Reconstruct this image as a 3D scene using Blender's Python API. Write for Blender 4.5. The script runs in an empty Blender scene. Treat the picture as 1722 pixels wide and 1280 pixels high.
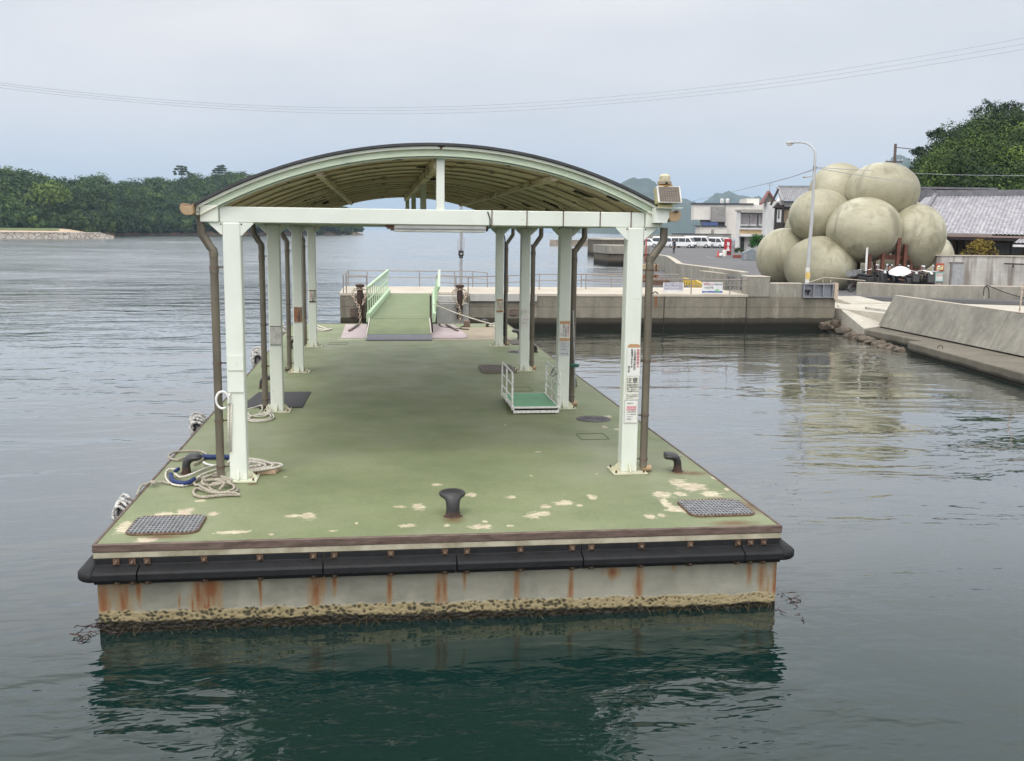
import bpy, bmesh, math, random
from mathutils import Vector, Matrix
R = math.radians
random.seed(7)
S = bpy.context.scene
COL = S.collection
# ------------------------------------------------------------------ camera
F, PITCH, YAW, ROLL, CAMH = 1670.2, .1497, .1337, .0120, 3.40
_f = Vector((math.sin(YAW)*math.cos(PITCH), math.cos(YAW)*math.cos(PITCH), -math.sin(PITCH)))
_r0 = Vector((math.cos(YAW), -math.sin(YAW), 0)); _u0 = _r0.cross(_f)
_r = math.cos(ROLL)*_r0 + math.sin(ROLL)*_u0
_u = -math.sin(ROLL)*_r0 + math.cos(ROLL)*_u0
cam = bpy.data.cameras.new('camera'); co = bpy.data.objects.new('camera', cam); COL.objects.link(co)
co.matrix_world = Matrix(((_r.x, _u.x, -_f.x, 0), (_r.y, _u.y, -_f.y, 0), (_r.z, _u.z, -_f.z, CAMH), (0, 0, 0, 1)))
cam.sensor_width = 36; cam.sensor_fit = 'HORIZONTAL'; cam.lens = 36*F/1722
cam.clip_start = .1; cam.clip_end = 60000
S.camera = co
S.render.resolution_x, S.render.resolution_y = 1024, 761
# ------------------------------------------------------------------ world: hazy overcast daylight
SUN_EL, SUN_AZ = R(58), R(215)      # azimuth clockwise from +Y
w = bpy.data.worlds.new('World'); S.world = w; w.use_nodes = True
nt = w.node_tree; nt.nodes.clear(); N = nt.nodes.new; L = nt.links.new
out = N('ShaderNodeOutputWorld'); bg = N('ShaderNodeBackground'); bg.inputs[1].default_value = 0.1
sky = N('ShaderNodeTexSky'); sky.sky_type = 'NISHITA'; sky.sun_disc = False
sky.sun_elevation = SUN_EL; sky.sun_rotation = SUN_AZ; sky.air_density = 1.0; sky.dust_density = 3.0
tc = N('ShaderNodeTexCoord'); sp = N('ShaderNodeSeparateXYZ'); L(tc.outputs['Generated'], sp.inputs[0])
# cloud cover: brighter towards the zenith, like a real overcast sky, with soft broken structure
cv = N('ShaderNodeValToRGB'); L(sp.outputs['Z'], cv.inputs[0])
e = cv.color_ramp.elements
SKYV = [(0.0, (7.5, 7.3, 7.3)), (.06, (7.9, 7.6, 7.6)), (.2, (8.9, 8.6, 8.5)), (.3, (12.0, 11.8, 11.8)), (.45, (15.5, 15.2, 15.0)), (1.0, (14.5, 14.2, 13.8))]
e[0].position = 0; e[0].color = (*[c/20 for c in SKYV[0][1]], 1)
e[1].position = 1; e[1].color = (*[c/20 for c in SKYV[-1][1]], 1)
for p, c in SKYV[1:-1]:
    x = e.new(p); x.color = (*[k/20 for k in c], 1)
mp = N('ShaderNodeMapping'); mp.inputs['Scale'].default_value = (1.2, 1.2, 4.5); L(tc.outputs['Generated'], mp.inputs[0])
no = N('ShaderNodeTexNoise'); no.inputs['Scale'].default_value = 1.7; no.inputs['Detail'].default_value = 5; no.inputs['Roughness'].default_value = .5
L(mp.outputs[0], no.inputs['Vector'])
cr = N('ShaderNodeValToRGB'); L(no.outputs['Fac'], cr.inputs[0])
cr.color_ramp.elements[0].position = .36; cr.color_ramp.elements[0].color = (.835, .865, .905, 1)
cr.color_ramp.elements[1].position = .62; cr.color_ramp.elements[1].color = (1.03, 1.02, 1.015, 1)
m1 = N('ShaderNodeMix'); m1.data_type = 'RGBA'; m1.blend_type = 'MULTIPLY'; m1.inputs[0].default_value = 1
L(cv.outputs[0], m1.inputs[6]); L(cr.outputs[0], m1.inputs[7])
sc_ = N('ShaderNodeVectorMath'); sc_.operation = 'SCALE'; sc_.inputs['Scale'].default_value = 20
L(m1.outputs[2], sc_.inputs[0])
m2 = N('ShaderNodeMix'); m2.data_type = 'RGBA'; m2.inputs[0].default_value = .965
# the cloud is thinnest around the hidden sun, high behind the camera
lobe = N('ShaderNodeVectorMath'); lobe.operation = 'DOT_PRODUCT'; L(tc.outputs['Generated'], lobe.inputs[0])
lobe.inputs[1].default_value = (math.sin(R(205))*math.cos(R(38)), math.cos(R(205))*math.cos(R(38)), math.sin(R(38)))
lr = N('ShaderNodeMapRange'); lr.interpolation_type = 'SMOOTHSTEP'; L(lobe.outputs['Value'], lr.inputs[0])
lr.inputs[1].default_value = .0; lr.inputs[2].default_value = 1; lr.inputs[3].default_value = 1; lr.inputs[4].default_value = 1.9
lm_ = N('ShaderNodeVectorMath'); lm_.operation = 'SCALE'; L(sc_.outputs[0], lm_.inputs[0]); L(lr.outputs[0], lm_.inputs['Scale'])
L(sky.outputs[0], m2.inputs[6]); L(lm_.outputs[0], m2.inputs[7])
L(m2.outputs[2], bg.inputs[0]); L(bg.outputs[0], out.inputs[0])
sun = bpy.data.lights.new('sun', 'SUN'); sun.energy = 1.0; sun.angle = R(14); sun.color = (1, .96, .9)
so = bpy.data.objects.new('sun', sun); COL.objects.link(so)
sd = Vector((math.sin(SUN_AZ)*math.cos(SUN_EL), math.cos(SUN_AZ)*math.cos(SUN_EL), math.sin(SUN_EL)))
so.rotation_euler = sd.to_track_quat('Z', 'Y').to_euler(); so.location = (-40, -60, 90)
S.view_settings.view_transform = 'Standard'; S.view_settings.look = 'None'
S.view_settings.exposure = 0.09; S.view_settings.gamma = 1.0
S.cycles.max_bounces = 8; S.cycles.volume_bounces = 0; S.cycles.caustics_reflective = False; S.cycles.caustics_refractive = False

# ------------------------------------------------------------------ where things stand (metres; deck axis = +Y, water z = 0)
def ray(px, py): return _f + _r*((px-861)/F) - _u*((py-640)/F)
C0 = Vector((0, 0, CAMH))
def gz(px, py, z):
    d = ray(px, py); return C0 + d*((z-CAMH)/d.z)
def gd(px, py, D):
    d = ray(px, py); return C0 + d*(D/math.hypot(d.x, d.y))
def gy(px, py, Y):
    d = ray(px, py); return C0 + d*(Y/d.y)
class Plane:
    """a vertical plane through the point seen at px at range D, running at angle a from +X"""
    def __init__(s, px, D, a=0):
        s.p = gd(px, 400, D); s.d = Vector((math.cos(R(a)), math.sin(R(a)), 0)); s.n = Vector((s.d.y, -s.d.x, 0))
    def at(s, px, py, off=0):
        d = ray(px, py); t = ((s.p + s.n*off - C0).dot(s.n))/d.dot(s.n); return C0 + d*t

# ------------------------------------------------------------------ mesh builder
class MB:
    def __init__(s): s.v = []; s.f = []; s.m = []; s.k = 0
    def mat(s, k): s.k = k; return s
    def add(s, vs, fs):
        b = len(s.v); s.v += [Vector(v) for v in vs]
        s.f += [[b+i for i in f] for f in fs]; s.m += [s.k]*len(fs); return s
    def box(s, x0, x1, y0, y1, z0, z1):
        return s.add([(x0,y0,z0),(x1,y0,z0),(x1,y1,z0),(x0,y1,z0),(x0,y0,z1),(x1,y0,z1),(x1,y1,z1),(x0,y1,z1)],
                     [(0,3,2,1),(4,5,6,7),(0,1,5,4),(1,2,6,5),(2,3,7,6),(3,0,4,7)])
    def obox(s, c, sx, sy, sz, M=None):
        M = M or Matrix.Identity(3); c = Vector(c)
        vs = [c + M @ Vector((a*sx/2, b*sy/2, d*sz/2)) for d in (-1,1) for a,b in ((-1,-1),(1,-1),(1,1),(-1,1))]
        return s.add(vs, [(0,3,2,1),(4,5,6,7),(0,1,5,4),(1,2,6,5),(2,3,7,6),(3,0,4,7)])
    def beam(s, p, q, wd, h, up=(0,0,1)):
        p, q = Vector(p), Vector(q); d = (q-p); l = d.length; d.normalize(); up = Vector(up)
        x = d.cross(up); x.normalize(); u = x.cross(d)
        return s.obox((p+q)/2, wd, l, h, Matrix((x, d, u)).transposed())
    def prism(s, poly, a, b, ax='y'):
        """polygon (2d) extruded from a to b along an axis; y: (x,z) polygons, x: (y,z), z: (x,y)"""
        n = len(poly); g = {'y': lambda p,t: (p[0],t,p[1]), 'x': lambda p,t: (t,p[0],p[1]), 'z': lambda p,t: (p[0],p[1],t)}[ax]
        vs = [g(p,a) for p in poly] + [g(p,b) for p in poly]
        return s.add(vs, [list(range(n))[::-1], list(range(n,2*n))] + [(i,(i+1)%n,n+(i+1)%n,n+i) for i in range(n)])
    def cyl(s, p, q, r, r2=None, n=12, cap=True):
        return s.tube([p, q], [r, r if r2 is None else r2], n, cap)
    def tube(s, pts, r, n=8, cap=True, closed=False):
        pts = [Vector(p) for p in pts]; m = len(pts); rr = r if isinstance(r, (list, tuple)) else [r]*m
        T = []
        for i in range(m):
            a = pts[(i-1) % m] if closed else pts[max(i-1,0)]; b = pts[(i+1) % m] if closed else pts[min(i+1,m-1)]
            t = (b-a); T.append(t.normalized() if t.length > 1e-9 else Vector((0,0,1)))
        u = T[0].cross(Vector((.13,.27,.95)) if abs(T[0].z) < .9 else Vector((1,.1,0))).normalized(); vs = []
        for i in range(m):
            u = (u - T[i]*u.dot(T[i])); u.normalize(); w_ = T[i].cross(u)
            vs += [pts[i] + (u*math.cos(2*math.pi*k/n) + w_*math.sin(2*math.pi*k/n))*rr[i] for k in range(n)]
        fs = [(i*n+k, i*n+(k+1)%n, ((i+1)%m)*n+(k+1)%n, ((i+1)%m)*n+k) for i in range(m if closed else m-1) for k in range(n)]
        if cap and not closed: fs += [list(range(n))[::-1], list(range((m-1)*n, m*n))]
        return s.add(vs, fs)
    def lathe(s, c, prof, n=20, M=None):
        c = Vector(c); M = M or Matrix.Identity(3); vs = []
        for r, z in prof: vs += [c + M @ Vector((r*math.cos(2*math.pi*k/n), r*math.sin(2*math.pi*k/n), z)) for k in range(n)]
        m = len(prof); fs = [(i*n+k, i*n+(k+1)%n, (i+1)*n+(k+1)%n, (i+1)*n+k) for i in range(m-1) for k in range(n)]
        return s.add(vs, fs + [list(range(n))[::-1], list(range((m-1)*n, m*n))])
    def ball(s, c, r, n=16, m=10, fn=None):
        c = Vector(c); rx, ry, rz = r if isinstance(r, (tuple, list)) else (r, r, r); vs = [c+Vector((0,0,-rz))]
        for i in range(1, m):
            t = -math.pi/2 + math.pi*i/m
            vs += [c + Vector((rx*math.cos(t)*math.cos(2*math.pi*k/n), ry*math.cos(t)*math.sin(2*math.pi*k/n), rz*math.sin(t))) for k in range(n)]
        vs.append(c+Vector((0,0,rz)))
        if fn: vs = [fn(v) for v in vs]
        fs = [(0, 1+(k+1)%n, 1+k) for k in range(n)]
        fs += [(1+i*n+k, 1+i*n+(k+1)%n, 1+(i+1)*n+(k+1)%n, 1+(i+1)*n+k) for i in range(m-2) for k in range(n)]
        t = 1+(m-2)*n; fs += [(t+k, t+(k+1)%n, len(vs)-1) for k in range(n)]
        return s.add(vs, fs)
    def build(s, name, mats, parent=None, smooth=False, bevel=0, local=False, seg=1):
        me = bpy.data.meshes.new(name); off = Vector((0,0,0)) if (local or parent is None) else WL.get(parent.name, Vector((0,0,0)))
        me.from_pydata([v-off for v in s.v], [], s.f)
        for m_ in (mats if isinstance(mats, (list, tuple)) else [mats]): me.materials.append(m_)
        if any(s.m): me.polygons.foreach_set('material_index', s.m)
        bm = bmesh.new(); bm.from_mesh(me); bmesh.ops.recalc_face_normals(bm, faces=bm.faces); bm.to_mesh(me); bm.free()
        o = bpy.data.objects.new(name, me); COL.objects.link(o)
        if parent is not None: o.parent = parent; WL[o.name] = off
        if bevel:
            b = o.modifiers.new('bevel', 'BEVEL'); b.width = bevel; b.segments = seg; b.limit_method = 'ANGLE'; b.angle_limit = R(35)
        if smooth: me.shade_smooth() if not bevel else me.shade_smooth()
        if smooth and smooth != 'all':
            me.set_sharp_from_angle(angle=R(40))
        me.update(); return o
WL = {}
def tag(o, label=None, cat=None, group=None, kind=None):
    if label: o['label'] = label
    if cat: o['category'] = cat
    if group: o['group'] = group
    if kind: o['kind'] = kind
    return o
def thing(name, label, cat, loc=(0,0,0), rz=0, group=None):
    o = bpy.data.objects.new(name, None); COL.objects.link(o); o.location = loc; o.rotation_euler = (0,0,rz)
    o.empty_display_size = .2; WL[o.name] = Vector(loc)
    return tag(o, label, cat, group)
def copy_tree(o, parent=None, loc=None, rz=None, label=None, group=None, scale=None):
    c = o.copy(); COL.objects.link(c); c.parent = parent
    if loc is not None: c.location = loc
    if rz is not None: c.rotation_euler = (0,0,rz)
    if scale is not None: c.scale = (scale,)*3 if not isinstance(scale, (tuple,list)) else scale
    if label: c['label'] = label
    if group: c['group'] = group
    for ch in list(o.children): copy_tree(ch, c)
    return c
def text(name, s, parent, origin, xdir, up, size, m, th=.002, align='LEFT', local=False):
    """flat lettering as a thin mesh standing on a surface"""
    cu = bpy.data.curves.new(name, 'FONT'); cu.body = s; cu.size = size; cu.align_x = align; cu.extrude = th/2
    o = bpy.data.objects.new(name+'_tmp', cu); COL.objects.link(o)
    dg = bpy.context.evaluated_depsgraph_get(); me = bpy.data.meshes.new_from_object(o.evaluated_get(dg))
    COL.objects.unlink(o); bpy.data.objects.remove(o); bpy.data.curves.remove(cu)
    x = Vector(xdir).normalized(); y = Vector(up).normalized(); z = x.cross(y)
    me.transform(Matrix.Translation(Vector(origin) - (WL.get(parent.name, Vector()) if not local else Vector())) @ Matrix((x,y,z)).transposed().to_4x4())
    me.materials.clear(); me.materials.append(m)
    q = bpy.data.objects.new(name, me); COL.objects.link(q); q.parent = parent; WL[q.name] = WL.get(parent.name, Vector())
    return q

# ------------------------------------------------------------------ materials
class G:
    """small node-graph helper"""
    def __init__(s, name):
        s.m = bpy.data.materials.new(name); s.m.use_nodes = True; s.t = s.m.node_tree
        s.b = s.t.nodes['Principled BSDF']; s.geo = None
    def n(s, t, **k):
        x = s.t.nodes.new('ShaderNode'+t)
        for a, v in k.items(): setattr(x, a, v)
        return x
    def l(s, a, b): s.t.links.new(a, b)
    def pos(s, obj=False):
        if obj: return s.n('TexCoord').outputs['Object']
        if not s.geo: s.geo = s.n('NewGeometry').outputs['Position']
        return s.geo
    def noise(s, scale, detail=4, rough=.55, sc=(1,1,1), obj=False, dist=0, loc=(0,0,0)):
        m = s.n('Mapping'); m.inputs['Scale'].default_value = sc; m.inputs['Location'].default_value = loc; s.l(s.pos(obj), m.inputs[0])
        x = s.n('TexNoise'); x.inputs['Scale'].default_value = scale; x.inputs['Detail'].default_value = detail
        x.inputs['Roughness'].default_value = rough; x.inputs['Distortion'].default_value = dist; s.l(m.outputs[0], x.inputs['Vector']); return x.outputs['Fac']
    def ramp(s, src, stops, interp='LINEAR'):
        x = s.n('ValToRGB'); s.l(src, x.inputs[0]); e = x.color_ramp.elements; x.color_ramp.interpolation = interp
        for i, (p, c) in enumerate(stops):
            if isinstance(c, (int,float)): c = (c,c,c)
            if i < 2: e[i].position = p; e[i].color = (*c,1)
            else: q = e.new(p); q.color = (*c,1)
        return x.outputs[0]
    def mix(s, f, a, b, mode='MIX'):
        x = s.n('Mix', data_type='RGBA', blend_type=mode); x.clamp_factor = True
        for k, v in ((0,f),(6,a),(7,b)):
            if hasattr(v, 'links'): s.l(v, x.inputs[k])
            else: x.inputs[k].default_value = v if k == 0 else (*v,1)
        return x.outputs[2]
    def math(s, op, a, b=None, c=None, clamp=False):
        x = s.n('Math', operation=op, use_clamp=clamp)
        for i, v in enumerate((a,b,c)):
            if v is None: continue
            if hasattr(v, 'links'): s.l(v, x.inputs[i])
            else: x.inputs[i].default_value = v
        return x.outputs[0]
    def vm(s, op, a, b=None, out=0):
        x = s.n('VectorMath', operation=op)
        for i, v in enumerate((a,b)):
            if v is None: continue
            if hasattr(v, 'links'): s.l(v, x.inputs[i])
            else: x.inputs[i].default_value = v
        return x.outputs[out]
    def sep(s, v):
        x = s.n('SeparateXYZ'); s.l(v, x.inputs[0]); return x.outputs
    def col(s, v):
        if hasattr(v, 'links'): s.l(v, s.b.inputs['Base Color'])
        else: s.b.inputs['Base Color'].default_value = (*v,1)
        return s
    def set(s, **k):
        nm = {'rough':'Roughness','metal':'Metallic','spec':'Specular IOR Level','ior':'IOR','alpha':'Alpha','coat':'Coat Weight','sub':'Subsurface Weight'}
        for a, v in k.items():
            i = s.b.inputs[nm[a]]
            if hasattr(v, 'links'): s.l(v, i)
            else: i.default_value = v
        return s
    def bump(s, h, strength=.3, dist=.02):
        x = s.n('Bump'); x.inputs['Strength'].default_value = strength; x.inputs['Distance'].default_value = dist
        s.l(h, x.inputs['Height']); s.l(x.outputs[0], s.b.inputs['Normal']); return s
def simple(name, c, rough=.6, metal=0, var=.12, scale=6, c2=None, bump=0, obj=False, sc=(1,1,1), spec=.5, bd=.01):
    g = G(name); n = g.noise(scale, 5, .6, sc, obj)
    c2 = c2 or tuple(k*(1-2*var) for k in c)
    g.col(g.ramp(n, [(.32, c2), (.62, c)])); g.set(rough=rough, metal=metal, spec=spec)
    if bump: g.bump(g.noise(scale*6, 4, .6, sc, obj), bump, bd)
    return g.m
def ellipses(g, lst, pos, namp=.5, nscale=6, soft=False):
    """union of ellipses (x,y,rx,ry) on a horizontal surface, their outline broken by noise; returns a signed field"""
    f = None
    for (x,y,rx,ry) in lst:
        v = g.vm('MULTIPLY', g.vm('SUBTRACT', pos, (x,y,0)), (1/rx,1/ry,0))
        d = g.math('SUBTRACT', 1, g.vm('LENGTH', v, None, 1)); f = d if f is None else g.math('MAXIMUM', f, d)
    n = g.math('MULTIPLY', g.math('SUBTRACT', g.noise(nscale, 3, .5), .5), namp*2)
    return g.math('ADD', f, n)
# ------------------------------------------------------------------ water
DZ, XL, XR, YF, YB = .778, -2.379, 3.613, 8.319, 28.05
g = G('sea_water')
gp = g.pos()
n1 = g.noise(.42, 4, .6, (.7, 1.5, 1), dist=.5)           # wind waves, crests lying across the view
n2 = g.noise(2.5, 3, .5, (.8, 1.6, 1), dist=.3)            # small ripples
n3 = g.noise(.22, 2, .5, (1, 2.0, 1))                     # slow swell
n4 = g.noise(.05, 3, .6, (1, 1.6, 1), loc=(3.1, 1.7, 0))   # patches of calm and of ruffled water
sy = g.sep(gp)[1]
out_ = g.n('MapRange'); out_.interpolation_type = 'SMOOTHSTEP'; g.l(sy, out_.inputs[0]); out_.inputs[1].default_value = 18; out_.inputs[2].default_value = 62
ruf = g.math('ADD', g.math('MULTIPLY', g.ramp(n4, [(.40, .12), (.62, .55)]), 1), g.math('MULTIPLY', out_.outputs[0], 1.1))
near = g.n('MapRange'); g.l(sy, near.inputs[0]); near.inputs[1].default_value = 9.5; near.inputs[2].default_value = 7.4   # wash in front of the hull
nw = g.math('MULTIPLY', near.outputs[0], g.ramp(g.noise(.35, 2, .5, loc=(4,9,0)), [(.42,.1),(.6,1)]))
h = g.math('ADD', g.math('MULTIPLY', n1, 1.25), g.math('MULTIPLY', n2, .10))
h = g.math('MULTIPLY', h, ruf)
h = g.math('ADD', h, g.math('MULTIPLY', n3, .30))
h = g.math('ADD', h, g.math('MULTIPLY', g.math('MULTIPLY', n2, .26), nw))
g.col(g.mix(g.noise(.2, 3), (.0032, .0140, .0124), (.0060, .0215, .0190)))
g.set(rough=.02, ior=1.36, spec=.5); 
# beyond the calm near water the wavelets are finer than a pixel: tilt the normal itself so that they still break up reflections
def slope(scale, sc, amp, loc=(0,0,0), det=3, ro=.6):
    m_ = g.n('Mapping'); m_.inputs['Scale'].default_value = sc; m_.inputs['Location'].default_value = loc; g.l(gp, m_.inputs[0])
    x = g.n('TexNoise'); x.inputs['Scale'].default_value = scale; x.inputs['Detail'].default_value = det; x.inputs['Roughness'].default_value = ro; x.inputs['Distortion'].default_value = .5; g.l(m_.outputs[0], x.inputs['Vector'])
    v = g.vm('SUBTRACT', x.outputs['Color'], (.5,.5,.5)); return g.vm('MULTIPLY', v, (amp*.45, amp, 0))
farf = g.n('MapRange'); farf.interpolation_type = 'SMOOTHSTEP'; g.l(sy, farf.inputs[0]); farf.inputs[1].default_value = 26; farf.inputs[2].default_value = 75
fz = g.math('MULTIPLY', farf.outputs[0], g.ramp(g.noise(.018, 3, .6, (.6,1.6,1), loc=(1,7,0)), [(.38,.35),(.6,1)]))
sv = g.vm('ADD', slope(.55, (.35,1.1,1), .50), slope(.035, (.30,1,1), .75, (5,2,0), 8, .78))
sv2 = g.n('VectorMath', operation='SCALE'); g.l(sv, sv2.inputs[0]); g.l(fz, sv2.inputs['Scale'])
bp0 = g.n('Bump'); bp0.inputs['Strength'].default_value = 1; bp0.inputs['Distance'].default_value = .13; g.l(h, bp0.inputs['Height'])
nv = g.vm('NORMALIZE', g.vm('ADD', bp0.outputs[0], sv2.outputs[0]))
rg = g.math('MULTIPLY_ADD', farf.outputs[0], .13, .02); g.l(rg, g.b.inputs['Roughness']); g.l(rg, g.b.inputs['Coat Roughness'])
g.l(nv, g.b.inputs['Normal']); g.l(nv, g.b.inputs['Coat Normal'])
cw = g.n('MapRange'); cw.interpolation_type = 'SMOOTHSTEP'; g.l(sy, cw.inputs[0]); cw.inputs[1].default_value = 5.2; cw.inputs[2].default_value = 12; cw.inputs[3].default_value = .12; cw.inputs[4].default_value = 1.0; g.l(cw.outputs[0], g.b.inputs['Coat Weight'])
g.b.inputs['Coat Roughness'].default_value = .02; g.b.inputs['Coat IOR'].default_value = 1.42
WATER = g.m
WATER['note'] = 'sea'
MB().add([(-14000,-400,0),(14000,-400,0),(14000,14000,0),(-14000,14000,0)], [(0,1,2,3)]).build('water', WATER)
tag(bpy.data.objects['water'], 'grey green sea water around the floating jetty, ruffled further out', None, None, 'structure')

# ------------------------------------------------------------------ pontoon materials
def deck_material():
    g = G('deck_paint'); P = g.pos()
    base = g.ramp(g.noise(.9, 6, .6), [(.3, (.150,.178,.088)), (.5, (.186,.216,.110)), (.72, (.222,.252,.136))])
    fine = g.ramp(g.noise(26, 4, .7), [(.3, .86), (.7, 1.08)])
    base = g.mix(1, base, fine, 'MULTIPLY')
    st = g.ramp(g.noise(2.2, 5, .7, (.5, 3, 1)), [(.52, 0), (.7, 1)])
    base = g.mix(g.math('MULTIPLY', st, .28), base, (.20,.195,.12))
    wear = g.ramp(g.noise(.5, 3, .6, loc=(8,3,0)), [(.5, 0), (.66, 1)])
    base = g.mix(g.math('MULTIPLY', wear, .45), base, (.25,.26,.18))
    sc2 = g.ramp(g.noise(14, 6, .8, (.35,2.2,1), loc=(1,9,0)), [(.60, 0), (.72, 1)]); base = g.mix(g.math('MULTIPLY', sc2, .35), base, (.30,.31,.23))
    dk = g.ramp(g.noise(3.4, 6, .75, loc=(6,1,4)), [(.58, 0), (.75, 1)]); base = g.mix(g.math('MULTIPLY', dk, .22), base, (.085,.09,.055))
    px = [(312,861,14,6),(275,865,20,4),(209,887,12,9),(248,908,18,4),(359,864,9,3),(337,842,8,2),(392,895,29,3),(518,868,14,6),(492,868,12,2),(456,899,5,2),
          (672,852,12,2),(703,852,13,5),(792,832,8,3),(685,884,14,3),(752,884,6,2),(809,886,20,4),(860,836,9,2),(897,868,11,5),(734,815,8,2),(815,877,5,2),
          (1145,814,16,8),(1165,819,26,6),(1196,831,16,5),(1114,832,17,5),(1144,831,10,4),(1122,848,9,8),(1142,857,20,5),(1094,869,9,4),(1112,867,7,2),(1200,804,4,2),(1222,823,6,2),
          (920,852,10,3),(947,846,18,4),(996,836,8,4),(911,864,16,4),(975,850,5,2),(1017,718,5,1.5),(1040,722,7,2),(1022,701,8,2),(858,884,6,2),(600,880,4,1.5),(560,893,7,1.5),
          (640,905,8,1.5),(850,715,2,1),(1003,797,2,1.2),(893,800,2,1),(480,802,3,1),(925,575,5,1),(905,760,5,1)]
    L_ = []
    for (x,y,rx,ry) in px:
        c = gz(x,y,DZ); a = gz(x+rx,y,DZ); b = gz(x,y-ry,DZ); L_.append((c.x, c.y, (a-c).length, (b-c).length*1.05))
    fld = g.math('ADD', ellipses(g, L_, P, .6, 9), g.math('MULTIPLY', g.math('SUBTRACT', g.noise(24, 5, .75, (.6,1.3,1)), .5), 3.2))
    pale = g.ramp(g.noise(12, 4, .6), [(.35, (.36,.31,.21)), (.65, (.58,.53,.38))])
    base = g.mix(g.ramp(fld, [(.02, 0), (.14, .95)]), base, pale)
    inner = g.ramp(fld, [(.30, 0), (.36, 1)])
    base = g.mix(g.math('MULTIPLY', inner, g.ramp(g.noise(5,3,.6,loc=(3,3,3)), [(.45,0),(.6,.7)])), base, (.46,.37,.30))
    spots = g.ramp(g.noise(9, 2, .4, loc=(2,5,1)), [(.73, 0), (.75, 1)])
    front = g.ramp(g.sep(P)[1], [(10.5/40, 1), (13/40, 0)])
    # rust blooms
    rl = []
    for (x,y,rx,ry) in [(763,872,26,9),(1208,842,46,7),(1262,852,20,14),(1235,880,60,6),(1146,795,28,5),(1165,796,30,5),(275,903,62,5),(333,880,12,14),(1086,797,8,3),(425,814,12,3),(487,694,5,2)]:
        c = gz(x,y,DZ); a = gz(x+rx,y,DZ); b = gz(x,y-ry,DZ); rl.append((c.x,c.y,(a-c).length,(b-c).length))
    rf = ellipses(g, rl, P, .35, 5)
    base = g.mix(g.ramp(rf, [(.0, 0), (.85, .85)]), base, (.115,.055,.022))
    # bare strip and newer paint near the far end
    s = g.sep(P); 
    g.col(base); g.set(rough=g.ramp(g.noise(2, 4), [(.3,.5),(.7,.68)]), spec=.35)
    g.bump(g.math('SUBTRACT', g.noise(90, 4, .7), g.math('MULTIPLY', g.ramp(fld, [(.04, 0), (.08, 1)]), 1.2)), .25, .004)
    return g.m
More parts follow.
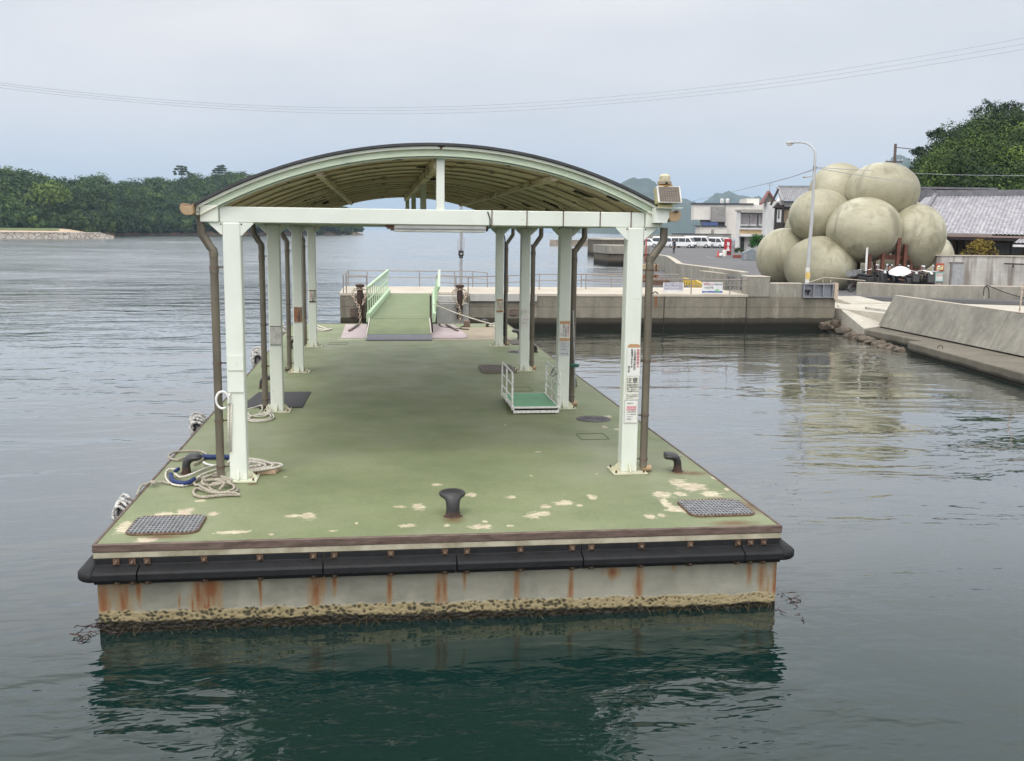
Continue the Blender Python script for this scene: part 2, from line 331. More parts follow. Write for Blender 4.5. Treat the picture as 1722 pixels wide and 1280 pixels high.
def hull_material():
    g = G('hull_concrete'); P = g.pos(); s = g.sep(P)
    xz = g.n('CombineXYZ'); g.l(s[0], xz.inputs[0]); g.l(s[2], xz.inputs[1]); xz = xz.outputs[0]
    base = g.ramp(g.noise(1.6, 6, .6, (1,1,2.2)), [(.3, (.185,.18,.145)), (.5, (.26,.255,.205)), (.7, (.34,.33,.27))])
    gr = g.ramp(g.noise(3.0, 3, .5, (1,1,.5), loc=(1,2,3)), [(.52, 0), (.62, 1)])
    base = g.mix(g.math('MULTIPLY', gr, .5), base, (.36,.345,.27))
    pr = [(205,1010,14,44),(232,990,6,24),(333,1000,14,36),(345,1030,9,34),(337,1040,6,24),(352,990,20,30),(172,1010,12,50),(323,1015,3,22),(350,1015,4,30),(530,990,14,40),(531,1018,6,22),(562,975,5,20),(655,990,5,40),(738,990,7,40),(748,985,6,36),(782,970,4,20),(870,980,5,34),
          (960,990,5,34),(1075,985,8,34),(1030,960,12,10),(1135,950,5,12),(1283,975,7,36),(1292,1000,5,26),(1306,980,8,60),(1262,955,5,20),(437,985,3,34),(300,1010,3,16)]
    L_ = []
    k = 1.0
    for (x,y,rx,ry) in pr:
        c = gy(x,y,YF); a = gy(x+rx,y,YF); b = gy(x,y-ry,YF); L_.append((c.x,c.z-.02,(a-c).length*1.35,(b-c).length*1.5))
    n_ = g.noise(5, 4, .6, (5,1,.7)); 
    f = None
    for (x,y,rx,ry) in L_:
        d = g.math('SUBTRACT', 1, g.vm('LENGTH', g.vm('MULTIPLY', g.vm('SUBTRACT', xz, (x,y,0)), (1/rx,1/ry,0)), None, 1)); f = d if f is None else g.math('MAXIMUM', f, d)
    f = g.math('ADD', f, g.math('MULTIPLY', g.math('SUBTRACT', n_, .5), 1.6))
    base = g.mix(g.ramp(f, [(-.15, 0), (.4, .6), (1.0, .92)]), base, g.ramp(f, [(.3, (.30,.19,.08)), (.9, (.22,.075,.02))]))
    # shell crust near the waterline; the crust thins towards the right
    zb = g.math('ADD', s[2], g.math('MULTIPLY', g.math('SUBTRACT', g.noise(7, 4, .65), .5), .09))
    zb = g.math('ADD', zb, g.math('MULTIPLY_ADD', s[0], .0085, .018))
    crust = g.ramp(zb, [(.178, 1), (.198, 0)])
    vor = g.n('TexVoronoi'); vor.inputs['Randomness'].default_value = 1; vor.inputs['Scale'].default_value = 24; mp = g.n('Mapping'); mp.inputs['Scale'].default_value = (1,.2,1.25); nw_ = g.n('TexNoise'); nw_.inputs['Scale'].default_value = 9; g.l(P, nw_.inputs['Vector']); g.l(g.vm('ADD', P, g.vm('MULTIPLY', nw_.outputs['Color'], (.07,.07,.07))), mp.inputs[0]); g.l(mp.outputs[0], vor.inputs['Vector'])
    vr = g.math('SUBTRACT', g.math('ADD', vor.outputs['Distance'], g.ramp(g.math('MULTIPLY', s[0], .25), [(.35, 0), (.70, .22)])), g.math('MULTIPLY', g.ramp(g.noise(2.3, 4, .6, loc=(4,0,0)), [(.38, -.28), (.62, .26)]), 1))
    cc = g.ramp(vr, [(.18, (.06,.055,.035)), (.25, (.10,.085,.045)), (.31, (.23,.185,.095)), (.55, (.32,.265,.15))])
    base = g.mix(crust, base, cc)
    weed = g.ramp(zb, [(.085, 1), (.105, 0)])
    wc = g.ramp(g.noise(22, 4, .7), [(.35, (.006,.005,.003)), (.58, (.022,.018,.009)), (.72, (.055,.04,.015))])
    base = g.mix(weed, base, wc)
    g.col(base); g.set(rough=g.ramp(weed, [(0,.75),(1,.4)]), spec=.35)
    g.bump(g.math('ADD', g.noise(40, 4, .6), g.math('MULTIPLY', g.math('MULTIPLY', vor.outputs['Distance'], crust), 2.0)), .5, .012)
    return g.m
DECK = deck_material(); HULL = hull_material()
RUBBER = simple('black_rubber', (.013,.0135,.015), .62, 0, .2, 9, (.007,.0075,.008), .3, spec=.3)
TRIM = simple('rusty_brown_angle', (.15,.108,.088), .6, .1, .2, 7, (.075,.048,.036), .3, sc=(1,1,4))
LEDGE = simple('worn_cream_concrete', (.44,.41,.31), .8, 0, .2, 5, (.25,.225,.15), .3)
BOLT = simple('rusty_bolt', (.17,.10,.06), .6, .4, .3, 30, (.07,.035,.02), .3)
GALV = simple('galvanised_steel', (.42,.43,.44), .45, .7, .12, 14, (.28,.28,.29))
BLACKSHADE = simple('black_and_recess_shade', (.02,.018,.016), .9)  # black for stripes, joints and flakes; also shade painted into recesses
CASTIRON = simple('cast_iron_black', (.022,.023,.026), .38, .1, .2, 20, (.035,.030,.028), .3, obj=True)
RUSTDK = simple('rusted_base', (.07,.036,.024), .8, 0, .2, 30, (.028,.02,.018), .5, obj=True)

# ------------------------------------------------------------------ floating pontoon
pt = thing('floating_pontoon', 'long green decked floating concrete pontoon with black rubber fenders and rust streaked hull', 'pontoon', (0,0,0))
MB().box(XL+.02, XR-.02, YF+.03, YB-.03, -.5, .70).build('hull', HULL, pt)
MB().box(XL+.03, XR-.03, YF+.035, YB-.035, .702, DZ).build('deck', DECK, pt)
m = MB()
for a in (0,):
    m.box(XL, XR, YF-.005, YF+.033, .715, DZ+.006); m.box(XL, XR, YB-.033, YB+.005, .715, DZ+.006)
    m.box(XL-.002, XL+.028, YF+.034, YB-.034, .715, DZ+.006); m.box(XR-.028, XR+.002, YF+.034, YB-.034, .715, DZ+.006)
m.build('edge_trim', TRIM, pt, bevel=.006)
m = MB()
m.box(XL+.006, XR-.006, YF+.002, YF+.036, .660, .713); m.box(XL+.004, XL+.026, YF+.037, YB-.04, .660, .713); m.box(XR-.026, XR-.004, YF+.037, YB-.04, .660, .713)
m.build('edge_ledge', LEDGE, pt, bevel=.006)
# fender: profile in (outward, z)
FP = [(0,.657),(.026,.657),(.026,.604),(.042,.598),(.128,.572),(.146,.556),(.146,.506),(.130,.490),(.042,.476),(.026,.472),(.026,.436),(0,.436)]
def fender_front(x0, x1):
    m = MB(); m.prism([(YF+.03-a, z) for a, z in FP], x0, x1, 'x'); return m.build('fender', RUBBER, pt, bevel=.003)
jx = [gy(p, 960, YF-.14).x for p in (228, 543, 769, 982, 1254)]
ends = [XL+.02] + jx + [XR-.02]
for i in range(6):
    fender_front(ends[i]+(.005 if i else 0), ends[i+1]-(.005 if i < 5 else 0))
for sgn, X in ((-1, XL+.02), (1, XR-.02)):
    m = MB(); n = 8                                   # rounded corner piece + the run along the side
    sec = [[(X + sgn*a*math.sin(R(90*k/n)), YF+.03 - a*math.cos(R(90*k/n)), z) for a, z in FP] for k in range(n+1)]
    sec.append([(X+sgn*a, YF+.42, z) for a, z in FP])
    vs = [v for q in sec for v in q]; c = len(FP)
    m.add(vs, [(i*c+k, i*c+(k+1)%c, (i+1)*c+(k+1)%c, (i+1)*c+k) for i in range(len(sec)-1) for k in range(c)] + [list(range(c)), list(range((len(sec)-1)*c, len(sec)*c))[::-1]])
    m.build('fender', RUBBER, pt, smooth='all')
    bpy.data.objects[pt.children[-1].name].data.set_sharp_from_angle(angle=R(22))
    y = YF+.43
    while y < YB-.5:
        y2 = min(y+3.2, YB-.1); m = MB(); m.prism([(X+sgn*a, z) for a, z in FP], y, y2-.012, 'y'); m.build('fender', RUBBER, pt, bevel=.008); y = y2
bxs = [gy(p, 935, YF-.0).x for p in (195,222,247,343,437,527,562,657,748,785,875,962,994,1078,1160,1240,1261,1283)]
b0 = None
def bolt_mesh():
    m = MB(); m.box(-.026,.026,-.005,.006,-.024,.024); m.mat(1); m.cyl((0,-.005,0),(0,-.026,0),.012,.010,6); m.cyl((0,-.026,0),(0,-.034,0),.006,.006,8); return m
for x in bxs:
    for z in (.631, .454):
        if b0 is None:
            b0 = bolt_mesh().build('bolt', [BOLT, simple('bolt_head', (.30,.25,.2), .5, .6)], pt, local=True); b0.location = (x, YF-.001, z)
        else:
            c = b0.copy(); COL.objects.link(c); c.parent = pt; c.location = (x, YF-.001, z)
# gratings: rounded steel frames over flat sheets, coloured near black for the shade below
def grating(cx, cy, sx, sy, rz=0):
    m = MB(); rr = .09; pts = []
    for k, (a, b) in enumerate(((1,1),(-1,1),(-1,-1),(1,-1))):
        for j in range(7):
            t = R(90*k + 15*j); pts.append((cx + a*(sx/2-rr) + rr*math.cos(t), cy + b*(sy/2-rr) + rr*math.sin(t)))
    m.mat(0).add([(x,y,DZ+.004) for x,y in pts], [list(range(28))])
    m.mat(1).tube([(x,y,DZ+.008) for x,y in pts], .011, 6, closed=True)
    m.mat(2)
    def half(v, s, o):      # half-length of a bar at offset v inside the rounded outline
        d = abs(v) - (s/2-rr); return o/2 - (rr - math.sqrt(max(rr*rr-d*d, 0)) if d > 0 else 0)
    n = int(sx/.034)
    for i in range(1, n):
        v = -sx/2 + i*sx/n; h_ = half(v, sx, sy); m.box(cx+v-.004, cx+v+.004, cy-h_, cy+h_, DZ+.005, DZ+.020)
    n = int(sy/.060)
    for i in range(1, n):
        v = -sy/2 + i*sy/n; h_ = half(v, sy, sx); m.box(cx-h_, cx+h_, cy+v-.006, cy+v+.006, DZ+.006, DZ+.0215)
    return m.build('deck_grating', [BLACKSHADE, BOLT, GALV], pt)
grating(-1.88, 8.84, .60, .54); grating(3.19, 8.93, .62, .54)
# manhole covers
IRON = simple('worn_iron_cover', (.13,.12,.125), .55, .4, .2, 30, (.07,.062,.062), .6)
for px, py in ((998,705),(872,592)):
    c = gz(px, py, DZ); m = MB()
    m.lathe((c.x,c.y,DZ), [(.245,.0),(.245,.007),(.222,.008),(.218,.004),(.212,.004),(.208,.010),(.15,.010)], 40)
    for k in range(12):
        a = R(30*k); m.beam((c.x+.05*math.cos(a), c.y+.05*math.sin(a), DZ+.011), (c.x+.19*math.cos(a), c.y+.19*math.sin(a), DZ+.011), .018, .006)
    m.lathe((c.x,c.y,DZ+.008), [(.035,0),(.035,.006),(.01,.007)], 12)
    m.build('manhole_cover', IRON, pt)
# painted-over hatches, seen only as shallow outlines
for (a, b, sx, sy) in ((2.30, 15.9+.35, .42, .42), (2.72, 12.35, .36, .36), (-.95, 23.1, .4, .4)):
    m = MB()
    for s_ in (-1, 1):
        m.box(a-sx/2, a+sx/2, b+s_*sy/2-.006, b+s_*sy/2+.006, DZ+.0, DZ+.005); m.box(a+s_*sx/2-.006, a+s_*sx/2+.006, b-sy/2, b+sy/2, DZ, DZ+.0045)
    m.build('hatch', simple('hatch_seam', (.10,.12,.06), .7), pt)
# bare worn landing area and steel slide plates at the far end
m = MB(); m.box(1.2, 3.2, 23.75, 26.9, DZ+.001, DZ+.005); m.build('worn_patch', simple('worn_bare_deck', (.36,.29,.22), .8, 0, .2, 2.2, (.22,.20,.13), .3, sc=(1,3,1)), pt)
m = MB(); m.box(-.98, -.3, 23.7, 24.25, DZ+.001, DZ+.004); m.build('worn_patch', simple('pale_green_patch', (.34,.37,.22), .8), pt)
PINK = simple('pinkish_steel_plate', (.46,.37,.38), .55, .1, .12, 3, (.36,.29,.29), .2)
m = MB(); m.prism([(-.93,24.15),(-.34,24.15),(-.34,27.7),(-.93,27.7)], DZ+.001, DZ+.012, 'z'); m.build('slide_plate', PINK, pt)
m = MB(); m.prism([(1.22,24.1),(2.02,24.1),(2.17,24.5),(2.05,27.6),(1.22,27.6)], DZ+.006, DZ+.018, 'z'); m.build('slide_plate', PINK, pt)

# ------------------------------------------------------------------ mooring bitts: bent iron columns with a flared head
def bitt(x, y, rz, s=1.0, label='', rusty=False, group=None, name='mooring_bollard'):
    t = thing(name, label, 'bollard', (x, y, DZ), rz, group)
    path = [((0,0,0),.066,.066),((0,0,.05),.060,.060),((0,0,.10),.056,.056),((0,.004,.145),.058,.056),((0,.02,.185),.062,.058),((0,.045,.215),.080,.058),((0,.075,.230),.104,.056),((0,.125,.236),.114,.054),((0,.17,.240),.112,.052),((0,.195,.242),.098,.044),((0,.205,.243),.055,.026)]
    n = 18; vs = []; P = [Vector(p)*s for p,_,_ in path]
    for i, (p, rw, rh) in enumerate(path):
        a = P[min(i+1, len(P)-1)] - P[max(i-1,0)]; a.normalize(); nn = Vector((1,0,0)).cross(a)
        vs += [P[i] + Vector((1,0,0))*rw*s*math.cos(2*math.pi*k/n) + nn*rh*s*math.sin(2*math.pi*k/n) for k in range(n)]
    c = 2 if rusty else 1
    m = MB(); m.add(vs[:(c+1)*n], [(i*n+k, i*n+(k+1)%n, (i+1)*n+(k+1)%n, (i+1)*n+k) for i in range(c) for k in range(n)])
    m.lathe((0,0,0), [(.085*s,0),(.08*s,.006),(.062*s,.012)], 18)
    m.build('base', RUSTDK, t, smooth=True, local=True)
    m = MB(); v2 = vs[c*n:]; q = len(v2)//n
    m.add(v2, [(i*n+k, i*n+(k+1)%n, (i+1)*n+(k+1)%n, (i+1)*n+k) for i in range(q-1) for k in range(n)] + [list(range((q-1)*n, q*n))])
    m.build('horn', CASTIRON, t, smooth=True, local=True)
    t.scale = (1.08, .80, .78)
    return t
bitt(.66, 8.90, R(0), 1.02, 'black bollard standing alone at the middle of the near deck edge', False)
b_ = bitt(3.27, 10.43, R(78), .95, 'black bollard with rusty foot by the downpipe at the right deck edge', True)
m = MB(); m.tube([(.02+.05*math.cos(R(a))*0, -.03+.035*math.sin(R(a)), .19+.035*math.cos(R(a))) for a in range(-60,211,30)], .008, 6); m.build('shackle', GALV, b_, local=True)
bitt(-2.07, 10.78, R(-70), .95, 'black bollard wrapped in white and blue mooring ropes at the left deck edge', True)
bitt(-1.93, 16.6, R(-90), .95, 'black bollard beside the dark mat on the left deck edge', True)
bitt(3.30, 16.55, R(90), .95, 'black bollard behind the pipe with the green band', True)
bitt(3.40, 24.0, R(60), 1.05, 'farthest right large black bollard behind the last downpipe', False)
bitt(3.38, 21.3, R(90), .8, 'low black bollard between the two farthest right downpipes', False)
bitt(2.95, 27.1, R(90), .95, 'black bollard holding the taut white rope at the far right corner of the deck', False)
bitt(-1.95, 22.2, R(-90), 1.0, 'black bollard at the far left deck edge behind the third post', False)
# ------------------------------------------------------------------ canopy
def painted(name, c, c2, rust=.62):
    g = G(name)
    b = g.ramp(g.noise(1.4, 5, .6, (1,1,.5)), [(.3, c2), (.6, c)])
    f = g.ramp(g.noise(7, 6, .75), [(rust, 0), (rust+.05, 1)])
    b = g.mix(g.math('MULTIPLY', f, .6), b, (.33,.27,.17)); g.col(b); g.set(rough=.42, spec=.5)
    g.bump(g.noise(30, 3, .6), .08, .004); return g.m
MINT = painted('pale_green_paint', (.70,.735,.665), (.61,.65,.575), .66)
MINTW = painted('white_green_paint', (.72,.75,.66), (.62,.66,.55), .66)
BASEP = painted('chipped_base_paint', (.66,.68,.54), (.50,.48,.34), .56)
def soffit_material():
    g = G('yellowed_soffit_sheet'); P = g.pos()
    b = g.ramp(g.noise(.8, 5, .6), [(.3, (.78,.62,.46)), (.7, (.90,.79,.64))])
    d = g.ramp(g.noise(4, 4, .6, (.35,2.4,1)), [(.35, (.75,.73,.66)), (.65, (1,1,1))])
    b = g.mix(1, b, d, 'MULTIPLY')
    f = g.ramp(g.noise(3.3, 2, .5, (.8,1.3,1)), [(.665, 0), (.675, 1)])
    s_ = g.ramp(g.noise(15, 4, .7), [(.3, 1), (.62, 1), (.64, .0)])
    b = g.mix(g.math('MULTIPLY', f, s_), b, (.03,.022,.016))
    f2 = g.ramp(g.noise(9, 3, .6, loc=(5,5,0)), [(.70, 0), (.72, 1)])
    b = g.mix(f2, b, (.06,.04,.025))
    g.col(b); g.set(rough=.7); return g.m
SOFFIT = soffit_material()
SEAM = simple('sheet_seam', (.50,.40,.28), .8, 0, .2, 3, (.14,.10,.07), sc=(2,1,1))
MINTG = painted('green_web_paint', (.56,.68,.555), (.49,.60,.48), .66)
ROOFTOP = simple('dark_roof_sheet', (.055,.058,.062), .5, .2, .2, 3)
PIPE = simple('brown_grey_pipe', (.155,.135,.10), .5, .1, .18, 5, (.10,.085,.062), .1, sc=(1,1,.4))
GUTTER = simple('tan_gutter', (.42,.30,.18), .6, 0, .15, 6, (.30,.20,.11))
RUSTY = simple('rust_flakes', (.12,.06,.03), .85, 0, .3, 30)
PX = (-1.47, 2.706); Y0, SP, FY = 10.47, 4.0, 10.40     # post centres
BZ, BH = 3.448, .158                                    # cross beam underside, depth
cp = thing('boarding_canopy', 'pale green steel canopy with curved roof standing on eight posts along the pontoon', 'canopy', (0,0,0))
AX, AR = .615, 4.95; AZ = 4.262-AR                      # arch centre and radius of the roof top
def arc(x, dr=0):
    return AZ + math.sqrt((AR+dr)**2 - (x-AX)**2)
XA, XB = -1.80, 2.99
def xs(n, a=XA, b=XB): return [a+(b-a)*i/n for i in range(n+1)]
# posts
for k in range(4):
    yc = Y0 + SP*k
    for sx in (0, 1):
        x = PX[sx]; m = MB(); h = .088
        m.box(x-h, x+h, yc-h, yc+h, DZ+.012, BZ+.001)
        o = m.build('post', MINT, cp, bevel=.014, seg=2)
        m = MB()                                         # base plate, stiffeners, anchor bolts
        m.box(x-.19, x+.19, yc-.17, yc+.17, DZ+.004, DZ+.018)
        for (ux, uy) in ((1,0),(-1,0),(0,1),(0,-1)):
            p0 = Vector((x+ux*h, yc+uy*h, 0)); t = .006; q = .09
            if ux: m.prism([(p0.x, DZ+.018), (p0.x+ux*q, DZ+.018), (p0.x+ux*q, DZ+.03), (p0.x, DZ+.12)], yc-t, yc+t, 'y')
            else: m.prism([(p0.y, DZ+.018), (p0.y+uy*q*.85, DZ+.018), (p0.y+uy*q*.85, DZ+.03), (p0.y, DZ+.12)], x-t, x+t, 'x')
        m.mat(1)
        for ux in (-1,1):
            for uy in (-1,1): m.cyl((x+ux*.155, yc+uy*.135, DZ+.018), (x+ux*.155, yc+uy*.135, DZ+.045), .012, .010, 6)
        m.build('base_plate', [BASEP, RUSTY], cp)
        # haunch plates under the beams
        for s_ in (-1, 1):
            m = MB()
            if (sx == 0 and s_ == -1) or (sx == 1 and s_ == 1): q, d = .13, .12
            else: q, d = .13, .13
            m.prism([(x+s_*h, BZ), (x+s_*(h+q), BZ), (x+s_*(h+q), BZ-.012), (x+s_*(h+.012), BZ-d), (x+s_*h, BZ-d)], yc-h+.002, yc-h+.014, 'y')
            m.mat(1).cyl((x+s_*(h+.012), yc-h+.0015, BZ-.016), (x+s_*(h+.012), yc-h-.004, BZ-.016), .008, None, 8)
            m.build('haunch', [MINT, RUSTY], cp)
# beams
for k in range(4):
    yc = Y0+SP*k; y_ = yc-.075
    m = MB(); m.box(-1.585, 2.80, y_, y_+.15, BZ, BZ+BH); m.build('cross_beam', MINT, cp, bevel=.008)
    # arch rib: a curved channel (web with pale top flange)
    n = 40; X = xs(n)
    def ring(X, y0, y1, r0, r1):
        v = []
        for x in X: v += [(x,y0,arc(x,r0)), (x,y1,arc(x,r0)), (x,y1,arc(x,r1)), (x,y0,arc(x,r1))]
        c = len(X); return v, [(4*i+k_, 4*i+(k_+1)%4, 4*i+4+(k_+1)%4, 4*i+4+k_) for i in range(c-1) for k_ in range(4)] + [(0,1,2,3), (4*c-4,4*c-3,4*c-2,4*c-1)]
    m = MB()
    if k == 0:
        m.add(*ring(xs(n,-1.70,2.90), y_-.004, y_+.05, -.135, -.052)); m.mat(1).add(*ring(xs(n,-1.775,2.965), y_-.055, y_+.05, -.050, -.022))
        m.mat(0).add(*ring(xs(n,-1.70,2.90), y_-.022, y_-.006, -.139, -.128))
    else:
        m.mat(2).add(*ring(xs(n,-1.66,2.86), y_, y_+.05, -.165, -.128))
    m.build('arch_rib', [MINTG, MINTW, SOFFIT], cp, smooth=True)
    m = MB(); xk = .635; m.box(xk-.042, xk+.042, y_+.03, y_+.115, BZ+BH, arc(xk,-.13)); m.build('king_post', MINT, cp, bevel=.005)
    if k == 0:
        m = MB(); m.box(xk-.012, xk+.012, y_-.060, y_-.056, arc(xk,-.05), arc(xk,-.018)); m.box(xk-.035, xk+.035, y_-.0585,y_-.0565, arc(xk,-.03), arc(xk,-.02))
        m.build('joint_cover', RUSTY, cp)
# eave beams with closed ends, purlins and ridge beam
YR0, YR1 = FY-.06, Y0+3*SP+.42
for x in (-1.68, 2.895):
    m = MB(); m.box(x-.09, x+.09, YR0+.02, YR1-.06, BZ+.0, BZ+BH+.012); m.build('eave_beam', MINTW, cp, bevel=.012, seg=2)
    m = MB(); s_ = -1 if x < 0 else 1; m.box(x+s_*.092-.002, x+s_*.125, YR0+.03, YR0+.06, BZ+.07, BZ+BH+.02)
    m.mat(1).cyl((x+s_*.108, YR0+.03, BZ+.10), (x+s_*.108, YR0+.022, BZ+.10), .007, None, 8); m.build('gutter_bracket', [MINTW, RUSTY], cp)
for x in (-.60, 1.84):
    m = MB(); z = arc(x, -.12); m.box(x-.028, x+.028, Y0+.02, YR1-.1, z-.06, z); m.build('purlin', SOFFIT, cp)
m = MB(); z = arc(.60,-.12); m.box(.57, .65, Y0+.045, YR1-.1, z-.11, z); m.build('ridge_beam', SOFFIT, cp)
# roof sheet: folded sheet whose folds follow the arch, dark outside and yellowed inside
def folded(y0, y1, dr, amp, pitch, th, flip):
    prof = []; y = y0
    while y < y1-1e-4:
        for (u, v) in ((0,0),(.28,0),(.5,1),(.78,1)):
            if y+u*pitch < y1: prof.append((y+u*pitch, v*amp))
        y += pitch
    prof.append((y1, 0)); X = xs(44); vs = []
    for x in X: vs += [(x, yy, arc(x, dr+v)) for yy, v in prof]
    c = len(prof); return vs, [(i*c+k, i*c+k+1, (i+1)*c+k+1, (i+1)*c+k) for i in range(len(X)-1) for k in range(c-1)]
m = MB(); m.add(*folded(YR0-.005, YR1, -.120, .060, .40, 0, False)); sf = m.build('soffit_sheet', SOFFIT, cp)
m = MB(); X = xs(44, XA-.04, XB+.04); v = []
for x in X: v += [(x,YR0-.03,arc(x,.010)), (x,YR1+.02,arc(x,.010)), (x,YR1+.02,arc(x,-.004)), (x,YR0-.03,arc(x,-.016))]
m.add(v, [(4*i+k_, 4*i+(k_+1)%4, 4*i+4+(k_+1)%4, 4*i+4+k_) for i in range(len(X)-1) for k_ in range(4)] + [(0,1,2,3), (4*len(X)-4,4*len(X)-3,4*len(X)-2,4*len(X)-1)])
m.build('roof_sheet', ROOFTOP, cp)
m = MB()                                                # flaked lumps along the purlins and around the sheet folds
random.seed(3)
for i in range(230):
    if i < 130: x = random.choice((-.60,1.84,1.84,.60))+random.uniform(-.05,.05); y = random.uniform(10.6, 22.5)
    else: x = random.uniform(-1.5, 2.7); y = random.uniform(10.5, 22.5)
    z = arc(x, -.13 if i >= 130 else -.155); s_ = random.uniform(.014, .042)
    m.add([(x+s_*random.uniform(-1,1)*2.0, y+s_*random.uniform(-1,1)*1.0, z-.012*random.random()) for _ in range(6)], [(0,1,2),(2,3,4),(4,5,0),(0,2,4)])
tag(m.build('paint_flakes', BLACKSHADE, cp), None, None, None, 'stuff')
for y in [YR0+.8*i-.02 for i in range(1, 16)]:
    m = MB(); X = xs(36, -1.72, 2.90); v = []
    for x in X: v += [(x,y,arc(x,-.128)), (x,y+.014,arc(x,-.128)), (x,y+.014,arc(x,-.120)), (x,y,arc(x,-.120))]
    m.add(v, [(4*i+k_, 4*i+(k_+1)%4, 4*i+4+(k_+1)%4, 4*i+4+k_) for i in range(len(X)-1) for k_ in range(4)]); m.build('sheet_seam', SEAM, cp)
# gutters
for s_, x0 in ((-1, -1.80), (1, 3.01)):
    m = MB(); prof = []
    for k in range(9):
        a = R(180*k/8); prof.append((x0+s_*(.07 - .062*math.cos(a)*1) , 3.565 - .062*math.sin(a)))
    prof = [(x0+s_*.008, 3.625)] + prof + [(x0+s_*.132, 3.60), (x0+s_*.122, 3.612), (x0+s_*.118, 3.585)]
    m.prism([(x0+s_*.010,3.628),(x0+s_*.010,3.53),(x0+s_*.03,3.515),(x0+s_*.085,3.515),(x0+s_*.122,3.54),(x0+s_*.135,3.58),(x0+s_*.130,3.615),(x0+s_*.10,3.632),(x0+s_*.095,3.60),(x0+s_*.03,3.60)], FY-.17, YR1, 'y')
    m.build('gutter', GUTTER, cp, bevel=.003)
# downpipes
for k in range(4):
    yc = Y0 + SP*k + (-.05 if k == 0 else .12)
    for s_, xe, xp in ((-1, -1.775, -1.655), (1, 3.02, 2.875)):
        m = MB(); r = .042
        zt = 3.52; pts = [(xe,yc,zt),(xe+(-s_)*.012,yc,3.33),(xe+(-s_)*.03,yc,3.30),(xp+s_*.03,yc,3.20),(xp,yc,3.165),(xp,yc,3.1),(xp,yc,DZ+.06)]
        if s_ > 0: pts = [(xe,yc,3.45),(xe,yc,3.31),(xe-.02,yc,3.28),(xp+.025,yc,3.135),(xp,yc,3.10),(xp,yc,3.04),(xp,yc,DZ+.06)]
        m.tube(pts, r, 14)
        for z in (3.13, 2.97): m.cyl((xp,yc,z-.03),(xp,yc,z+.02), r+.005, None, 14)
        m.build('downpipe', PIPE, cp, smooth=True)
        for z in (3.0, 2.02, 1.42, .93):
            m = MB(); m.cyl((xp,yc,z-.011),(xp,yc,z+.011), r+.006, None, 14); m.beam((xp+(-s_)*.045,yc,z),(xp+(-s_)*.10,yc+.01,z), .012, .014)
            m.build('pipe_clamp', TRIM, cp, smooth=True)
        m = MB(); m.tube([(xp,yc,DZ+.075),(xp+s_*.01,yc,DZ+.05),(xp+s_*.05,yc,DZ+.045),(xp+s_*.085,yc,DZ+.045)], .038, 10)
        m.build('pipe_shoe', GUTTER if s_ > 0 else PIPE, cp, smooth=True)
# bands and cable tie on the front beam, black conduit on one post
for px in (827, 886, 947, 1009, 1061):
    x = gy(px, 370, FY).x; m = MB(); m.box(x-.004, x+.004, FY-.013, FY+.16, BZ-.004, BZ+BH+.004)
    m.build('band', RUSTY, cp)
m = MB(); m.tube([gy(820,356,FY-.01), gy(824,368,FY-.014), gy(824,383,FY-.012), gy(818,387,FY+.02)], .006, 6); m.build('cable', RUBBER, cp)
m = MB(); xq = 2.706+.088+.028; yq = Y0+12-.03
m.tube([(xq-.10,yq,3.43),(xq-.03,yq,3.32),(xq,yq,3.2),(xq,yq,1.9),(xq+.01,yq,1.6),(xq,yq,.86),(xq+.05,yq-.04,.80)], .014, 6)
m.box(xq-.02, xq+.03, yq-.02, yq+.02, 1.02, 1.55); m.build('conduit', RUBBER, cp)

# ------------------------------------------------------------------ lamp under the front beam
lm = thing('fluorescent_lamp', 'grey strip lamp with white tube hanging under the front cross beam', 'lamp', (.62, FY+.06, BZ))
m = MB(); m.box(.16,1.11,FY+.01,FY+.10,BZ-.040,BZ-.002); m.build('housing', simple('lamp_housing', (.42,.42,.40), .5, .2), lm, bevel=.004)
m = MB(); m.cyl((.16,FY+.05,BZ-.058),(1.10,FY+.05,BZ-.058), .017, None, 12); m.build('tube', simple('lamp_tube', (.80,.79,.74), .3), lm, smooth=True)
m = MB(); m.box(.12,.158,FY+.02,FY+.09,BZ-.062,BZ-.003); m.box(.085,.121,FY+.03,FY+.08,BZ-.045,BZ-.004); m.box(.068,.086,FY+.035,FY+.075,BZ-.03,BZ-.005); m.build('end_bracket', RUSTY, lm); m = MB(); m.box(1.112,1.13,FY+.02,FY+.09,BZ-.06,BZ-.003); m.build('end_bracket', RUSTY, lm)

# ------------------------------------------------------------------ solar beacon on the right end of the front beam
CREAM = simple('cream_housing', (.46,.42,.22), .5, 0, .12, 8)
bx, by, bz = 2.99, FY-.13, 3.655
bc = thing('solar_beacon', 'cream marker light with tilted solar panel bolted at the right end of the canopy', 'beacon', (bx, by, bz))
m = MB(); m.prism([(2.86,bz-.155),(2.995,bz-.155),(3.05,bz-.006),(2.86,bz-.006)], FY-.16, FY-.05, 'y'); m.build('bracket', MINT, bc)
m = MB(); m.box(bx-.12,bx+.135,by-.10,by+.11,bz-.006,bz); m.box(bx+.10,bx+.16,by-.085,by-.07,bz,bz+.006); m.build('shelf', MINTW, bc)
m = MB(); m.box(bx-.075,bx+.055,by-.06,by+.06,bz,bz+.035); m.box(bx-.10,bx-.075,by-.05,by-.03,bz,bz+.03)
m.prism([(by-.115,bz+.052),(by+.03,bz+.035),(by+.09,bz+.20),(by-.03,bz+.215)], bx-.115, bx+.125, 'x'); m.build('housing', CREAM, bc, bevel=.004)
T_ = Matrix.Rotation(R(-28),3,'X')
cc = Vector((bx+.005, by-.083, bz+.135))
m = MB(); m.obox(cc, .255, .012, .195, T_); m.build('panel_frame', simple('panel_frame_white', (.58,.58,.54), .45), bc, bevel=.003)
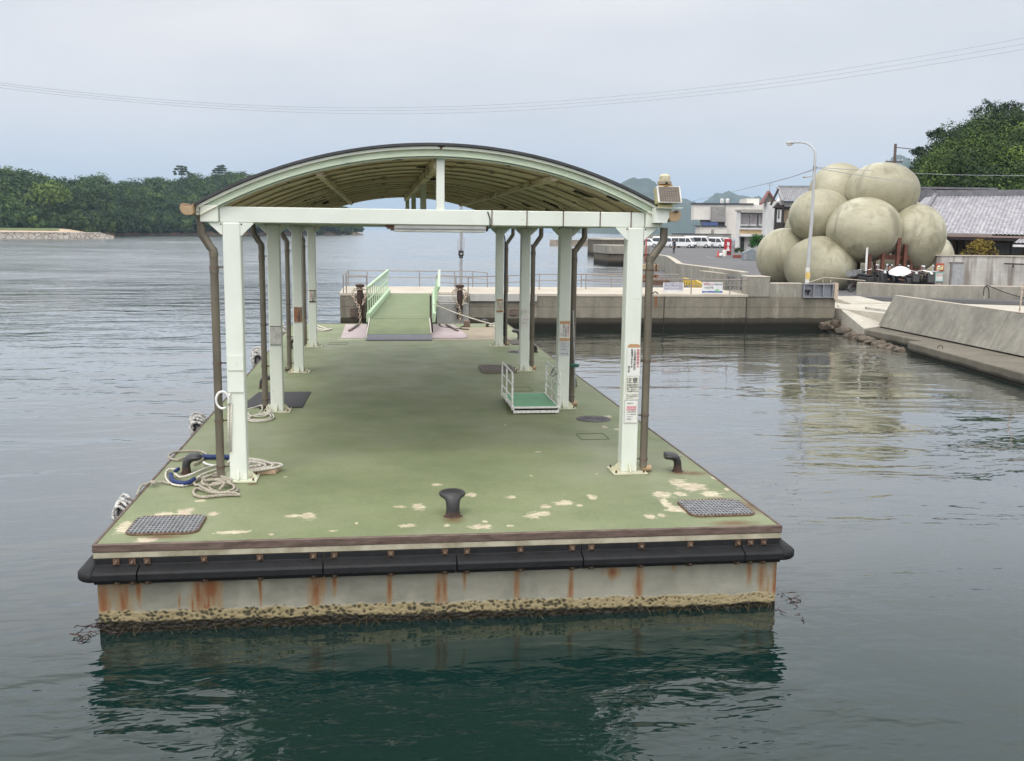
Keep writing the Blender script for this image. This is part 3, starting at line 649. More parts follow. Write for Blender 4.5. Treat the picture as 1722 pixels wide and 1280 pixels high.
m = MB(); fr = T_ @ Vector((0,-1,0))
for i in range(9):
    for j in range(6):
        m.obox(cc + T_ @ Vector((-.098+i*.0245, -.009, -.074+j*.0296)), .0215, .004, .026, T_)
m.build('solar_cells', simple('solar_cells', (.085,.065,.05), .35, .1, .25, 60, (.15,.12,.09)), bc)
m = MB(); m.lathe((bx-.02,by+.02,bz+.20), [(.062,0),(.062,.018),(.072,.02),(.072,.028),(.06,.035)], 20); m.box(bx+.04,bx+.062,by+.0,by+.03,bz+.215,bz+.24); m.build('mounting_ring', simple('orange_ring', (.52,.30,.09), .6, 0, .15, 12), bc, smooth=True)
m = MB(); m.lathe((bx-.02,by+.02,bz+.236), [(.055,0),(.075,.008),(.075,.036),(.062,.044)], 14); m.mat(1).obox((bx-.02,by-.056,bz+.256),.022,.006,.018); m.build('lamp_base', [simple('beacon_base', (.33,.28,.20), .6), BLACKSHADE], bc)
m = MB(); m.lathe((bx-.02,by+.02,bz+.281), [(.058,0),(.058,.012),(.054,.014),(.058,.018),(.058,.03),(.054,.033),(.058,.037),(.057,.05),(.048,.058),(.044,.066),(.02,.070)], 22)
m.build('lens', simple('beacon_lens', (.60,.56,.40), .25), bc, smooth=True)
m = MB(); m.tube([(bx+.08,by+.08,bz+.20),(bx+.055,by+.10,bz+.28),(bx+.05,by+.1,bz+.36)], .003, 5); m.build('bird_wire', GALV, bc)

# ------------------------------------------------------------------ notices fixed to the posts
WHITEB = simple('notice_white', (.70,.70,.66), .5, 0, .05, 8); INK = simple('black_ink', (.02,.02,.022), .6); RED = simple('red_ink', (.50,.06,.07), .6)
GREYINK = simple('grey_ink', (.24,.25,.26), .6); TAN = simple('tan_tape', (.50,.30,.15), .6, 0, .12, 20); CREAMB = simple('notice_cream', (.66,.66,.58), .5, 0, .05, 8)
FX = (1,0,0); UP = (0,0,1)
def vtext(name, s, par, x, y, z, size, m):
    t = '\n'.join(s); return text(name, t, par, (x, y, z-size), FX, UP, size, m)
yf = Y0-.088-.006
nb = thing('warning_notice', 'white notice with vertical red and black lettering above the caution board', 'notice', (2.725, yf, 2.0))
m = MB(); m.box(2.645,2.79,yf-.004,yf+.003,1.86,2.17); m.build('panel', WHITEB, nb)
m = MB(); m.prism([(2.648,2.172),(2.788,2.172),(2.778,2.198),(2.755,2.208),(2.68,2.208),(2.657,2.198)], yf-.006, yf+.002, 'y'); m.build('tape', TAN, nb)
vtext('lettering', '危険接岸禁止', nb, 2.748, yf-.006, 2.160, .034, RED).data
vtext('lettering', 'この浮桟橋は高松行', nb, 2.716, yf-.006, 2.160, .026, INK)
vtext('lettering', '船着場であるため', nb, 2.684, yf-.006, 2.160, .026, INK)
vtext('lettering', '香川県', nb, 2.655, yf-.006, 1.975, .024, INK)
nb = thing('caution_board', 'cream board headed by two large black characters on the near right post', 'notice', (2.72, yf, 1.7))
m = MB(); m.box(2.637,2.783,yf-.004,yf+.004,1.598,1.855); m.build('panel', CREAMB, nb, bevel=.002)
text('lettering', '注意', nb, (2.640, yf-.006, 1.787), FX, UP, .068, INK)
for i, s in enumerate(('浮桟橋を利用する', '方は係員の指示に', '従い、足もとに', '十分注意すること')):
    text('lettering', s, nb, (2.648, yf-.006, 1.757-.023*i), FX, UP, .0168, INK)
for i, s in enumerate(('係留・ロープ等の取扱いに', 'ついては管理者の許可を', '受けてください')):
    text('lettering', s, nb, (2.648, yf-.006, 1.650-.018*i), FX, UP, .0112, GREYINK)
nb = thing('small_notice', 'small white notice with a pink box low on the near right post', 'notice', (2.715, yf, 1.46))
m = MB(); m.box(2.635,2.778,yf-.004,yf+.003,1.345,1.590); m.mat(1).box(2.632,2.781,yf-.0015,yf+.0035,1.341,1.594); m.build('panel', [WHITEB, GREYINK], nb)
m = MB(); m.box(2.656,2.762,yf-.0055,yf-.0045,1.478,1.530); m.build('pink_box', simple('pink_print', (.62,.30,.32), .6), nb)
text('lettering', 'お知らせ', nb, (2.66, yf-.006, 1.555), FX, UP, .018, GREYINK)
text('lettering', '立入禁止区域', nb, (2.660, yf-.007, 1.495), FX, UP, .0165, WHITEB)
for i, s in enumerate(('この桟橋は定期船専用', 'です。一般の方の係留', 'はできません。', '管理事務所')):
    text('lettering', s, nb, (2.658, yf-.006, 1.462-.026*i), FX, UP, .0105, GREYINK)
def notice(k, sx, zt, zb, label, spec, wd=.145, dy=0):
    x = PX[sx]; y = Y0+SP*k-.088-.006; n_ = thing('post_notice', label, 'notice', (x, y, (zt+zb)/2))
    x0 = x-wd/2 + .005
    for (a, b, mt) in spec.get('panels', ()): 
        m = MB(); m.box(x0, x0+wd, y-.004, y+.003, a, b); m.build('panel', mt, n_)
    for (a, b) in spec.get('tapes', ()):
        m = MB(); m.box(x0-.002, x0+wd+.002, y-.006, y+.002, a, b); m.build('tape', spec.get('tape', TAN), n_)
    for (s, dx, z, sz, mt) in spec.get('v', ()): vtext('lettering', s, n_, x0+dx, y-.006, z, sz, mt)
    for (s, dx, z, sz, mt) in spec.get('h', ()): text('lettering', s, n_, (x0+dx, y-.006, z), FX, UP, sz, mt)
    return n_
def zy(k, py, px): return gy(px, py, Y0+SP*k-.09).z
z = lambda py: zy(1, py, 950)
notice(1, 1, z(540), z(572), 'white notice between two tan tapes on the second right post from the front', {'panels': [(z(572), z(541), WHITEB)], 'tapes': [(z(545), z(540.2)), (z(573), z(568.5))],
  'v': [('危険接岸禁止', .11, z(544.5)-.005, .030, RED), ('この浮桟橋は船', .075, z(544.5)-.005, .026, INK), ('着場であるため', .042, z(544.5)-.005, .026, INK), ('香川', .012, z(560), .022, INK)]})
notice(1, 1, z(573), z(598), 'pale paper notice with a black dot under the taped notice on the second right post', {'panels': [(z(598), z(574), simple('grey_paper', (.55,.57,.58), .5, 0, .1, 30))],
  'h': [('お知らせ', .02, z(579), .022, GREYINK), ('この桟橋は', .02, z(584), .018, GREYINK), ('定期船専用です', .02, z(588), .014, GREYINK), ('●', .098, z(595), .022, INK), ('管理事務所', .02, z(595), .012, GREYINK)]})
z = lambda py: zy(2, py, 883)
notice(2, 1, z(520), z(550), 'faded notices with a pink print on the third right post from the front', {'panels': [(z(527.5), z(520), CREAMB), (z(550), z(528.5), WHITEB)], 'h': [('!', .065, z(526), .05, INK), ('立入禁止', .02, z(538), .028, simple('faded_pink', (.55,.30,.33), .6)), ('管理事務所', .02, z(544), .018, GREYINK), ('▪', .10, z(547.5), .025, INK)]})
z = lambda py: zy(3, py, 840)
ORB = simple('orange_brown_tape', (.40,.21,.08), .7, 0, .2, 18)
notice(3, 1, z(503), z(525), 'orange brown stained notice on the farthest right post', {'panels': [(z(524), z(505), CREAMB)], 'tapes': [(z(506), z(503.5)), (z(525), z(522))], 'tape': ORB, 'v': [('危険接岸禁止', .105, z(506)-.01, .035, ORB), ('この浮桟橋は', .06, z(506)-.01, .035, ORB), ('船着場です', .02, z(506)-.01, .035, ORB)]})
z = lambda py: zy(2, py, 503)
BRN = simple('brown_board', (.33,.20,.13), .7, 0, .2, 18)
notice(2, 0, z(516), z(542), 'brown notice with orange and black vertical lettering on the third left post', {'panels': [(z(542), z(516.5), BRN)], 'v': [('危険禁止', .015, z(519), .05, simple('orange_ink', (.55,.16,.05), .6)), ('この浮桟橋', .07, z(519), .045, INK), ('接岸禁止', .11, z(519), .03, GREYINK)]}, wd=.15)
z = lambda py: zy(3, py, 525)
notice(3, 0, z(488), z(509), 'cream notice with dark brown tapes on the farthest left post', {'panels': [(z(508), z(488.5), CREAMB)], 'tapes': [(z(490), z(488)), (z(508.5), z(506))], 'tape': simple('dark_brown_tape', (.10,.075,.05), .7), 'v': [('危険禁止', .105, z(491), .04, INK), ('この浮桟橋', .06, z(491), .04, INK), ('接岸禁止', .02, z(491), .04, RED)]})
z = lambda py: zy(1, py, 464)
notice(1, 0, z(550), z(582), 'blank grey weathered board strapped to the second left post', {'panels': [(z(579.5), z(549), simple('weathered_board', (.50,.49,.46), .7, 0, .15, 14))], 'tapes': [(z(549.5), z(548.3)), (z(580.5), z(579.5))], 'tape': simple('dark_strap', (.12,.12,.10), .7)}, wd=.155)
z = lambda py: zy(0, py, 396)
notice(0, 0, z(597), z(660), 'painted-over blank board on the near left post', {'panels': [(z(623), z(598), MINT), (z(659), z(625), MINT)], 'tapes': [(z(625), z(623.5)), (z(660), z(659))], 'tape': simple('painted_strap', (.50,.53,.42), .6)}, wd=.15)
# ------------------------------------------------------------------ ropes
ROPEG = simple('grey_rope', (.40,.36,.29), .85, 0, .12, 40, (.27,.24,.19)); ROPEW = simple('white_rope', (.62,.59,.52), .85, 0, .1, 40, (.46,.43,.37))
ROPEB = simple('blue_sleeve', (.012,.032,.15), .6, 0, .2, 25, (.006,.014,.07), .5); ROPEP = simple('bright_white_rope', (.78,.77,.74), .7)
def spline(pts, step=.03):
    P = [Vector(p) for p in pts]; out = []
    for i in range(len(P)-1):
        a, b, c, d = P[max(i-1,0)], P[i], P[i+1], P[min(i+2,len(P)-1)]
        n = max(2, int((c-b).length/step))
        for k in range(n):
            t = k/n; out.append(.5*((2*b) + (c-a)*t + (2*a-5*b+4*c-d)*t*t + (3*b-a-3*c+d)*t**3))
    out.append(P[-1]); return out
def rope_mb(m, pts, r, strands=3, pitch=None, step=.012):
    P = spline(pts, step); pitch = pitch or r*7
    if strands == 1: m.tube(P, r, 8); return m
    T = [(P[min(i+1,len(P)-1)]-P[max(i-1,0)]).normalized() for i in range(len(P))]
    u = T[0].cross(Vector((.1,.2,.97))).normalized(); L_ = 0; fr = []
    for i in range(len(P)):
        if i: L_ += (P[i]-P[i-1]).length
        u = (u - T[i]*u.dot(T[i])).normalized(); fr.append((u.copy(), T[i].cross(u), L_))
    for s_ in range(strands):
        q = []
        for i, (a, b, l) in enumerate(fr):
            t = 2*math.pi*(l/pitch + s_/strands); q.append(P[i] + (a*math.cos(t) + b*math.sin(t))*r*.48)
        m.tube(q, r*.56, 5)
    return m
def zp(ox, oy, s): return lambda L_, z=.02: [ (lambda v: (v.x, v.y, v.z))(gz(ox+p[0]/s, oy+p[1]/s, DZ+z+(p[2] if len(p) > 2 else 0))) for p in L_]
A = zp(300, 740, 9.567); B = zp(180, 640, 4.53)
def rope(name, label, parts, mat, r, group=None, strands=3):
    m = MB()
    for p in parts: rope_mb(m, p, r, strands)
    o = m.build(name, mat, smooth='all'); return tag(o, label, 'rope', group)
rope('rope_coil', 'grey twisted rope heaped in loose loops at the foot of the near left post', [A([(640,520,.06),(520,570,.03),(350,620),(250,680),(300,725),(450,700),(620,630,.02),(760,645,.03),(840,690,.02),(700,705,.03),(520,730,.02),(390,700,.03),(430,610,.03),(600,565,.03),(760,610,.04),(860,640,.03),(800,700,.02),(930,760),(935,820),(800,855),(600,825),(505,770),(560,705,.02),(720,690,.03),(880,720,.03),(890,790,.02),(760,840,.02),(600,860),(440,790,.03),(350,740,.03)]),
     A([(660,800,.03),(740,690,.05),(600,640,.04),(420,660,.03)]), A([(995,885),(800,885),(600,900),(400,918),(270,885),(250,820),(310,780),(400,800,.01),(600,850,.02),(850,850,.02),(995,885)])], ROPEG, .0155)
rope('rope_coil', 'white rope coil lying on the timber behind the near left post', [A([(800,370,.05),(880,300,.05),(1100,305,.06),(1300,320,.06),(1410,360,.05),(1300,410,.05),(1120,430,.05),(900,420,.05)]),
     A([(1000,360,.06),(1120,345,.07),(1300,370,.07),(1400,400,.06),(1350,450,.05),(1130,490,.04)]), A([(1100,400,.05),(1250,330,.07),(1440,360,.07),(1520,400,.06),(1420,450,.05),(1130,475,.05)]), A([(1300,420,.05),(1420,380,.05),(1600,380,.05),(1670,405,.045),(1580,440,.045),(1400,470,.045),(1130,500,.045),(900,480,.04)])], ROPEW, .0155)
t_ = MB(); rope_mb(t_, B([(680,590),(600,585),(540,605),(490,595),(470,572),(520,545),(600,537),(700,537),(755,560),(720,605),(660,640)]), .0135)
rl = t_.build('rope_loop', ROPEG, smooth='all'); tag(rl, 'beige rope loop with a blue sleeve lying at the left deck edge behind the bollard', 'rope')
m = MB(); m.tube(spline(B([(670,592,.01),(740,580,.015),(800,583,.015),(860,580,.015),(945,585,.015)]), .04), .028, 9); m.build('sleeve', ROPEB, rl, smooth='all')
rb = thing('bollard_rope', 'white rope with blue sleeve looped round the left front bollard', 'rope', gz(315,800,DZ))
m = MB(); rope_mb(m, B([(860,640,.03),(780,660,.04),(700,690,.06),(640,715,.07),(560,735,.03),(520,705,.02),(540,680,.02),(480,675,.01),(450,700),(455,750),(500,790),(580,800),(650,780),(690,740,.02),(740,710,.03),(860,670,.03)]), .0125); m.build('strand', ROPEW, rb, smooth='all')
m = MB(); m.tube(spline(B([(485,715,.02),(500,760,.02),(560,782,.02),(620,777,.02),(665,750,.02)]), .03), .024, 9); m.tube(spline(B([(520,690,.05),(545,672,.06)]),.02),.02,8); m.build('sleeve', ROPEB, rb, smooth='all')
m = MB(); m.tube(spline(B([(735,622,.01),(765,640,.01),(810,648,.01),(860,655,.015)]),.03), .013, 8); m.build('whipping', ROPEP, rb, smooth='all')
rope('fender_rope', 'knotted rope running from the left front bollard over the deck edge to the wrapped fender', [B([(480,785,.0),(430,775),(380,778,.01),(340,772,.02),(300,790,.01),(265,800,.01),(240,840,.01),(225,875,-.02)]), B([(380,778,.02),(350,782,.03),(335,768,.02),(370,768,.02)])], ROPEG, .012)
A2 = zp(300, 540, 7.111)
rope('rope_coil', 'cream rope coil beside the second left post base', [A2([(1090,985,.06),(1060,1040,.04),(1130,1120),(1135,1160),(1050,1190),(900,1200),(830,1175),(900,1130),(1050,1100,.01),(1110,1140),(1040,1180),(880,1180),(840,1150),(950,1120,.01),(1080,1110,.01),(1100,1060,.04),(1080,1000,.06)]), A2([(850,1090,.01),(840,1120),(930,1140),(1040,1130),(1090,1080,.02)])], ROPEW, .011)
rope('taut_line', 'pale line stretched across the deck between near and second left posts', [A2([(800,1055,.03),(900,1035,.04),(990,1010,.05),(1000,1060,.04),(960,1100,.01)])], ROPEW, .010)
m = MB(); c = gy(374, 673, Y0-.12)
m.tube([(c.x+.063*math.cos(t/12*math.pi), c.y, c.z+.088*math.sin(t/12*math.pi)) for t in range(-2, 21)], .0125, 8)
m.tube([(c.x+.055,c.y,c.z+.03),(c.x+.075,c.y+.03,c.z+.06)], .0125, 8)
tag(m.build('rope_ring', ROPEP, smooth='all'), 'white rope ring hung between the near left downpipe and post', 'rope')
m = MB(); m.tube([gy(384,678,Y0-.1), gy(384,760,Y0-.1)], .010, 6); m.tube([gy(389,678,Y0-.1), gy(388,760,Y0-.1)], .008, 6)
tag(m.build('hanging_line', ROPEW, smooth='all'), 'thin pale line hanging down beside the near left post', 'rope')
m = MB(); pts = [gz(530,546,DZ+.02), gz(541,550,DZ+.02), gz(550,553,DZ+.02), gz(558,553,DZ+.02), gz(545,556,DZ+.02), gz(532,555,DZ+.02)]
rope_mb(m, pts, .02, 3, step=.03); rope_mb(m, [gz(528,549,DZ+.05), gz(538,553,DZ+.03), gz(552,555,DZ+.03)], .02, 3, step=.03); tag(m.build('rope_bundle', ROPEW, smooth='all'), 'white rope end lying beyond the farthest left post', 'rope')
m = MB(); a = gy(729,512,26.6); b = gz(826,545,DZ+.1); rope_mb(m, [a, a.lerp(b,.5)+Vector((0,0,-.03)), b], .022, 3, step=.05); rope_mb(m, [b, gz(842,541,DZ+.06), gz(850,540,DZ+.15)], .022, 3, step=.04)
rope_mb(m, [gz(822,548,DZ+.03), gz(832,549,DZ+.03), gz(826,545,DZ+.06), gz(836,544,DZ+.03)], .022, 3, step=.04)
tag(m.build('mooring_line', ROPEW, smooth='all'), 'taut white rope from the gangway rail down to the far right bollard', 'rope')

# ------------------------------------------------------------------ fenders hung over the left edge, wrapped in rope
BLK = simple('black_tyre', (.014,.014,.016), .5)
def hung_fender(px, py, s, label, rz=0):
    c = gz(px, py, DZ-.02); t = thing('rope_fender', label, 'fender', (XL-.10*s, c.y, DZ-.05), rz)
    m = MB(); m.tube([(.02,-.20*s,-.10*s),(.01,-.1*s,.02*s),(0,.02*s,.06*s),(0,.14*s,.04*s),(.01,.22*s,-.05*s)], [.06*s,.085*s,.09*s,.085*s,.06*s], 12); m.build('core', BLK, t, smooth=True, local=True)
    m = MB()
    for k in range(4):
        y = (-.19+k*.105+random.uniform(-.03,.03))*s; q = [(-.10*s*math.cos(R(a))*random.uniform(.85,1.2), y+.03*math.sin(R(a*2))+random.uniform(-.015,.015)*s, (.0+.03*k)*s-.02*s+.11*s*math.sin(R(a))) for a in range(-50,231,20)]
        rope_mb(m, q, .024*s, 3, step=.02)
    rope_mb(m, [(.10*s,.1*s,.06*s),(0,.0,.13*s),(-.07*s,-.12*s,.09*s),(-.08*s,-.2*s,-.08*s),(-.06*s,-.18*s,-.24*s)], .028*s, 3, step=.02)
    m.build('wrapping', simple('grimy_white_rope', (.60,.59,.56), .9, 0, .2, 22, (.20,.19,.18), .5), t, smooth='all', local=True)
    return t
hung_fender(207, 850, .62, 'black fender wrapped in white rope hanging off the left edge nearest the camera')
hung_fender(325, 712, .85, 'dark tattered fender with grey rope on the left edge, second from the camera', R(8))
hung_fender(440, 600, 1.15, 'tall black and white fender on the left edge behind the second downpipe', R(5))
hung_fender(487, 560, 1.5, 'bulky black and white fender at the far left edge behind the third post', R(5))
# ------------------------------------------------------------------ timber, mat, slatted steps
WOOD = simple('bleached_timber', (.46,.33,.22), .8, 0, .2, 5, (.34,.23,.15), .4, sc=(1,6,1))
a, b = gz(411,799,DZ), gz(468,795,DZ)
m = MB(); m.prism([(-1.62,10.62),(-1.12,10.66),(-1.08,10.86),(-1.60,10.84)], DZ+.002, DZ+.045, 'z'); tag(m.build('timber_plank', WOOD, bevel=.004), 'short bleached timber block under the white rope by the near left post', 'plank')
MATM = simple('dark_rubber_mat', (.052,.052,.058), .75, 0, .15, 12, (.038,.038,.042), .5)
m = MB(); m.prism([(-2.05,14.72),(-1.14,14.72),(-1.11,16.13),(-1.93,16.13)], DZ+.002, DZ+.014, 'z')
for k in range(2): m.box(-1.26+.09*k,-1.25+.09*k,14.8,16.0,DZ+.014,DZ+.016)
tag(m.build('rubber_mat', MATM, bevel=.003), 'flat dark rubber mat under the second left post', 'mat')
SLAT = simple('brown_grey_slats', (.20,.17,.15), .7, .2, .15, 15)
def slat_step(x0, x1, y0, y1, n, label, h=.045):
    t = thing('slatted_step', label, 'step', ((x0+x1)/2,(y0+y1)/2,DZ)); m = MB()
    m.box(x0,x1,y0,y0+.02,DZ+.004,DZ+h); m.box(x0,x1,y1-.02,y1,DZ+.004,DZ+h); m.box(x0,x0+.02,y0+.02,y1-.02,DZ+.004,DZ+h-.004); m.box(x1-.02,x1,y0+.02,y1-.02,DZ+.004,DZ+h-.004); m.build('frame', SLAT, t)
    m = MB(); w = (x1-x0-.04)/n
    for i in range(n): m.box(x0+.02+i*w+w*.2, x0+.02+i*w+w*.8, y0+.02, y1-.02, DZ+.012, DZ+h-.001)
    m.box(x0+.02,x1-.02,y0+.02,y1-.02,DZ+.003,DZ+.010); m.build('slats', SLAT, t); return t
slat_step(1.90, 2.52, 18.12, 19.0, 16, 'low brown slatted step in front of the third right post')
slat_step(3.05, 3.42, 22.7, 23.6, 9, 'striped slatted step behind the farthest right post', .03)

# ------------------------------------------------------------------ portable boarding plank with handrails
WSTEEL = simple('chipped_white_steel', (.80,.80,.77), .45, 0, .08, 25, (.52,.52,.46)); GFLOOR = simple('green_plank_floor', (.17,.42,.24), .6, 0, .12, 8, (.13,.33,.18), .2)
px0, px1, py0, py1 = 1.905, 2.575, 13.98, 15.25
bp = thing('boarding_plank', 'small white railed boarding plank with bright green floor standing by the second right post', 'boarding plank', ((px0+px1)/2,(py0+py1)/2,DZ))
m = MB(); m.box(px0+.02,px1-.02,py0+.04,py1,DZ+.085,DZ+.10); m.build('floor', GFLOOR, bp)
m = MB(); m.box(px0,px0+.02,py0+.01,py1,DZ+.045,DZ+.115); m.box(px1-.02,px1,py0+.01,py1,DZ+.045,DZ+.115)
m.box(px0-.01,px1+.01,py0-.02,py0+.035,DZ+.085,DZ+.108); m.box(px0+.0,px1-.0,py0-.015,py0+.01,DZ+.015,DZ+.055); m.box(px0,px1,py1+.001,py1+.02,DZ+.03,DZ+.10); m.build('frame', WSTEEL, bp, bevel=.004)
m = MB(); m.box(px0+.01,px1-.01,py0+.012,py0+.03,DZ+.055,DZ+.084); m.build('hinge_gap_shade', BLACKSHADE, bp)  # solid bar, coloured near black as the shade inside the hinge
m = MB()
for x in (px0+.06, px1-.06): m.cyl((x-.02,py0+.08,DZ+.02),(x+.02,py0+.08,DZ+.02),.02,None,10); m.cyl((x-.02,py1-.1,DZ+.02),(x+.02,py1-.1,DZ+.02),.02,None,10)
m.build('wheel', BLK, bp)
for x in (px0-.012, px1+.012):
    m = MB(); z0, z1 = DZ+.06, DZ+.60; ya, yb_ = py0+.03, py1-.03
    m.tube([(x,ya,z0),(x,ya,z1-.07),(x,ya+.02,z1-.02),(x,ya+.07,z1),(x,yb_-.07,z1),(x,yb_-.02,z1-.02),(x,yb_,z1-.07),(x,yb_,z0)], .014, 8)
    m.tube([(x,(ya+yb_)/2+.05,z0),(x,(ya+yb_)/2+.05,z1)], .012, 8)
    for z in (DZ+.24, DZ+.42): m.tube([(x,ya,z),(x,yb_,z)], .010, 8)
    m.build('handrail', WSTEEL, bp, smooth=True)
m = MB(); m.tube([(px1+.02,py0+.50,DZ+.62),(px1-.05,py0+.47,DZ+.55),(px1+.03,py0+.44,DZ+.52),(px1-.03,py0+.42,DZ+.60),(px1+.02,py0+.50,DZ+.62)], .006, 5)
m.tube([(px1+.01,py0+.5,DZ+.60),(px1-.06,py0+.49,DZ+.50),(px1-.02,py0+.48,DZ+.48),(px1+.04,py0+.48,DZ+.52)], .008, 5); m.build('tie_rope', GREYINK, bp)
# pole with a green band behind the second right post
t = thing('banded_pole', 'slim grey pole strapped with a dark green band to the second right downpipe', 'pole', (2.86,14.5,DZ))
a = gy(964,522,14.5); b = gy(967,650,14.5)
m = MB(); m.tube([a,b], .011, 8); m.build('shaft', GALV, t); m = MB(); c = gy(966,614.5,14.45); m.box(c.x-.072,c.x+.062,c.y-.05,c.y+.05,c.z-.022,c.z+.022); m.build('strap', simple('green_band', (.0,.09,.055), .5), t, bevel=.01)
m = MB(); c = gy(965,640,14.5)
# ------------------------------------------------------------------ gangway from quay to pontoon
GREENP = simple('light_green_paint', (.46,.60,.41), .5, 0, .12, 4, (.37,.50,.33)); GFL = simple('gangway_green_floor', (.175,.215,.11), .7, 0, .15, 3, (.14,.175,.088), .2); LUGM = simple('grey_tread_plate', (.24,.25,.28), .5, .4, .1, 30)
GY0, GY1, gz0, gz1 = 25.55, 33.9, 1.14, 1.262
gw = thing('gangway', 'light green railed gangway sloping from the quay down to the pontoon', 'gangway', (.6,29.5,DZ))
def gx(y, s_): t = (y-GY0)/(GY1-GY0); return (-.24+t*.62) if s_ < 0 else (1.28+t*.42)
def gzf(y): return gz0 + (gz1-gz0)*(y-GY0)/(GY1-GY0)
m = MB(); m.add([(gx(GY0,-1),GY0,gz0),(gx(GY0,1),GY0,gz0),(gx(GY1,1),GY1,gz1),(gx(GY1,-1),GY1,gz1),(gx(GY0,-1),GY0,gz0-.06),(gx(GY0,1),GY0,gz0-.06),(gx(GY1,1),GY1,gz1-.06),(gx(GY1,-1),GY1,gz1-.06)],[(0,1,2,3),(4,7,6,5),(0,4,5,1),(2,6,7,3)]); m.build('floor', GFL, gw)
fl = [(-.24,25.5,gz0-.004),(1.27,25.5,gz0-.004),(1.235,24.2,DZ+.10),(-.30,24.2,DZ+.10)]
m = MB(); m.add(fl+[(x,y,z-.03) for x,y,z in fl],[(0,1,2,3),(4,7,6,5),(0,4,5,1),(1,5,6,2),(2,6,7,3),(3,7,4,0)]); m.build('flap', GFL, gw)
m = MB(); e_ = [(-.30,24.19,DZ+.098),(1.235,24.19,DZ+.098),(1.245,23.62,DZ+.025),(-.31,23.62,DZ+.025)]; m.add(e_+[(x,y,z-.018) for x,y,z in e_],[(0,1,2,3),(4,7,6,5),(0,4,5,1),(1,5,6,2),(2,6,7,3),(3,7,4,0)])
for i in range(24):
    x = -.29+i*.065; m.beam((x,24.18,DZ+.100),(x,23.64,DZ+.030),.016,.010)
for j in range(5):
    t = (j+.5)/5; m.beam((-.30,24.19-.57*t,DZ+.103-.073*t),(1.24,24.19-.57*t,DZ+.103-.073*t),.012,.006)
m.build('tread_plate', LUGM, gw)
m = MB(); m.tube([(-.25,25.5,gz0+.01),(-.31,24.2,DZ+.115),(-.315,24.0,DZ+.02)],.016,6); m.tube([(1.275,25.5,gz0+.01),(1.25,24.2,DZ+.115)],.016,6); m.build('flap_edge', ROPEW, gw)
for s_ in (-1, 1):
    def gp_(y, z, o=0): return (gx(y,s_)+s_*(.06+o)+(.06+.16*max(z,0)/.78*(.7+.6*(y-GY0)/(GY1-GY0)) if s_ > 0 else 0), y, gzf(y)+z)
    m = MB(); q = [gp_(GY0,-.10,-.06),gp_(GY0,-.10,.03),gp_(GY0,.14,.03),gp_(GY0,.14,-.06)]; q2 = [gp_(GY1,-.10,-.06),gp_(GY1,-.10,.03),gp_(GY1,.14,.03),gp_(GY1,.14,-.06)]
    m.add(q+q2,[(0,1,2,3),(4,7,6,5)]+[(k,(k+1)%4,4+(k+1)%4,4+k) for k in range(4)]); m.build('girder', GREENP, gw, bevel=.005)
    H_ = .78
    m = MB(); m.beam(gp_(GY0+.1,H_),gp_(GY1-.2,H_),.07,.07); m.beam(gp_(GY0+.1,.45),gp_(GY1-.2,.45),.022,.022)
    m.build('handrail', GREENP, gw)
    for i in range(12):
        y = GY0+.15+i*(GY1-GY0-.5)/11; m = MB(); m.beam(gp_(y,.12),gp_(y,H_),.03,.03,up=(0,1,0)); m.build('baluster', GREENP, gw)
for x in (-.26, 1.30):
    m = MB(); m.cyl((x-.06,25.5,DZ+.13),(x+.06,25.5,DZ+.13),.12,None,16); m.build('roller', BLK, gw)
# steel channels, box and cables lying at the gangway foot
t = thing('guide_rail', 'short dark steel channel lying on the pink plate left of the gangway', 'steel channel', gz(594,552,DZ)); m = MB(); m.beam(gz(604,544.5,DZ+.05),gz(587,556,DZ+.04),.05,.035); m.build('bar', PIPE, t)
t = thing('guide_rail', 'short dark steel channel lying on the pink plate right of the gangway', 'steel channel', gz(762,552,DZ)); m = MB(); m.beam(gz(750,545.5,DZ+.05),gz(770,556,DZ+.04),.05,.035); m.build('bar', PIPE, t)
t = thing('junction_box', 'small brown junction box with black cables at the far end of the deck', 'junction box', gz(785,551,DZ)); c = gz(785,550,DZ)
m = MB(); m.box(c.x-.085,c.x+.085,c.y-.08,c.y+.08,DZ+.003,DZ+.17); m.build('casing', simple('brown_box', (.19,.13,.10), .6), t, bevel=.006)
m = MB(); m.tube(spline([gz(780,549,DZ+.06),gz(775,550,DZ+.03),gz(776,553,DZ+.02),gz(788,554,DZ+.02),gz(768,552.5,DZ+.02),gz(745,550,DZ+.02),gz(738,545,DZ+.05)],.05),.014,6); m.build('cable', RUBBER, t)
import numpy as np
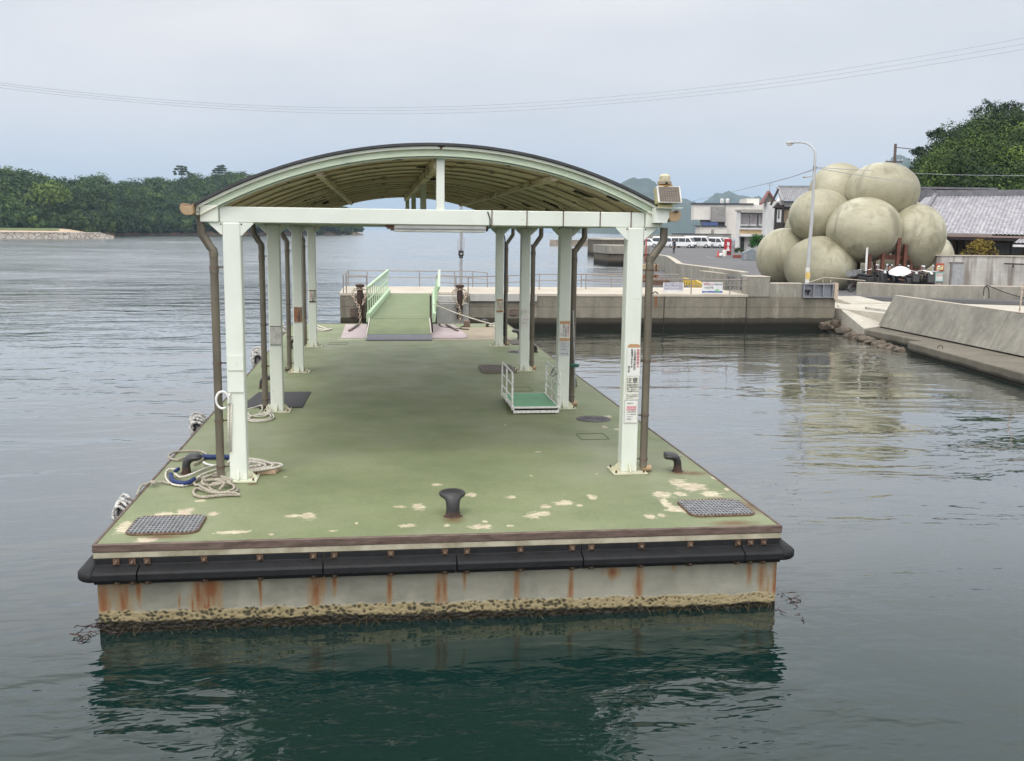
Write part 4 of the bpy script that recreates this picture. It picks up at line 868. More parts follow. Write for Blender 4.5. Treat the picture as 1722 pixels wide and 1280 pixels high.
# ------------------------------------------------------------------ concrete and ground
def concrete(name, c, c2, wet=None, streak=.5, seam=None, zref=0, rough=.85, cs=1.0):
    g = G(name); s = g.sep(g.pos())
    b = g.ramp(g.noise(.7*cs, 6, .65), [(.3, c2), (.65, c)])
    b = g.mix(1, b, g.ramp(g.noise(9*cs, 5, .7), [(.3, .84), (.7, 1.06)]), 'MULTIPLY')
    st = g.ramp(g.noise(1.6*cs, 4, .65, (1.8,1.8,.22)), [(.42, 0), (.68, 1)])
    b = g.mix(g.math('MULTIPLY', st, streak), b, tuple(k*.48 for k in c2))
    ef = g.ramp(g.noise(1.3*cs, 3, .6, (2.2,2.2,.5), loc=(7,2,1)), [(.62, 0), (.70, 1)]); b = g.mix(g.math('MULTIPLY', ef, .35), b, tuple(min(1,k*1.5) for k in c))
    rgh = rough
    if wet is not None:
        zz = g.math('ADD', s[2], g.math('MULTIPLY', g.math('SUBTRACT', g.noise(1.7, 4, .6), .5), .10))
        w1 = g.ramp(zz, [(max(wet-.02,0), 1), (wet+.02, 0)])
        b = g.mix(g.math('MULTIPLY', w1, .86), b, (.030,.027,.018))
        w2 = g.ramp(zz, [(wet*.45, 1), (wet*.75, 0)]); b = g.mix(w2, b, (.012,.012,.008))
    if seam:
        for z in seam:
            q = g.math('LESS_THAN', g.math('ABSOLUTE', g.math('SUBTRACT', s[2], z)), .012); b = g.mix(g.math('MULTIPLY', q, .6), b, (.06,.055,.045))
    g.col(b); g.set(rough=rgh, spec=.3); g.bump(g.noise(14*cs, 6, .75), .35, .03); return g.m
QUAY = concrete('quay_concrete', (.27,.245,.195), (.19,.17,.13), wet=.42, seam=(.80,))
COPING = concrete('pale_coping', (.55,.50,.42), (.44,.39,.32), streak=.2)
WALLC = concrete('seawall_concrete', (.33,.315,.27), (.235,.22,.185), streak=.45)
SLOPEC = concrete('sloped_concrete', (.30,.285,.245), (.20,.19,.16), wet=.10, streak=.45)
RAMPC = concrete('ramp_concrete', (.52,.49,.42), (.40,.37,.31), streak=.15)
LEDGEC = concrete('ledge_concrete', (.19,.17,.135), (.12,.108,.085), wet=.13, streak=.2)
DARKQ = concrete('dark_quay_block', (.16,.13,.10), (.10,.085,.065), wet=.5)
WHITEC = concrete('whitish_concrete', (.50,.49,.46), (.40,.39,.36), streak=.25)
ASPH = simple('asphalt', (.125,.122,.125), .85, 0, .12, .25, (.095,.093,.096), .2)
STEELR = simple('rail_steel', (.30,.27,.25), .45, .5, .1, 10)
def structure(o, label=None): return tag(o, label, None, None, 'structure')
def P2(v): return (v.x, v.y)
# land
shore = [P2(gz(1078,489,.9)), P2(gz(1064,474,.9)), P2(gz(1058,455,.9)), P2(gz(1054,436,.9)), P2(gz(1058,424,.9)), P2(gz(1040,413,.9))]
m = MB(); poly = [(9.6,38.25)] + shore + [(70,330),(420,420),(420,20),(30,20),(30,33.5),(19.2,38.6),(16.4,38.6),(16.4,38.25)]
m.prism(poly, -1, .9, 'z'); structure(m.build('ground', ASPH), 'dark asphalt harbour ground behind the seawalls')
m = MB(); m.prism([(17.2,-10),(30.5,-10),(30.5,33.4),(19.2,38.4),(16.5,38.4),(16.5,34.6),(17.2,32)], -1, .74, 'z'); structure(m.build('pavement', RAMPC))
# pier
pr_ = thing('quay_pier', 'long weathered concrete pier across the water behind the pontoon', 'pier', (5,36,0))
m = MB(); m.box(-1.31,1.94,34.0,38.2,-1,1.17); m.box(1.941,3.06,34.62,38.2,-1,1.17); m.box(3.061,16.3,34.0,38.2,-1,1.17); m.build('wall', QUAY, pr_)
m = MB(); m.box(-1.33,1.94,33.98,38.22,1.172,1.25); m.box(1.941,3.06,34.60,38.22,1.172,1.25); m.box(3.061,13.02,33.98,38.22,1.172,1.25); m.build('coping', COPING, pr_)
m = MB(); m.box(1.95,3.05,34.02,34.615,-1,.90); m.build('ledge', WHITEC, pr_)
m = MB(); m.box(3.08,5.4,33.90,33.975,1.0,1.24); m.build('fascia_beam', WHITEC, pr_)
m = MB(); m.box(1.98,2.75,34.30,34.60,.905,1.16); m.build('white_box', simple('white_box', (.55,.55,.52), .6), pr_, bevel=.02)
m = MB()
for x in (4.6,): m.box(x-.14,x+.14,33.95,33.998,.52,.72)
m.box(-.98,-.80,33.96,33.998,.45,.75); m.build('anchor_plate', TRIM, pr_)
for x in (9.95, 12.97):
    m = MB(); m.box(x-.012,x+.012,33.985,33.999,-.5,1.17); m.build('joint', BLACKSHADE, pr_)
for x, y in ((9.86,34.1),):
    c = gz(1107.5,496,1.25); m = MB(); m.tube([(c.x-.10,34.12,1.255),(c.x-.05,34.12,1.31),(c.x,34.12,1.33),(c.x+.05,34.12,1.31),(c.x+.10,34.12,1.255)],.02,6); m.build('mooring_ring', RUSTDK, pr_)
    m = MB(); m.prism([(c.x-.05,1.17),(c.x+.06,1.17),(c.x+.035,.80),(c.x-.0,.72),(c.x-.03,.9)], 33.994, 33.999, 'y'); m.build('rust_stain', simple('rust_stain', (.22,.10,.04), .9), pr_)
# railings
def railing(label, pts, h=.60, n=2, posts=None, r=.018):
    t = thing('railing', label, 'railing', pts[0]); L_ = [Vector(p) for p in pts]
    for k in range(n):
        z = h*(1-.42*k); m = MB(); m.tube([p+Vector((0,0,z)) for p in L_], r*(1.2 if k == 0 else .8), 6); m.build('rail', STEELR, t)
    for p in (posts or L_):
        p = Vector(p); m = MB(); m.tube([p, p+Vector((0,0,h))], r*1.1, 6); m.build('rail_post', STEELR, t)
railing('grey steel railing along the seaward side of the pier behind the gangway', [(-1.2,34.1,1.25),(-1.15,38.0,1.25),(3.55,38.0,1.25),(4.1,37.9,1.2)], .60, posts=[(-1.2,34.1,1.25),(-1.17,36,1.25),(-1.15,38,1.25),(-.45,38,1.25),(1.52,38,1.25),(2.85,38,1.25),(3.55,38,1.25),(4.1,37.9,1.2)])
railing('short grey railing at the left corner of the pier', [(-1.1,34.08,1.25),(-.42,34.08,1.25)], .58)
railing('short grey railing on the pier right of the gangway', [(1.98,34.68,1.25),(3.03,34.12,1.25)], .58, posts=[(1.98,34.68,1.25),(2.65,34.66,1.25),(3.03,34.12,1.25)])
railing('grey railing stepping back across the middle of the pier', [(3.05,34.2,1.25),(4.55,35.2,1.25),(5.9,36.6,1.25),(7.75,37.0,1.25),(9.2,34.4,1.25)], .56, posts=[(4.55,35.2,1.25),(5.9,36.6,1.25),(6.85,36.8,1.25),(7.75,37.0,1.25),(9.2,34.4,1.25)])
railing('grey railing carrying two banners on the right part of the pier', [(9.25,34.12,1.25),(13.1,34.12,1.25)], .52, posts=[(10.95,34.12,1.25),(12.38,34.12,1.25),(13.05,34.12,1.25)])
railing('longer grey railing behind the banners on the pier', [(7.8,38.1,1.25),(11.7,38.1,1.25)], .52, posts=[(7.8,38.1,1.25),(9.0,38.1,1.25),(10.2,38.1,1.25),(11.7,38.1,1.25)])
# banners
BLUE = simple('sign_blue', (.03,.10,.38), .5); LGREEN = simple('sign_green', (.25,.55,.30), .5); LILAC = simple('faded_lilac', (.42,.40,.47), .6, 0, .1, 8); SIGNW = simple('sign_white', (.74,.74,.74), .5)
yb2 = 34.06
t = thing('banner', 'faded lilac banner with pale lettering on the pier railing', 'sign', (10.28,yb2,1.5))
m = MB(); m.box(9.91,10.66,yb2,yb2+.015,1.34,1.66); m.mat(1).box(9.95,10.62,yb2-.003,yb2,1.41,1.655); m.build('board', [SIGNW, LILAC], t)
text('lettering', '高松・直島', t, (10.04,yb2-.006,1.585), FX, UP, .085, SIGNW); text('lettering', 'NAOSHIMA', t, (9.97,yb2-.006,1.455), FX, UP, .10, SIGNW)
t = thing('banner', 'white banner with red heading and blue bottom band on the pier railing', 'sign', (11.7,yb2,1.5))
m = MB(); m.box(11.33,12.09,yb2,yb2+.015,1.31,1.68); m.build('board', SIGNW, t); m = MB(); m.box(11.33,12.09,yb2-.004,yb2-.001,1.31,1.365); m.build('band', BLUE, t)
m = MB(); m.lathe((0,0,0),[(.001,0),(.07,.002),(.07,.003),(.001,.004)],14); 
m = MB(); m.prism([(11.80,1.37),(11.86,1.44),(11.93,1.42),(12.0,1.37),(11.97,1.345),(11.84,1.345)], yb2-.007, yb2-.0045, 'y'); m.build('emblem', LGREEN, t)
text('lettering', '宇野行き', t, (11.38,yb2-.006,1.57), FX, UP, .095, RED); text('lettering', '旅客船のりば', t, (11.77,yb2-.006,1.59), FX, UP, .05, INK); text('lettering', 'のりば 下船', t, (11.40,yb2-.006,1.46), FX, UP, .065, INK); text('lettering', '高速船', t, (11.43,yb2-.0065,1.322), FX, UP, .038, SIGNW)
# mooring posts with chains
CHAIN = simple('pale_rusted_chain', (.52,.46,.38), .7, .1, .2, 20, (.30,.20,.12))
def chain_mb(m, pts, L_=.13, r=.016):
    P = spline(pts, .01); d = 0; last = P[0]; k = 0; i0 = 0
    for i in range(1, len(P)):
        d += (P[i]-P[i-1]).length
        if d >= L_*.72:
            a, b = P[i0], P[i]; ax = (b-a).normalized(); c = (a+b)/2; u = ax.cross(Vector((0,1,0)) if k%2 else Vector((.9,.3,.1))).normalized()
            m.tube([c + ax*(L_*.5*math.cos(t*math.pi/6)) + u*(L_*.30*math.sin(t*math.pi/6)) for t in range(12)], r, 6, closed=True); d = 0; i0 = i; k += 1
for x, lab in ((-.64,'rust brown mooring post draped with a heavy chain left of the gangway'), (2.72,'rust brown mooring post draped with a heavy chain right of the gangway')):
    t = thing('chain_post', lab, 'mooring post', (x,33.9,1.2)); yq = 33.82
    m = MB(); m.lathe((x,yq,.4),[(.10,0),(.10,1.05),(.15,1.09),(.15,1.15),(.05,1.17)],16); m.box(x-.05,x+.05,yq+.05,34.0,.6,1.0); m.build('post', RUSTDK, t, smooth=True)
    m = MB(); yc = yq-.14
    chain_mb(m, [(x-.26,yc+.12,1.30),(x-.22,yc,1.15),(x-.10,yc,.92),(x-.02,yc,.75),(x,yc,.45),(x,yc,.05),(x,yc,-.3)]); chain_mb(m, [(x+.22,yc+.1,1.34),(x+.18,yc,1.15),(x+.12,yc,.98),(x+.04,yc,.80)]); chain_mb(m, [(x-.26,yc+.12,1.30),(x-.1,yc+.05,1.42),(x+.1,yc+.05,1.42),(x+.22,yc+.1,1.34)])
    m.build('chain', CHAIN, t)
# signal pole on the pier
t = thing('signal_pole', 'slim grey pole with a dark signal lamp standing on the pier behind the gangway', 'signal pole', (2.85,35,1.25))
m = MB(); m.tube([(2.85,35,1.25),(2.85,35,4.33)], [.055,.040], 10); m.build('pole', GALV, t, smooth=True)
m = MB(); m.box(2.76,2.94,34.92,35.08,2.50,2.70); m.box(2.78,2.92,34.95,35.0,2.42,2.5); m.build('signal_head', CASTIRON, t, bevel=.02); m = MB(); m.box(2.82,2.88,34.905,34.918,2.56,2.60); m.build('lens', SIGNW, t)
m = MB(); m.box(2.73,2.755,34.97,35.03,2.70,3.12); m.box(2.945,2.97,34.97,35.03,2.70,3.12); m.tube([(2.87,34.94,3.4),(2.92,34.94,3.2),(2.87,34.94,3.0)],.012,5); m.build('bracket', simple('bracket_grey', (.40,.38,.40), .5), t)

# ------------------------------------------------------------------ walls beyond the pier
def wallrun(name, label, pts, th, z0, z1, mat=WALLC, cap=True, capm=COPING):
    t = thing(name, label, 'wall', (pts[0][0], pts[0][1], z0)); L_ = [Vector((*p[:2],0)) for p in pts]; off = []
    for i, p in enumerate(L_):
        a = (p-L_[i-1]).normalized() if i else None; b = (L_[i+1]-p).normalized() if i < len(L_)-1 else None
        d = ((a or b)+(b or a)).normalized(); nn = Vector((-d.y, d.x, 0)); off.append(nn)
    def sect(w, za, zb):
        m = MB(); n = len(L_); v = []
        for p, o in zip(L_, off): v += [p+o*(-w/2)+Vector((0,0,za)), p+o*(w/2)+Vector((0,0,za)), p+o*(w/2)+Vector((0,0,zb)), p+o*(-w/2)+Vector((0,0,zb))]
        m.add(v, [(4*i+k,4*i+(k+1)%4,4*i+4+(k+1)%4,4*i+4+k) for i in range(n-1) for k in range(4)]+[(0,1,2,3),(4*n-4,4*n-3,4*n-2,4*n-1)]); return m
    sect(th, z0, z1-.03).build('wall', mat, t); sect(th+.006, z1-.028, z1).build('coping', capm, t)
    return t
A_ = [P2(gz(p[0],p[1],1.9)) for p in ((1098,427),(1123,430.5),(1130,434),(1143,443),(1200,450),(1252,457))]
wallrun('seawall', 'grey concrete seawall bending along the edge of the car park', A_, .30, .5, 1.9)
B_ = [P2(gz(p[0],p[1],1.74)) for p in ((1180,455),(1225,460.5),(1262,465.5),(1272,467))]
wallrun('seawall', 'short concrete seawall beside the open blue grey flood gate', [B_[0],B_[1]], .22, .9, 1.74)
wallrun('seawall', 'short end of seawall between the flood gate and the pillar', [B_[2],B_[3]], .22, .9, 1.74)
STEELG = simple('grey_gate_steel', (.22,.23,.26), .5, .4, .12, 6)
t = thing('flood_gate', 'upright ribbed steel flood gate set in the seawall behind the pier', 'flood gate', (B_[1][0],B_[1][1],.9)); a = Vector((*B_[1],0)); b = Vector((*B_[2],0)); d = (b-a).normalized(); nn = Vector((d.y,-d.x,0))
m = MB(); m.beam(a+Vector((0,0,1.32)),b+Vector((0,0,1.32)),.06,.80); m.build('panel', STEELG, t)
m = MB()
for i in range(5): q = a.lerp(b,(i+.3)/5)+nn*.07; m.beam(q+Vector((0,0,.91)),q+Vector((0,0,1.70)),.05,.08,up=(0,1,0))
for z in (.95,1.32,1.66): m.beam(a+nn*.06+Vector((0,0,z)),b+nn*.06+Vector((0,0,z)),.05,.04)
m.build('rib', GALV, t); m = MB(); q = b-d*.1; m.box(q.x-.1,q.x+.12,q.y-.2,q.y-.08,.95,1.70); m.build('hinge', simple('rusty_hinge',(.28,.20,.18),.7), t); m = MB(); q = a.lerp(b,.6); m.beam(a.lerp(b,.3)+Vector((0,0,1.75)), b+Vector((0,0,1.74)),.10,.07); m.build('head_roll', simple('pale_blue_roll',(.45,.52,.62),.5), t)
# pillar, block wall and closed gate standing on the pier's right end
t = thing('wall_pillar', 'square concrete pillar at the right end of the pier railing', 'pillar', (13.4,34.2,1.17)); m = MB(); m.box(13.03,13.80,33.97,34.7,1.171,1.87); m.build('shaft', WALLC, t, bevel=.01); m = MB(); m.box(13.02,13.81,33.96,34.71,1.872,1.9); m.build('cap', COPING, t)
t = thing('parapet_wall', 'low concrete parapet between the pillar and the grey steel gate', 'wall', (14.4,34,1.17)); m = MB(); m.box(13.81,15.02,34.0,34.35,1.171,1.63); m.build('wall', WALLC, t); m = MB(); m.box(13.812,15.02,33.99,34.36,1.632,1.665); m.build('coping', COPING, t)
t = thing('flood_gate', 'closed grey steel flood gate with three bays at the end of the pier', 'flood gate', (15.6,33.9,1.2))
m = MB(); m.box(15.03,16.17,33.97,34.02,1.17,1.66); m.build('panel', STEELG, t)
m = MB(); 
for x in (15.05,15.42,15.78,16.14): m.box(x-.018,x+.018,33.88,33.969,1.19,1.62)
m.box(15.03,16.17,33.87,33.969,1.622,1.655); m.box(15.03,16.17,33.87,33.969,1.155,1.188); m.build('rib', simple('gate_rib',(.30,.31,.34),.5,.4), t)
m = MB(); m.box(16.18,16.32,33.85,34.1,1.1,1.68); m.build('jamb', CHAIN, t); m = MB(); m.box(15.1,15.3,33.9,33.965,1.36,1.44); m.box(15.22,15.25,33.9,33.965,1.25,1.44); m.build('latch', BLACKSHADE, t)
t = thing('gate_handrail', 'thin pale handrail rising behind the closed flood gate', 'handrail', (16,34.6,1.6)); m = MB(); m.tube([gy(1358,475.5,34.5), gy(1387,466.5,34.5), gy(1455,472,36.5)], .014, 6); m.build('rail', COPING, t)
for px in (1384,1397): m = MB(); m.tube([gy(px,480,34.4), gy(px,470.5,34.4)], .012, 6); m.build('rail_post', COPING, t)
# right back wall
t = wallrun('seawall', 'low concrete wall running right in front of the parked bicycles', [P2(gz(1442,497,.86)), (21.6,38.0), (25.2,37.2), (34,35.4)], .28, .2, 1.43)
# wedge ramp
rp = thing('boat_ramp', 'pale concrete ramp sloping from the gap in the walls down to the water', 'ramp', (17,34,.5))
m = MB(); q = [(16.45,34.1,.80),(18.8,34.1,.80),(17.12,32.4,.50),(16.92,31.8,.34),(16.02,31.3,.33),(15.95,32.6,.60)]
top = [gz(1408,512,.80), gz(1497,510.5,.80), gz(1507,520,.66), gz(1483,548,.36), gz(1453,553,.31), gz(1417,523,.70)]
m.add([tuple(v) for v in top]+[(v.x,v.y,-.6) for v in top], [(0,1,2,3,4,5)]+[(k,6+k,6+(k+1)%6,(k+1)%6) for k in range(6)]); m.build('slab', RAMPC, rp)
up_ = [gz(1406,498,.92), gz(1444,498,.92), gz(1497,510,.802), gz(1432,510.8,.802), gz(1404,501,.90)]
m = MB(); m.add([tuple(v) for v in up_]+[(v.x,v.y,-.3) for v in up_], [(0,1,2,3,4)]+[(k,5+k,5+(k+1)%5,(k+1)%5) for k in range(5)]); m.build('apron', RAMPC, rp)
m = MB(); v = [gz(1455,516,.82), gz(1500,523,.80), gz(1489,546,.38), gz(1470,532,.58)]; m.add([tuple(k) for k in v]+[(k.x+.1,k.y+.3,k.z-.6) for k in v], [(0,1,2,3),(0,4,5,1),(1,5,6,2),(2,6,7,3),(3,7,4,0)]); m.build('kerb', WALLC, rp)
# sloped seawall + ledge along the right
sw = thing('sloped_seawall', 'large sloped concrete seawall with vertical joints along the right side of the harbour', 'seawall', (17,25,.3))
def slope_seg(ya, yb):
    def bot(y): return (16.50+.036*(y-23.5), y, .34)
    def tp(y): return (17.02+.036*(y-23.5), y, 1.375)
    def tb(y): return (17.20+.036*(y-23.5), y, 1.375)
    m = MB(); a = [bot(ya),tp(ya),tb(ya),(17.6,ya,.3)]; b = [bot(yb),tp(yb),tb(yb),(17.6,yb,.3)]
    m.add(a+b, [(0,1,2,3),(4,7,6,5)]+[(k,(k+1)%4,4+(k+1)%4,4+k) for k in range(4)]); m.build('wall_slab', SLOPEC, sw, bevel=.012)
    m = MB(); m.beam((tp(ya)[0]+.09,ya,1.384),(tp(yb)[0]+.09,yb,1.384),.175,.014); m.build('coping', COPING, sw)
ys = [31.74, 25.06, 18.4, 11.7, 5.0, -3]
for a, b in zip(ys, ys[1:]): slope_seg(b+.02, a)
lg = thing('quay_ledge', 'low brown grey concrete ledge at the foot of the sloped seawall', 'ledge', (15.7,25,.2))
m = MB(); m.prism([(15.52,27.55),(15.33,27.0),(14.62,20.8),(12.5,0),(12.3,-4),(17,-4),(17.0,31.8),(16.6,31.9),(16.25,31.2),(15.98,30.0),(15.85,27.6)], -1, .02, 'z'); m.build('base', LEDGEC, lg)
m = MB(); m.prism([(15.53,27.5),(15.36,27.0),(14.64,20.8),(12.52,0),(12.32,-4),(17,-4),(17.0,31.8),(16.55,31.75),(15.98,30.9),(16.05,27.6)], .021, .30, 'z'); m.build('slab', LEDGEC, lg, bevel=.03, seg=2)
m = MB(); 
for px in (1581,): c = gz(px,586,.30); m.tube([(c.x-.08,c.y,.30),(c.x-.05,c.y,.37),(c.x,c.y,.39),(c.x+.05,c.y,.37),(c.x+.08,c.y,.30)],.012,6)
m.build('mooring_ring', RUSTDK, lg)
c = gz(1714,527,1.38); t = thing('rusty_pole', 'rusty white pole standing on top of the sloped seawall at the right edge', 'pole', c); m = MB(); m.tube([c, c+Vector((.035,0,.78))], .020, 8); m.build('shaft', simple('flaking_rusty_white', (.60,.52,.42), .7, 0, .2, 30, (.16,.06,.04), sc=(1,1,.5)), t); m = MB(); m.lathe((c.x,c.y,c.z),[(.06,0),(.06,.012),(.03,.014)],12); m.build('foot', RUSTDK, t)
# rocks at the foot of the ramp
ROCK = simple('brown_shore_rock', (.165,.13,.095), .85, 0, .2, 4, (.04,.033,.024), .8, bd=.06)
random.seed(11)
rk = [(1395,545,.34),(1404,553,.30),(1413,543,.42),(1389,556,.18),(1421,560,.26),(1432,566,.22),(1445,568,.2),(1455,572,.2),(1466,576,.18),(1478,578,.18),(1490,583,.18),(1502,586,.15),(1513,589,.14),(1428,556,.2),(1443,561,.2),(1460,565,.2),(1475,571,.18),(1492,575,.18)]
for i, (px, py, s_) in enumerate(rk):
    c = gz(px, py, .02); m = MB(); sd_ = random.random()*50
    def fn(v, c=c, sd_=sd_):
        d = v-c; from mathutils import noise as nz; return c + d*(1+.55*nz.noise(d*3.2/s_*.4+Vector((sd_,0,0)))+.35*abs(nz.noise(d*7/s_*.5+Vector((0,sd_,0))))+.18*nz.noise(d*18/s_*.4))
    m.ball((c.x,c.y,c.z+(.12 if i < 4 else -.02)), (s_*1.2,s_*1.0,s_*.68), 26, 16, fn)
    lab = ['largest pale brown boulder under the ramp corner beside the pier','brown boulder in front of the ramp corner','tall rock against the ramp side'][i] if i < 3 else 'wet brown rock in the row of rocks below the ledge'
    tag(m.build('shore_rock', ROCK, smooth='all'), lab, 'rock', None if i < 3 else 'rocks along the foot of the ledge')
# ------------------------------------------------------------------ foliage
def leafmat(name, stops, rough=.8):
    g = G(name); a = g.n('Attribute'); a.attribute_name = 'tint'; g.col(g.ramp(a.outputs['Fac'], stops)); g.set(rough=rough, spec=.12); return g.m
HILLLEAF = leafmat('hill_foliage', [(0,(.016,.028,.014)),(.35,(.030,.052,.018)),(.7,(.062,.10,.024)),(1,(.125,.185,.04))])
ISLELEAF = leafmat('island_foliage', [(0,(.026,.048,.022)),(.5,(.050,.088,.034)),(1,(.13,.19,.045))])
BARK = simple('bark', (.07,.05,.035), .9)
rng = np.random.default_rng(5)
def cards(centers, radii, per, size, tints, squash=.8, up=.35):
    """leaf cards over the shells of many small clumps; returns verts, tint-per-face"""
    C = np.repeat(centers, per, 0); Rr = np.repeat(radii, per)[:,None]; T = np.repeat(tints, per)
    n = len(C); d = rng.normal(size=(n,3)); d /= np.linalg.norm(d,axis=1)[:,None]; d[:,2] = np.abs(d[:,2])*.9 + d[:,2]*.1 if False else d[:,2]
    rad = rng.uniform(.55,1.05,(n,1)); p = C + d*Rr*rad*np.array([1,1,squash])
    nn = d*1.1 + rng.normal(size=(n,3))*.33 + np.array([0,0,up]); nn /= np.linalg.norm(nn,axis=1)[:,None]
    u = np.cross(nn, rng.normal(size=(n,3))); u /= np.linalg.norm(u,axis=1)[:,None]; v = np.cross(nn,u)
    s_ = size*rng.uniform(.6,1.35,(n,1)); q = np.stack([p-u*s_*.9, p-v*s_*.45, p+u*s_*.9, p+v*s_*.5], 1)
    return q, np.clip(T + rng.normal(size=n)*.05, 0, 1)
def card_obj(name, Q, T, mat, parent=None, off=(0,0,0)):
    n = len(Q); me = bpy.data.meshes.new(name); me.vertices.add(4*n); me.vertices.foreach_set('co', (Q.reshape(-1,3)-np.array(off)).astype(np.float32).ravel())
    me.loops.add(4*n); me.loops.foreach_set('vertex_index', np.arange(4*n, dtype=np.int32)); me.polygons.add(n); me.polygons.foreach_set('loop_start', np.arange(0,4*n,4,dtype=np.int32)); me.polygons.foreach_set('loop_total', np.full(n,4,dtype=np.int32))
    a = me.attributes.new('tint','FLOAT','FACE'); a.data.foreach_set('value', T.astype(np.float32)); me.materials.append(mat); me.update(calc_edges=True); me.validate()
    o = bpy.data.objects.new(name, me); COL.objects.link(o); o.parent = parent; return o
def crown(c, rx, rz, nclump, per, size, tint, spread=.25):
    """clump centres on the upper shell of one crown"""
    d = rng.normal(size=(nclump,3)); d /= np.linalg.norm(d,axis=1)[:,None]; d[:,2] = np.where(d[:,2]<-.25, -d[:,2], d[:,2])
    k = rng.uniform(.45,.95,(nclump,1)); P = np.array(c) + d*k*np.array([rx,rx,rz]); r = rng.uniform(.22,.42,nclump)*rx
    return P, r, np.clip(tint + rng.normal(size=nclump)*.13 + .0*d[:,2], 0, 1)
def forest(name, spots, mat, per, size, nclump, label, seedt=None):
    P, Rr, T = [], [], []
    for (x,y,z,rx,rz,t) in spots:
        a, b, c = crown((x,y,z), rx, rz, nclump, per, size, t); P.append(a); Rr.append(b); T.append(c)
    Q, TT = cards(np.concatenate(P), np.concatenate(Rr), per, size, np.concatenate(T))
    o = card_obj(name, Q, TT, mat); return tag(o, label, None, None, 'stuff')
def tree(name, label, base, h, rx, rz, mat, tint, ncl=26, per=60, size=.25, trunk=.15, group=None, flat=False):
    t = thing(name, label, 'tree', base, 0, group); b = Vector(base); m = MB()
    m.tube([(0,0,-.3),(.02*h,0,h*.35),(-.01*h,.02*h,h*.7),(0,0,h*.92)], [trunk,trunk*.8,trunk*.5,trunk*.2], 8)
    for k in range(6): a = R(60*k+20); z = h*(.45+.07*k); m.tube([(0,0,z),(math.cos(a)*rx*.6,math.sin(a)*rx*.6,z+rx*.35)], [trunk*.4,trunk*.12], 5)
    m.build('trunk', BARK, t, smooth=True, local=True)
    if flat:
        P = []; r = []
        for k in range(ncl):
            lv = k % 4; a = rng.uniform(0,6.28); q = rx*(1-.2*lv)*rng.uniform(.2,1); P.append((q*math.cos(a), q*math.sin(a), h*(.62+.12*lv)+rng.uniform(-.2,.2))); r.append(rx*.17)
        P = np.array(P); r = np.array(r); T = np.clip(tint+rng.normal(size=ncl)*.12,0,1); Q, TT = cards(P, r, per, size, T, squash=.28)
    else:
        P, r, T = crown((0,0,h-rz), rx, rz, ncl, per, size, tint); Q, TT = cards(P, r, per, size, T)
    card_obj('crown', Q, TT, mat, t); return t
def interp(tab, x):
    for (a,va),(b,vb) in zip(tab, tab[1:]):
        if x <= b: return va + (vb-va)*max(0,(x-a))/(b-a)
    return tab[-1][1]
# ------------------------------------------------------------------ right hill
def grid_mesh(name, f, nu, nv, mat, kind='structure', label=None, smooth=True):
    m = MB(); m.add([f(i/nu, j/nv) for i in range(nu+1) for j in range(nv+1)], [(i*(nv+1)+j, (i+1)*(nv+1)+j, (i+1)*(nv+1)+j+1, i*(nv+1)+j+1) for i in range(nu) for j in range(nv)])
    o = m.build(name, mat, smooth='all'); tag(o, label, None, None, kind); return o
RIDGE = [(1505,330),(1528,322),(1536,285),(1550,255),(1580,232),(1610,212),(1650,190),(1722,180),(1900,150),(2300,140)]
def rz_(px, D): 
    y = interp(RIDGE, px); return gd(px, y, D).z
def hillf(u, v):
    px = 1518 + 700*u**1.15; D = 88 + 130*v; hz = max(rz_(px, 150)-6.6, .9); prof = math.sin(min(v/.50,1)*math.pi/2)**.85 if v < .5 else 1-.55*(v-.5)*2
    p = gd(px, 400, D); return (p.x, p.y, .8 + (hz-.8)*prof + .5*math.sin(p.x*.4)*math.cos(p.y*.3))
SOIL = simple('dark_forest_soil', (.022,.030,.014), .95)
grid_mesh('hill', hillf, 40, 24, SOIL)
spots = []
for i in range(450):
    u = rng.uniform(0,1)**1.25*.62; v = rng.uniform(.02,.60); x,y,z = hillf(u,v); r = rng.uniform(1.6,3.7)
    if 1518+700*u**1.15 - r*F/math.hypot(x,y) < 1520: continue
    t = np.clip(.08 + .62*rng.random()**1.8 + (.4 if v < .25 else 0)*rng.random(), 0, 1)
    spots.append((x,y,z+r*.9,r,r*.85,t))
for px in range(1542, 1740, 5):                     # the skyline
    D = 150+rng.uniform(-4,4); u = (max(px-1518,0)/700)**(1/1.15); x,y,z = hillf(u,.48); r = rng.uniform(1.3,2.3); spots.append((x,y,z+r*.8+rng.uniform(0,1.2),r,r*.9,.18+.2*rng.random()))
forest('hill_woodland', spots, HILLLEAF, 78, .155, 30, 'dense green woodland covering the hill behind the tiled house')
hs = [((1661,166),5.5,2.6,.12,'dark open tree highest on the skyline of the right hill'),((1703,168),5.5,2.2,.15,'second tall skyline tree near the right edge of the picture'),((1577,214),4.6,1.5,.10,'thin dark tree leaning over the upper left slope of the hill'),((1694,238),5.5,2.7,.92,'bright green rounded tree high on the right part of the hill'),
      ((1618,268),5.0,2.6,.95,'bright green tree in the middle of the hill above the tiled roof'),((1662,292),5,2.4,.88,'light green tree just above the right end of the roof ridge'),((1560,300),4.5,2.2,.85,'light green tree at the lower left of the hill behind the balls'),((1545,245),4,1.3,.12,'small dark tree on the left shoulder of the hill')]
for (px,py), h, r, t_, lab in hs:
    D = 150 if t_ < .3 else 112; p = gd(px, py, D); tree('broadleaf_tree', lab, (p.x,p.y,p.z-h), h, r, r*.85, HILLLEAF, t_, 34 if t_>.3 else 22, 90 if t_>.3 else 45, .17)
